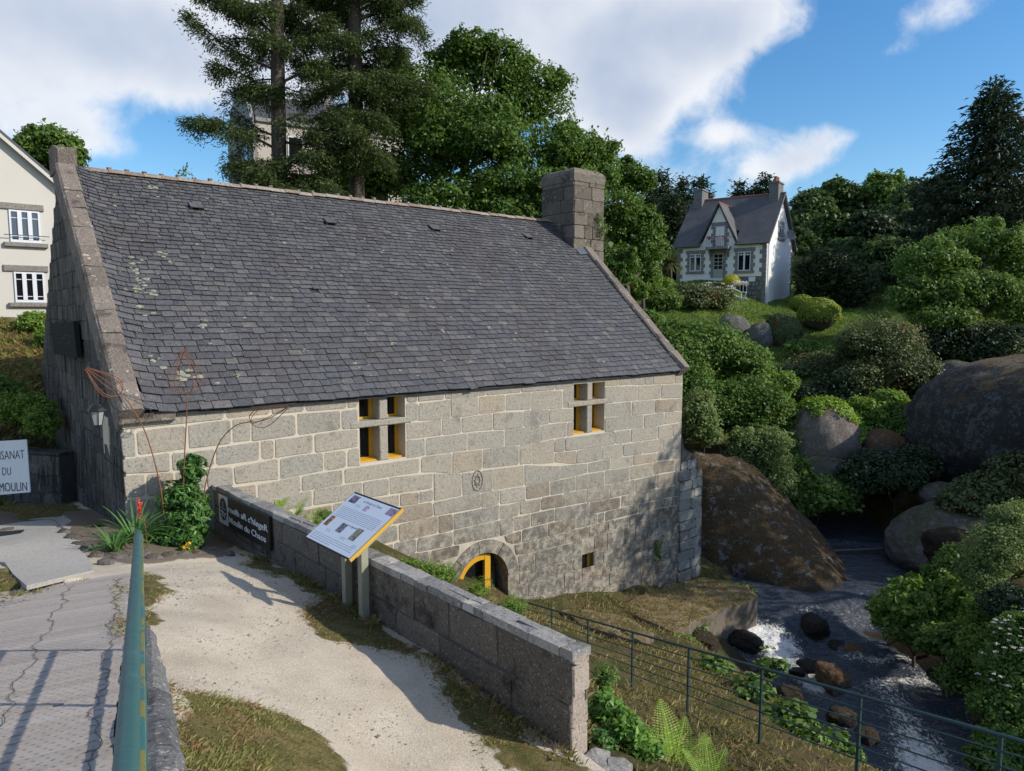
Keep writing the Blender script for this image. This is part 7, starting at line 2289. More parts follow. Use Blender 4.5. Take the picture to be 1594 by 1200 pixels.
old_spruce("old spruce with a bare trunk and ragged drooping limbs left of the oak", [(432, 330), (433, 150), (431, -60), (430, -330)], 36, 0.40,
           [(112, 283, 12, -1, 1.0), (95, 345, 60, 1, 0.9), (60, 300, -25, 0, 1.0), (150, 325, 95, -1.0, 1.0), (170, 400, 130, -1.5, 0.7), (235, 277, 185, -1, 1.15), (215, 345, 150, 0.5, 0.5), (255, 350, 255, -2, 1.1), (280, 345, 235, 1, 0.6),
            (130, 505, 90, -1, 0.9), (95, 520, 60, 1, 1.0), (70, 515, 20, 0, 1.0), (190, 470, 175, -2, 0.4), (30, 300, -10, 0, 0.9), (20, 520, -20, 1, 1.0), (250, 500, 235, -2, 1.2), (270, 520, 285, -1, 1.2), (285, 420, 285, -3, 1.2), (220, 480, 205, 1, 0.7), (265, 400, 265, -3, 1.0), (300, 470, 300, -3, 1.2), (290, 540, 300, -2, 1.0)],
           22, (14.5, 27), (1.6, 4.4), 0.95)
old_spruce("tall spruce with feathery hanging sprays between the ragged one and the oak", [(556, 330), (553, 120), (550, -60), (548, -300)], 37.5, 0.42,
           [(60, 655, 25, -1, 1.1), (85, 640, 75, 0.5, 1.0), (35, 620, -5, 1, 1.1), (120, 620, 120, -1, 1.0), (20, 650, -30, 0, 1.1), (75, 490, 40, -1, 1.1), (100, 480, 95, 0, 1.0), (130, 490, 140, -1, 1.0), (40, 500, 0, 1, 1.1), (160, 500, 180, -2, 1.2), (175, 605, 185, -2, 1.2), (200, 520, 230, -2, 1.3), (215, 590, 240, -2, 1.3), (10, 590, -40, -1, 1), (10, 510, -50, -1, 1), (240, 520, 270, -2, 1.2)],
           34, (12.0, 26), (1.6, 4.2), 0.95)

def conifer(label, apex_px, base_v, Y, R, levels, per, mat, leaf, dens, group=None, droop=0.2, shape=0.85, name="conifer_tree"):
    a = P(apex_px[0], apex_px[1], Y)
    zb = P(apex_px[0], base_v, Y)[2]
    gz_ = land_z(a[0], a[1])
    b = np.array([a[0], a[1], min(gz_, zb)])
    root = thing(name, b, label, "tree", group)
    H = a[2] - zb
    m = MB(); m.tube([b - [0, 0, 0.3], np.array([a[0], a[1], zb + H * 0.5]), a], [R * 0.085, R * 0.05, 0.02], 8); m.build("trunk", M_BARK, root, True)
    paths = []
    for i in range(levels):
        f = (i + rng.random() * 0.7) / levels
        z = zb + H * f
        r = R * (1 - f) ** shape
        for k in range(per):
            th = 2 * math.pi * (k + rng.random() * 0.8) / per + i * 0.9
            l_ = r * (0.72 + 0.42 * rng.random()) + 0.1
            s0 = np.array([a[0], a[1], z]); e = s0 + np.array([math.cos(th) * l_, math.sin(th) * l_, -droop * l_ + 0.05 * l_])
            mid = (s0 + e) / 2 + [0, 0, 0.09 * l_]
            paths.append((curve_pts([s0, mid, e + [0, 0, 0.10 * l_]], 5), 1.0))
    V, F = sprays(paths, dens, leaf, leaf * 1.1, 0.4, 0.32, 0.12)
    build("needles", V, F, mat, root)
    return root
conifer("tall dark fir with a pointed top at the upper right", (1551, 120), 470, 58, 8.2, 38, 11, L_FIR, 0.5, 15.0, None, 0.10, 0.78)
for i, (u, v, Y, R, lab) in enumerate([(1030, 262, 78, 3.0, "pointed dark conifer just right of the oak's edge"), (1062, 272, 80, 2.6, "dark conifer behind the white house's left chimney"), (1092, 270, 82, 2.8, "dark conifer over the left end of the white house roof"),
                                       (1152, 278, 84, 2.4, "low dark conifer top over the middle of the white house roof"), (1192, 268, 83, 3.2, "dark conifer behind the white house's right chimney"), (1008, 285, 74, 2.6, "dark conifer top between the oak and the pointed one"), (1047, 300, 70, 2.8, "dark conifer behind the utility pole"), (1175, 285, 86, 2.2, "small conifer top left of the right chimney")]):
    conifer(lab, (u, v), 430, Y, R, 24, 9, L_DARK, 0.5, 20.0, "dark conifers behind the white house", 0.18, 0.65)

# ------------------------------------------------------------------ woods right of the white house
WOOD = [([(1262, 330, 34, 34, 92), (1250, 360, 30, 30, 90)], "rounded tree just right of the white house's chimney", L_FOREST), ([(1300, 318, 36, 38, 95), (1320, 345, 32, 30, 94)], "rounded tree third from the white house", L_FOREST),
        ([(1345, 322, 34, 34, 98)], "low rounded tree in the middle of the wood", L_FOREST), ([(1378, 298, 34, 32, 93), (1390, 325, 34, 34, 92)], "taller airy tree in the wood with bright top", L_MID),
        ([(1418, 318, 30, 36, 86), (1400, 350, 34, 34, 85)], "dark tree at the left foot of the tall fir", L_FOREST), ([(1290, 368, 50, 34, 82), (1250, 385, 30, 26, 80)], "dark tree above the spreading evergreen bush", L_FOREST),
        ([(1355, 368, 44, 40, 80)], "dark tree filling the middle of the wood", L_DARK), ([(1450, 330, 44, 60, 72), (1430, 390, 40, 50, 70)], "dense dark tree below the left side of the tall fir", L_DARK),
        ([(1585, 350, 60, 70, 66), (1530, 370, 50, 50, 65)], "dense dark tree at the right edge under the tall fir", L_DARK), ([(1385, 405, 44, 36, 68)], "dark tree behind the broad spreading tree", L_FOREST),
        ([(1320, 405, 40, 34, 76)], "dark tree just above the evergreen bush's right side", L_FOREST)]
for spec, lab, mat in WOOD:
    tree("woodland_tree", "tree", lab, spec, 5200, 0.5, mat, r0=0.3, clump=0.26, per=40, group="trees of the wood right of the white house", nsub=1)
# far wooded ridge closing the view
nW = 26000
xs_ = -80 + 320 * rng.random(nW); ys_ = 105 + 120 * rng.random(nW)
C = np.c_[xs_, ys_, LAND(np.c_[np.clip(xs_, -160, 180), np.clip(ys_, -40, 230)]) + 5.5 * rng.random(nW) ** 0.6 * (0.8 + 0.4 * vnoise(np.c_[xs_ / 6, ys_ / 6, xs_ * 0]))]
V, F = leaves(C, unit(nW) + [0, 0, 0.6], 2.3, 0.75)
link("far_woodland", raw_mesh("far_woodland", V, F), L_FOREST, kind='stuff')

# ------------------------------------------------------------------ garden trees and shrubs on the far bank
tree("spreading_tree", "tree", "broad spreading green tree on the right below the tall fir", [(1450, 415, 58, 42, 44), (1520, 385, 62, 42, 45), (1590, 410, 60, 55, 45), (1500, 460, 75, 42, 43), (1425, 465, 42, 36, 43), (1580, 480, 55, 50, 43), (1470, 500, 50, 32, 42)], 36000, 0.2, L_MID, r0=0.35, clump=0.25, nsub=4)
tree("evergreen_bush", "bush", "big dark evergreen bush beside the white house gable", [(1288, 432, 52, 54, 58), (1335, 462, 36, 44, 57), (1255, 455, 26, 34, 58)], 16000, 0.26, L_DARK, r0=0.15, stem="stem", up=0.9, aspect=0.3)
def clipped(u, v, ru, rv, Y, n, size, mat, label):
    L = px_lobes([(u, v, ru, rv, Y)], 0.95)
    b = np.array([L[0][0][0], L[0][0][1], min(L[0][0][2] - L[0][1][2] * 0.8, land_z(*L[0][0][:2]))])
    root = thing("clipped_bush", b, label, "bush")
    d = unit(n); d[:, 2] = np.abs(d[:, 2]) * 1.0 - 0.5 * (rng.random(n) < 0.4) * rng.random(n)
    d /= np.linalg.norm(d, axis=1, keepdims=True)
    bump_ = 1 + 0.05 * fbm(d * 3 + u, 3, 5)
    C = L[0][0] + d * L[0][1] * (bump_ - 0.10 * rng.random(n) ** 2)[:, None]
    V, F = leaves(C, d + unit(n) * 0.6, size, 0.6)
    build("foliage", V, F, mat, root)
    VV, FF = rock(L[0][0], L[0][1] * 0.88, int(u), 3, 0.06)
    build("inner_twigs", VV, FF, M_BARK, root, True)
clipped(1274, 490, 32, 27, 50, 9000, 0.14, L_TOPIARY, "large yellow green clipped dome bush below the white house gable")
clipped(1248, 474, 19, 15, 51.5, 4000, 0.14, L_TOPIARY, "smaller yellow green clipped bush just behind the large dome")
clipped(1217, 519, 30, 32, 47, 9000, 0.14, L_HEATH, "round dark clipped bush on the lawn slope")
clipped(1138, 440, 14, 12, 57, 3000, 0.13, L_YELLOW, "bright golden clipped bush beside the white house door")
SH = [([(1030, 470, 32, 22, 50), (1008, 460, 22, 20, 50)], 5000, 0.17, L_MID, "green end of the flowering hedge nearest the mill roof"),
      ([(1075, 467, 40, 25, 51.5), (1110, 470, 34, 26, 52)], 9000, 0.16, L_HEATH, "grey green hedge below the white house door"),
      ([(1100, 545, 58, 46, 36), (1150, 570, 46, 46, 36), (1060, 560, 40, 46, 35)], 20000, 0.17, L_MID, "wide green shrub on the slope behind the mill corner"),
      ([(1120, 640, 55, 50, 33.5), (1170, 640, 55, 55, 33.5), (1080, 625, 36, 44, 33)], 20000, 0.16, L_OAK, "dense dark green shrub right of the mill eaves"),
      ([(1210, 655, 36, 44, 34), (1225, 700, 34, 40, 33)], 8000, 0.14, L_MID, "shrub growing against the left side of the ivy topped boulder"),
      ([(1086, 655, 28, 52, 29.8), (1100, 680, 22, 30, 29.5)], 9000, 0.12, L_WILLOW, "pale green willow bush touching the mill's river corner"),
      ([(1185, 715, 42, 48, 30.5), (1205, 755, 34, 44, 30), (1160, 700, 30, 36, 30.5), (1200, 690, 30, 26, 30.3)], 16000, 0.12, L_WILLOW, "tall pale willow bush above the mossy boulder"),
      ([(1270, 580, 46, 32, 42), (1235, 590, 34, 30, 41)], 9000, 0.16, L_HEATH, "rusty tipped bush below the lawn slope"),
      ([(1300, 620, 40, 42, 38), (1265, 625, 34, 30, 38)], 9000, 0.16, L_DARK, "dark bush between the ivy topped boulder and the big round shrub"),
      ([(1370, 552, 60, 62, 39), (1410, 590, 48, 50, 38), (1340, 600, 40, 46, 38)], 24000, 0.15, L_HEATH, "big rounded olive shrub in the middle of the far bank"),
      ([(1345, 655, 40, 36, 35.5), (1380, 640, 34, 34, 36)], 10000, 0.16, L_BRIGHT, "fresh green leafy bush under the big rounded shrub"),
      ([(1370, 745, 68, 42, 30), (1420, 730, 40, 36, 30)], 15000, 0.15, L_DARK, "soft dark shrub hanging over the pool"),
      ([(1285, 775, 46, 36, 30), (1255, 790, 28, 26, 30)], 7000, 0.2, L_MID, "broad leaved bush at the pool's far left shore"),
      ([(1480, 545, 60, 46, 42), (1550, 540, 50, 40, 41)], 14000, 0.18, L_DARK, "dark undergrowth behind the huge dark boulder"),
      ([(1440, 610, 40, 34, 38)], 5000, 0.16, L_DARK, "dark bush left of the huge dark boulder's top"),
      ([(1010, 505, 26, 22, 45), (1040, 520, 24, 22, 43)], 6000, 0.16, L_MID, "small green bush beside the mill's right verge"),
      ([(1030, 445, 20, 14, 53), (1008, 440, 18, 14, 52)], 4000, 0.16, L_BRIGHT, "light green bush above the hedge near the palm"),
      ([(1545, 772, 78, 34, 27), (1590, 740, 50, 36, 27), (1500, 790, 40, 26, 26.5)], 14000, 0.15, L_HEATH, "weedy grassy mound in front of the huge dark boulder"),
      ([(1556, 865, 52, 58, 18.5), (1590, 830, 46, 50, 18.8), (1530, 900, 36, 40, 18.3)], 17000, 0.075, L_WILLOW, "light green feathery bush on the right bank"),
      ([(1430, 945, 62, 46, 20.6), (1475, 960, 42, 48, 20.2), (1395, 960, 40, 34, 20.8), (1500, 930, 36, 40, 19.8)], 9500, 0.19, L_BRIGHT, "big leaved green bush overhanging the rapids"),
      ([(1580, 1060, 54, 62, 14.8), (1560, 1110, 46, 44, 14.4), (1594, 1000, 50, 46, 15)], 15000, 0.085, L_MID, "tall weeds with white umbels at the lower right edge"),
      ([(1040, 590, 34, 40, 34), (1075, 590, 30, 34, 34)], 9000, 0.15, L_MID, "green shrub showing just past the mill's right verge"),
      ([(1160, 600, 46, 36, 36.5), (1200, 610, 40, 36, 36)], 11000, 0.15, L_BRIGHT, "fresh green shrub above the dense dark one"),
      ([(1225, 740, 36, 36, 31), (1245, 770, 30, 30, 30.5)], 8000, 0.14, L_OAK, "dark shrub between the willow bush and the pool"),
      ([(1320, 690, 36, 30, 34), (1330, 730, 34, 30, 32.5)], 8000, 0.14, L_MID, "shrub filling the gap right of the ivy topped boulder"),
      ([(1420, 690, 30, 34, 33), (1410, 670, 26, 30, 34)], 6000, 0.15, L_MID, "leafy bush between the rusty boulder and the huge dark one"),
      ([(1250, 545, 34, 16, 44), (1300, 560, 40, 20, 43)], 6000, 0.14, L_MID, "low bushes along the lawn's lower edge"),
      ([(1500, 1000, 44, 32, 18), (1460, 1005, 34, 26, 18.6)], 7000, 0.12, L_MID, "low bush under the big leaved one at the right waterline"),
      ([(1540, 960, 40, 40, 17.4), (1530, 1010, 36, 34, 16.8)], 8000, 0.10, L_BRIGHT, "leafy bush linking the feathery bush and the white umbels"),
      ([(1340, 470, 50, 34, 62), (1400, 440, 46, 40, 64)], 12000, 0.24, L_FOREST, "dark shrubbery behind the big evergreen bush"),
      ([(1560, 600, 60, 24, 40), (1470, 620, 34, 24, 37)], 7000, 0.18, L_FOREST, "bushes along the top of the huge dark boulder"),
      ([(1500, 1062, 40, 30, 17.4), (1525, 1035, 34, 34, 17.0)], 8000, 0.10, L_MID, "leafy bush at the right waterline below the rapids"),
      ([(1570, 1165, 50, 34, 13.6), (1545, 1190, 40, 30, 13.2)], 7000, 0.09, L_OAK, "dark weeds at the water's edge below the white umbels"),
      ([(1450, 985, 44, 26, 19.6), (1400, 985, 30, 22, 20.2)], 6000, 0.14, L_MID, "lower skirt of broad leaves over the rapids"),
      ([(1500, 880, 40, 34, 21), (1480, 905, 34, 30, 20.6)], 7000, 0.13, L_MID, "bush between the dark wet boulder and the big leaved one"),
      ([(1575, 950, 44, 40, 16.5)], 6000, 0.09, L_DARK, "dark bush between the feathery bush and the white umbels")]
for spec, n, size, mat, lab in SH:
    tree("shrub", "shrub", lab, spec, n, size, mat, r0=0.06, stem="stem", clump=0.3, per=45, inner=0.16, nsub=1)
# spiky garden palms
def spiky(u, v, Y, R, n, label, trunk_h):
    c = P(u, v, Y); b = np.array([c[0], c[1], c[2] - trunk_h])
    root = thing("garden_palm", b, label, "palm")
    m = MB(); m.tube([b - [0, 0, 0.3], c], [0.16, 0.13], 8); m.build("trunk", M_BARK, root, True)
    Vv_, Fv_ = [], []
    for k in range(n):
        th = 2 * math.pi * rng.random(); el = -0.7 + 2.1 * rng.random()
        d = np.array([math.cos(th) * math.cos(el), math.sin(th) * math.cos(el), math.sin(el)]); sd = np.cross(d, [0, 0, 1.0]); sd /= np.linalg.norm(sd) + 1e-9
        L_ = R * (0.7 + 0.4 * rng.random()); w = 0.05
        bse = len(Vv_)
        for f, ww in ((0, .6), (0.5, 1.0), (1.0, 0.1)):
            p = c + d * L_ * f + [0, 0, -0.25 * L_ * f * f]
            Vv_ += [p - sd * w * ww, p + sd * w * ww]
        Fv_ += [(bse, bse + 1, bse + 3, bse + 2), (bse + 2, bse + 3, bse + 5, bse + 4)]
    build("leaves", Vv_, Fv_, L_HEATH, root)
spiky(1044, 408, 54, 1.5, 260, "spiky garden palm left of the white house", 1.2)
spiky(1020, 425, 53, 1.1, 200, "lower spiky palm with dry skirt beside the other", 1.0)

# trees on the right bank, past the edge of the view, that shade the rapids and the foot of the mill
for i, (x, y, h, r_, lab) in enumerate([(21.5, 21.5, 11.5, 2.8, "tall leafy bank tree shading the rapids, nearest the feathery bush"), (22.0, 13.0, 5.0, 2.4, "leafy bank tree downstream of the weeds with white umbels"), (28.5, 24.5, 10.0, 3.4, "leafy bank tree further back from the water"), (18.5, 10.0, 5.5, 2.2, "leafy bank tree nearest the bridge")]):
    z0 = land_z(x, y)
    root = thing("bank_tree", (x, y, z0), lab, "tree", "trees on the right bank")
    L = [((x, y, z0 + h * 0.75), (r_, r_, h * 0.32)), ((x + 0.6, y + 1.4, z0 + h * 0.55), (r_ * 0.8, r_ * 0.8, h * 0.28)), ((x - 0.5, y - 1.5, z0 + h * 0.5), (r_ * 0.75, r_ * 0.75, h * 0.3))]
    V, F = lobe_crown(L, 5500, 0.26, 0.26, 60)
    build("crown", V, F, L_MID, root); limb_paths((x, y, z0), L, 0.2, 1).build("trunk", M_BARK, root, True)

# left side: bank behind the panel
for spec, n, size, mat, lab in [([(25, 640, 50, 30, 18.5), (65, 660, 24, 34, 18)], 7000, 0.09, L_BRIGHT, "low leafy bush above the garden wall"), ([(-5, 615, 40, 34, 19)], 3500, 0.09, L_MID, "leafy bush at the left edge above the painted panel"),
                                ([(55, 508, 26, 22, 24.5), (72, 530, 16, 22, 23.5)], 5000, 0.1, L_BRIGHT, "bright green bush below the cream house window")]:
    tree("shrub", "shrub", lab, spec, n, size, mat, r0=0.04, stem="stem", clump=0.3, per=40, nsub=1)
# ------------------------------------------------------------------ grass
def blades(Pt, h, w, lean=0.5):
    n = len(Pt)
    th = rng.random(n) * 2 * math.pi
    d = np.c_[np.cos(th), np.sin(th), np.zeros(n)]; s = np.c_[-np.sin(th), np.cos(th), np.zeros(n)]
    hh = (h * (0.45 + 0.9 * rng.random(n)))[:, None]; ww = w * (0.7 + 0.6 * rng.random(n))[:, None]
    ln = lean * rng.random(n)[:, None]
    V = np.empty((n, 4, 3))
    V[:, 0] = Pt - s * ww; V[:, 1] = Pt + s * ww
    m = Pt + d * hh * ln * 0.45 + np.array([0, 0, 0.62]) * hh
    V[:, 2] = m + s * ww * 0.6
    V[:, 3] = Pt + d * hh * ln * 1.2 + np.array([0, 0, 1.0]) * hh * (1 - 0.25 * ln)
    return V.reshape(-1, 3), np.arange(n * 4).reshape(n, 4)

def scatter_poly(poly, n, jit=0.05):
    A = np.array(poly); lo, hi = A.min(0), A.max(0)
    q = lo + (hi - lo) * rng.random((n, 2))
    q = q[in_poly(q, poly)]
    keep = vnoise(np.c_[q * 3.0, np.zeros(len(q))], 4) + 0.6 * vnoise(np.c_[q * 9.0, np.zeros(len(q))], 9) > -0.55 + 0.3 * rng.normal(size=len(q))
    return q[keep] + rng.normal(size=(keep.sum(), 2)) * jit
parts = []
for i, p in enumerate(TURF_W):
    A = np.array(p); area = np.ptp(A[:, 0]) * np.ptp(A[:, 1])
    dens = (9500, 3200, 3000, 900, 900, 700)[i]
    q = scatter_poly(p, int(area * dens))
    z = FORE(q) + 0.0
    parts.append(blades(np.c_[q, z], 0.026 if i < 3 else 0.04, 0.0021 if i == 0 else 0.0028, 1.7))
# weeds and tufts along the foot of the wall and kerb
q = np.c_[np.full(2600, 0.0), rng.random(2600) * (V_END + 0.2)]
W2 = M.many(np.c_[U0W - 0.02 - np.abs(rng.normal(size=2600)) * 0.10, q[:, 1], np.zeros(2600)])
keep = vnoise(np.c_[W2[:, :2] * 1.6, np.zeros(2600)], 7) > -0.15
W2 = W2[keep]; parts.append(blades(np.c_[W2[:, :2], FORE(W2[:, :2])], 0.10, 0.004, 0.9))
V, F = merge(parts)
link("short_grass", raw_mesh("short_grass", V, F), L_GRASS, kind='stuff')
# dry bank between the wall and the railing, and beyond it
n = 60000
q = np.c_[rng.random(n) * 13 - 1, rng.random(n) * 19 + 4]
rel = q - M.o[:2]; uu = rel @ M.u[:2]; vv = rel @ M.v[:2]
zq = LAND(q)
ok = (uu > 1.95) & (vv > 0.05) & (zq > -5.4) & (q[:, 0] < 10)
ok &= vnoise(np.c_[q * 1.2, np.zeros(n)], 3) + 0.5 * vnoise(np.c_[q * 5, np.zeros(n)], 5) > -0.25 + 0.25 * rng.normal(size=n)
q = q[ok]; zq = zq[ok] + fbm(np.c_[q * 0.9, np.zeros(len(q))], 4, 3) * 0.10
V, F = blades(np.c_[q, zq], 0.10, 0.006, 1.2)
link("bank_grass", raw_mesh("bank_grass", V, F), L_DRY, kind='stuff')
# grassy slope on the left, lawn under the white house
def px_grass(name, box, Y0, Y1, n, h, w, mat, cond=None):
    u = box[0] + (box[2] - box[0]) * rng.random(n); Yv = Y0 + (Y1 - Y0) * rng.random(n)
    x = (u - 797) / FPX * Yv * 1.0
    q = np.c_[x, Yv]; z = LAND(q) + fbm(np.c_[q * 0.9, np.zeros(n)], 4, 3) * 0.10
    V, F = blades(np.c_[q, z], h, w, 0.8)
    link(name, raw_mesh(name, V, F), mat, kind='stuff')
px_grass("slope_grass", (-60, 0, 80, 0), 17.5, 25, 26000, 0.34, 0.012, L_GRASS)
px_grass("lawn_grass", (1000, 0, 1420, 0), 40, 60, 60000, 0.12, 0.03, L_MID)
px_grass("right_bank_grass", (1490, 0, 1640, 0), 22, 28, 26000, 0.5, 0.012, L_DRY)

# gravel grit lying on the path
n = 16000
q = np.c_[rng.random(n) * 8 - 6.5, rng.random(n) * 10 + 3.2]
rel = q - M.o[:2]; uu = rel @ M.u[:2]; vv = rel @ M.v[:2]
sd_ = q @ RS
q = q[(uu < U0W - 0.1) & (vv > 0.5) & (sd_ > 0.25)]
n = len(q); z = FORE(q)
r_ = 0.006 + 0.011 * rng.random(n) ** 3 + 0.016 * (rng.random(n) < 0.02)
T3 = np.array([[1, 0, 0], [-0.5, 0.87, 0], [-0.5, -0.87, 0], [0.1, 0.05, 0.8]])
th = rng.random(n) * 6.28; c_, s_ = np.cos(th), np.sin(th)
Vg = np.empty((n, 4, 3))
for k in range(4):
    Vg[:, k, 0] = q[:, 0] + (c_ * T3[k, 0] - s_ * T3[k, 1]) * r_; Vg[:, k, 1] = q[:, 1] + (s_ * T3[k, 0] + c_ * T3[k, 1]) * r_; Vg[:, k, 2] = z + T3[k, 2] * r_
b = np.arange(n)[:, None] * 4
F = np.concatenate([b + [0, 1, 3], b + [1, 2, 3], b + [2, 0, 3]])
t = NT("grit"); t.set('Base Color', t.ramp(t.each(), [(0, (0.16, 0.14, 0.12)), (0.5, (0.42, 0.38, 0.32)), (1, (0.62, 0.58, 0.52))])).set('Roughness', 0.9)
link("gravel_grit", raw_mesh("gravel_grit", Vg.reshape(-1, 3), F), t.m, kind='stuff')

# ------------------------------------------------------------------ strap leaved plants and flowers in the bed
def strap(root, base, th, L_, w, arch, mat, name="leaf"):
    d = np.array([math.cos(th), math.sin(th), 0]); s = np.array([-math.sin(th), math.cos(th), 0])
    V = []; n = 6
    for k in range(n):
        f = k / (n - 1)
        p = base + d * L_ * (f * 0.35 + arch * f * f * 0.6) + np.array([0, 0, L_ * (0.95 * f - arch * 0.85 * f * f)])
        ww = w * (0.75 + 0.6 * f - 1.35 * f ** 2.2) + 0.002
        V += [p - s * ww + [0, 0, ww * 0.5], p, p + s * ww + [0, 0, ww * 0.5]]
    F = []
    for k in range(n - 1):
        for j in range(2): F.append((k * 3 + j, k * 3 + j + 1, (k + 1) * 3 + j + 1, (k + 1) * 3 + j))
    build(name, V, F, mat, root, True)
def strap_plant(px, n, L_, label, spread=0.10):
    w = hit_fore(*px); b = np.array([w[0], w[1], fore_z(w[0], w[1]) + 0.02])
    root = thing("strap_leaved_plant", b, label, "plant")
    for k in range(n):
        th = 2 * math.pi * rng.random()
        strap(root, b + np.array([math.cos(th), math.sin(th), 0]) * spread * rng.random(), th, L_ * (0.6 + 0.5 * rng.random()), 0.022, 0.25 + 0.75 * rng.random(), L_STRAP)
    return root, b
r1, b1 = strap_plant((212, 850), 60, 0.98, "clump of long arching strap leaves with a red flower spike")
strap_plant((178, 862), 36, 0.62, "lower strap leaved clump nearest the handrail end")
strap_plant((256, 846), 50, 0.95, "strap leaved clump under the upright wire bud")
m = MB(); tip = P(217, 790, 12.3); m.tube(curve_pts([b1 + [0.25, -.1, 0], (b1 + tip) / 2 + [0.12, 0, 0.1], tip - [0, 0, 0.06]], 8), 0.008, 5); m.build("flower_stalk", M_RUST, r1, True)
C = tip + rng.normal(size=(120, 3)) * np.array([0.018, 0.018, 0.07]); V, F = leaves(C, unit(120), 0.04, 0.5); build("flower_spike", V, F, L_RED, r1)
# leafy shrub against the corner of the wall, low edging plants
def bed_shrub(spec, n, size, mat, label, aspect=0.4, cat="shrub", name="leafy_shrub"):
    L = px_lobes(spec); c = np.mean([x for x, _ in L], axis=0)
    b = np.array([c[0], c[1], fore_z(c[0], c[1])])
    root = thing(name, b, label, cat)
    V, F = lobe_crown(L, n, size, 0.34, 30, (0.3, 1.0), 0.5, aspect, b[2], 0.2)
    build("foliage", V, F, mat, root); limb_paths(b, L, 0.02, 2).build("stem", M_BARK, root, True)
bed_shrub([(300, 735, 17, 30, 13.2), (286, 785, 30, 38, 13.1), (295, 812, 30, 36, 12.8), (298, 838, 26, 24, 12.5), (270, 845, 34, 20, 12.5)], 7000, 0.12, L_STRAP, "tall leafy shrub in the corner of facade and low wall", 0.36)
for (u, v, ru, rv, Y, n, mat, lab) in [(160, 852, 14, 12, 12.3, 600, L_MID, "low green cushion plant by the handrail end"), (128, 838, 16, 9, 13.0, 500, L_HEATH, "reddish low plant at the gable foot"), (150, 826, 20, 9, 13.4, 600, L_MID, "low green plant against the gable foot"), (290, 858, 16, 9, 12.0, 500, L_MID, "low plant with an orange flower under the shrub"), (112, 822, 14, 6, 13.8, 400, L_HEATH, "dark red ground plant beside the concrete")]:
    bed_shrub([(u, v, ru, rv, Y)], n, 0.06, mat, lab, 0.4, "plant", "low_plant")
for (u, v) in ((289, 851), (293, 848), (158, 862), (161, 850), (286, 855)):
    w = P(u, v, 11.9 if u > 200 else 12.2)
    C = w + rng.normal(size=(14, 3)) * 0.018; V, F = leaves(C, unit(14), 0.045, 0.9); g0 = fore_z(w[0], w[1])
    m = MB(); m.tube([np.array([w[0], w[1], g0]), w], 0.004, 4)
    root = thing("orange_flower", (w[0], w[1], g0), {(289, 851): "taller orange flower under the leafy shrub", (293, 848): "orange flower closest to the name board", (158, 862): "orange flower lowest beside the strap leaves", (161, 850): "orange flower by the low cushion plant", (286, 855): "smallest orange flower under the leafy shrub"}[(u, v)], "flower", "orange flowers in the bed")
    build("petals", V, F, L_ORANGE, root); m.build("stem", L_STRAP, root)

# ------------------------------------------------------------------ ferns
def fern(base, fronds, R, label, mat=None, pairs=24, name="fern"):
    root = thing(name, base, label, "fern")
    base = np.asarray(base, float)
    for (th, el, L_) in fronds:
        d = np.array([math.cos(th), math.sin(th), 0]); C, T, N, S = [], [], [], []
        sd = np.array([-math.sin(th), math.cos(th), 0])
        pts = []
        for f in np.linspace(0, 1, pairs + 4):
            h = L_ * (math.sin(el) * f - 0.42 * f ** 2.6 * math.cos(el)); r_ = L_ * math.cos(el) * (f + 0.25 * f * f)
            pts.append(base + d * r_ + np.array([0, 0, h]))
        m = MB(); m.tube(pts, np.linspace(0.006, 0.0015, len(pts)), 4, False)
        fr_ = m.build("frond", mat or L_FERN, root)
        Vp, Fp = [], []
        for k in range(3, len(pts) - 1):
            f = (k - 3) / (len(pts) - 4); ln = L_ * 0.24 * (math.sin(math.pi * min(1, (0.12 + 0.88 * f)) ** 0.8) ** 0.8) * (1.05 - f * 0.35) + 0.008
            t_ = pts[k + 1] - pts[k - 1]; t_ /= np.linalg.norm(t_); up_ = np.cross(t_, sd); 
            for s_ in (-1, 1):
                dirp = sd * s_ * 0.93 + t_ * 0.36 + up_ * (0.06 if up_[2] > 0 else -0.06) - np.array([0, 0, 0.12])
                w = L_ * 0.011 + 0.004
                for q0, q1 in ((0, .25), (.25, .5), (.5, .75), (.75, 1.0)):       # toothed leaflet
                    b0 = len(Vp); a_, b_ = pts[k] + dirp * ln * q0, pts[k] + dirp * ln * q1
                    wid = w * (1.15 - 0.8 * q0)
                    Vp += [a_, a_ + t_ * wid + dirp * ln * .08, b_, a_ - t_ * wid + dirp * ln * .08]; Fp.append((b0, b0 + 3, b0 + 2, b0 + 1))
        build("leaflets", Vp, Fp, mat or L_FERN, fr_)
    return root
fb = P(1048, 1225, 7.3); fb[2] = land_z(fb[0], fb[1]) - 0.05
fern(fb, [(1.75, 1.15, 0.85), (2.5, 1.0, 0.75), (1.1, 0.95, 0.7), (3.0, 0.75, 0.6), (0.5, 0.8, 0.62), (-2.6, 0.8, 0.55), (1.5, 0.7, 0.6), (-0.6, 0.8, 0.5)], 0.8, "large bright fern in front of the railing at the bottom edge")
fb2 = P(1105, 1240, 7.0); fb2[2] = land_z(fb2[0], fb2[1]) - 0.05
fern(fb2, [(1.6, 1.2, 0.6), (2.4, 1.0, 0.5), (0.8, 1.0, 0.5), (-1, 0.9, 0.4)], 0.5, "smaller fern right of the large bright one")
def wall_fern(u, v, Yoff, L_, lab, n=9):
    w = M.hit(u, v); b = M(w[0], Yoff, w[1]); 
    fern(b, [(2 * math.pi * rng.random(), 0.7 + 0.5 * rng.random(), L_ * (0.7 + 0.5 * rng.random())) for _ in range(n)], L_, lab, pairs=14)
wall_fern(450, 800, 0.35, 0.5, "fern clump behind the low wall nearest the name board", 12)
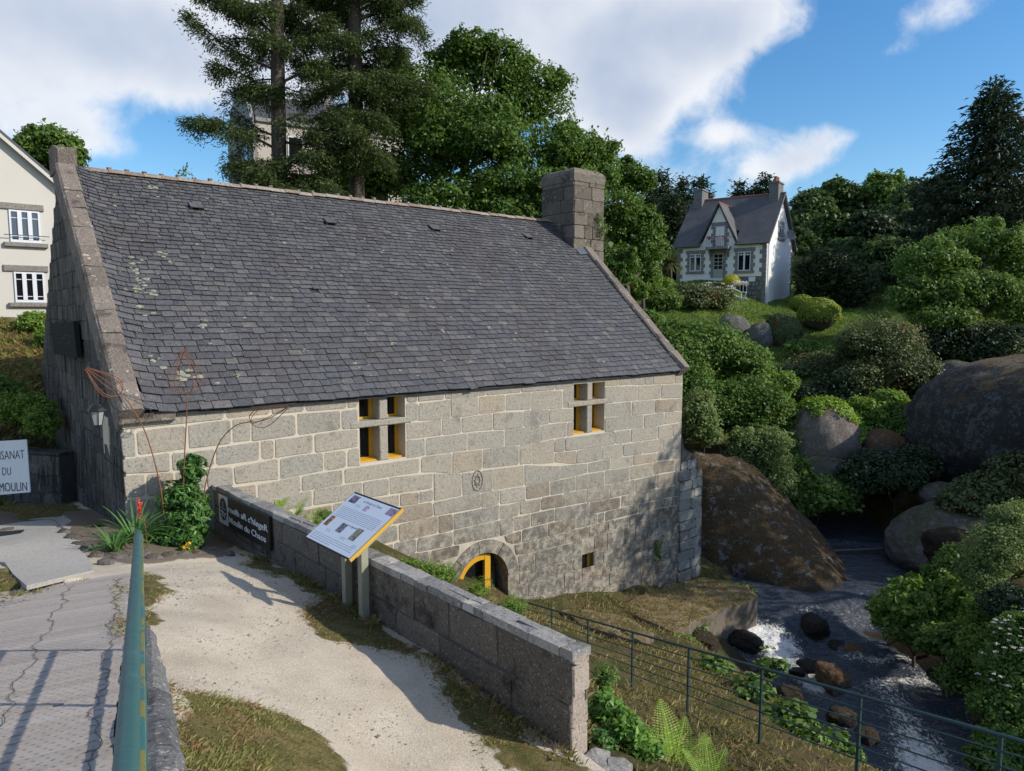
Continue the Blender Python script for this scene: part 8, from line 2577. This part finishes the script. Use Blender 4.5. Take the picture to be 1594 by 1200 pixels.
wall_fern(480, 812, 0.5, 0.5, "fern clump behind the low wall left of the reading board", 12)
wall_fern(435, 790, 0.15, 0.35, "small fern at the facade just behind the name board", 8)
# plants at the end of the wall
def leafy(u, v, ru, rv, Y, n, size, mat, label, aspect=0.5, name="leafy_plant", cat="plant", zb=None):
    L = px_lobes([(u, v, ru, rv, Y)]); c = L[0][0]
    b = np.array([c[0], c[1], land_z(c[0], c[1])])
    root = thing(name, b, label, cat)
    V, F = lobe_crown(L, n, size, 0.4, 12, (0.2, 1.0), 0.6, aspect, None, 0.15)
    build("foliage", V, F, mat, root)
    m = MB()
    for k in range(7):
        e = c + unit(1)[0] * L[0][1] * 0.7; m.tube(curve_pts([b + rng.normal(size=3) * [.05, .05, 0], (b + e) / 2 + rng.normal(size=3) * 0.03, e], 5), np.linspace(0.007, 0.003, 5), 4, False)
    m.build("stem", L_STRAP, root)
leafy(945, 1112, 26, 34, 7.3, 520, 0.10, L_LUSH, "lush green plant growing against the end of the low wall", 0.36)
leafy(968, 1138, 30, 26, 7.0, 520, 0.10, L_LUSH, "lush plant with pointed leaves beside the stone slab", 0.36)
leafy(1000, 1165, 30, 26, 6.9, 420, 0.09, L_LUSH, "pointed leaved plant left of the large fern", 0.36)
leafy(935, 1160, 22, 22, 6.8, 420, 0.05, L_STRAP, "small leaved ivy mat at the foot of the wall end", 0.8)
leafy(940, 1062, 16, 40, 8.2, 700, 0.05, L_MID, "feathery green weed rising beside the wall end", 0.25)
for (u, v, ru, rv, Y, n, s_, lab) in [(635, 880, 20, 12, 15.8, 420, 0.09, "weed tuft showing over the wall right of the reading board"), (690, 895, 30, 16, 15.6, 700, 0.09, "weed clump over the wall left of the arched door"), (665, 886, 20, 14, 15.7, 420, 0.09, "weed tuft between the two over the wall"), (800, 945, 26, 16, 15.4, 700, 0.08, "grassy weeds at the head of the railing"), (745, 920, 24, 18, 15.5, 420, 0.08, "tall weeds in front of the arched door"), (505, 803, 16, 10, 14.9, 300, 0.08, "green weed beside the ferns behind the low wall")]:
    leafy(u, v, ru, rv, Y, n, s_, L_BRIGHT, lab, 0.2)
# broad leaved plants on the bank below the railing
for (u, v, ru, rv, Y, n, s_, lab) in [(1110, 1050, 32, 26, 16.2, 420, 0.17, "broad leaved plant on the bank below the masonry ledge"), (1165, 1080, 34, 22, 14.8, 380, 0.16, "broad leaved plant beside the dark bank rocks"), (1235, 1130, 46, 34, 13.0, 600, 0.15, "large broad leaved clump behind the railing"), (1200, 1040, 24, 26, 17.6, 200, 0.15, "leafy stems standing by the water's edge"), (1285, 1165, 36, 26, 12.2, 420, 0.14, "broad leaved clump lowest behind the railing"), (1080, 985, 22, 20, 20.0, 200, 0.17, "broad leaved weed at the ledge's foot"), (1160, 918, 16, 10, 23.6, 220, 0.10, "green weed on top of the masonry ledge"), (1060, 1010, 24, 22, 18.6, 420, 0.09, "grassy weed left of the masonry ledge"), (1320, 1180, 26, 20, 11.6, 200, 0.12, "yellow flecked weed at the bottom behind the railing")]:
    leafy(u, v, ru, rv, Y, n, s_, L_MID if 'grassy' not in lab else L_BRIGHT, lab, 0.75)
# small plants on masonry
def on_wall(name, V3, n, spread, size, mat, label, cat="plant"):
    C = np.asarray(V3) + rng.normal(size=(n, 3)) * spread; V, F = leaves(C, unit(n) + [0, -0.5, 0.4], size, 0.5)
    m_ = MB(); m_.V = list(V); m_.F = [tuple(f) for f in F]
    c_ = np.asarray(V3) - [0, 0, spread[2]]
    root = thing(name, c_, label, cat); build('foliage', V, F, mat, root)
    m_ = MB()
    for k in range(6): m_.tube([c_, C[k]], [0.008, 0.004], 4, False)
    m_.build('stem', L_STRAP, root)
w = M.hit(1021, 858); on_wall("wall_fern", M(w[0], 0.06, w[1]), 140, np.array([0.08, 0.06, 0.22]), 0.10, L_MID, "dark little fern growing from a joint of the mill wall")
zc = CH_TOP + 0.36; on_wall("chimney_weed", M(CH_U1 - 0.55, CH_V1 - 0.35, zc + 0.12), 180, np.array([0.18, 0.14, 0.12]), 0.12, L_BRIGHT, "bright green weed growing on the chimney top")
w = M.hit(930, 340, CH_V1); on_wall("chimney_weed", M(w[0], CH_V1 + 0.08, w[1]), 120, np.array([0.10, 0.07, 0.10]), 0.09, L_WILLOW, "pale weed on the chimney's front halfway up")
w = M.hit(933, 358, CH_V1); on_wall("chimney_weed", M(w[0], CH_V1 + 0.1, w[1]), 220, np.array([0.17, 0.09, 0.15]), 0.09, L_WILLOW, "larger pale weed clump low on the chimney's front")
ru_ = M.hit(289, 272, RIDGE_V); on_wall("ridge_weed", M(ru_[0], RIDGE_V, RIDGE_H + 0.22), 40, np.array([0.10, 0.05, 0.10]), 0.10, L_MID, "tiny weed sprouting from the ridge tiles")
# ivy over the pale boulder
bv_ = np.array([v.co for v in bo_.data.vertices]) + OFF[bo_.name]; bc_ = bv_.mean(0); rel = (bv_ - bc_) / np.ptp(bv_, axis=0) * 2
an = np.degrees(np.arctan2(rel[:, 2], rel[:, 0])); rr_ = np.hypot(rel[:, 0], rel[:, 2])
bv_ = bv_[(an > 12) & (an < 118) & (rr_ > 0.78 - 0.2 * vnoise(rel * 4, 3))]
C = bv_[rng.integers(0, len(bv_), 3400)] + rng.normal(size=(3400, 3)) * 0.07
C = C + (C - bc_) / np.linalg.norm(C - bc_, axis=1, keepdims=True) * 0.07
V, F = leaves(C, unit(3400) * 0.7 + (C - bc_) / np.linalg.norm(C - bc_, axis=1, keepdims=True), 0.13, 0.8)
solo("ivy", V, F, L_IVY, "bright ivy mat draped over the pale rounded boulder", "ivy")
# white flower heads
def flowers(spec, n, per, size, label, up):
    C = []
    for (u, v, ru, rv, Y) in spec:
        c = px_lobes([(u, v, ru, rv, Y)])[0]
        for k in range(n):
            d = unit(1)[0]; d[2] = abs(d[2]); d[1] = -abs(d[1])
            p = c[0] + d * c[1] * 1.02; C.append(p + rng.normal(size=(per, 3)) * np.array([size * 1.2, size * 1.2, size * 0.25]))
    C = np.concatenate(C); V, F = leaves(C, unit(len(C)) * 0.4 + [0, 0, 1], size, 0.9)
    o = link("white_umbels", raw_mesh("white_umbels", V, F), L_WHITE, kind='stuff')
flowers([(1575, 1050, 60, 70, 14.7), (1590, 985, 50, 46, 15)], 26, 22, 0.022, "", 1)
flowers([(1110, 452, 34, 12, 52), (1150, 445, 12, 8, 56)], 26, 10, 0.10, "", 1)

# turf on the masonry ledges
Q = []
for poly, z, n in (([(1048, 985), (1085, 966), (1178, 931), (1165, 912), (1092, 898), (1000, 925), (958, 944)], -5.02, 9000), ([(1012, 1000), (1015, 986), (965, 959), (905, 950), (880, 952), (905, 970), (960, 988)], -4.52, 2500)):
    W3 = [tuple(Pz(u, v, z)[:2]) for u, v in poly]; q = scatter_poly(W3, n, 0.02); Q.append(np.c_[q, np.full(len(q), z)])
Q = np.concatenate(Q); V, F = blades(Q, 0.07, 0.006, 1.4)
link("ledge_turf", raw_mesh("ledge_turf", V, F), L_DRY, kind='stuff')
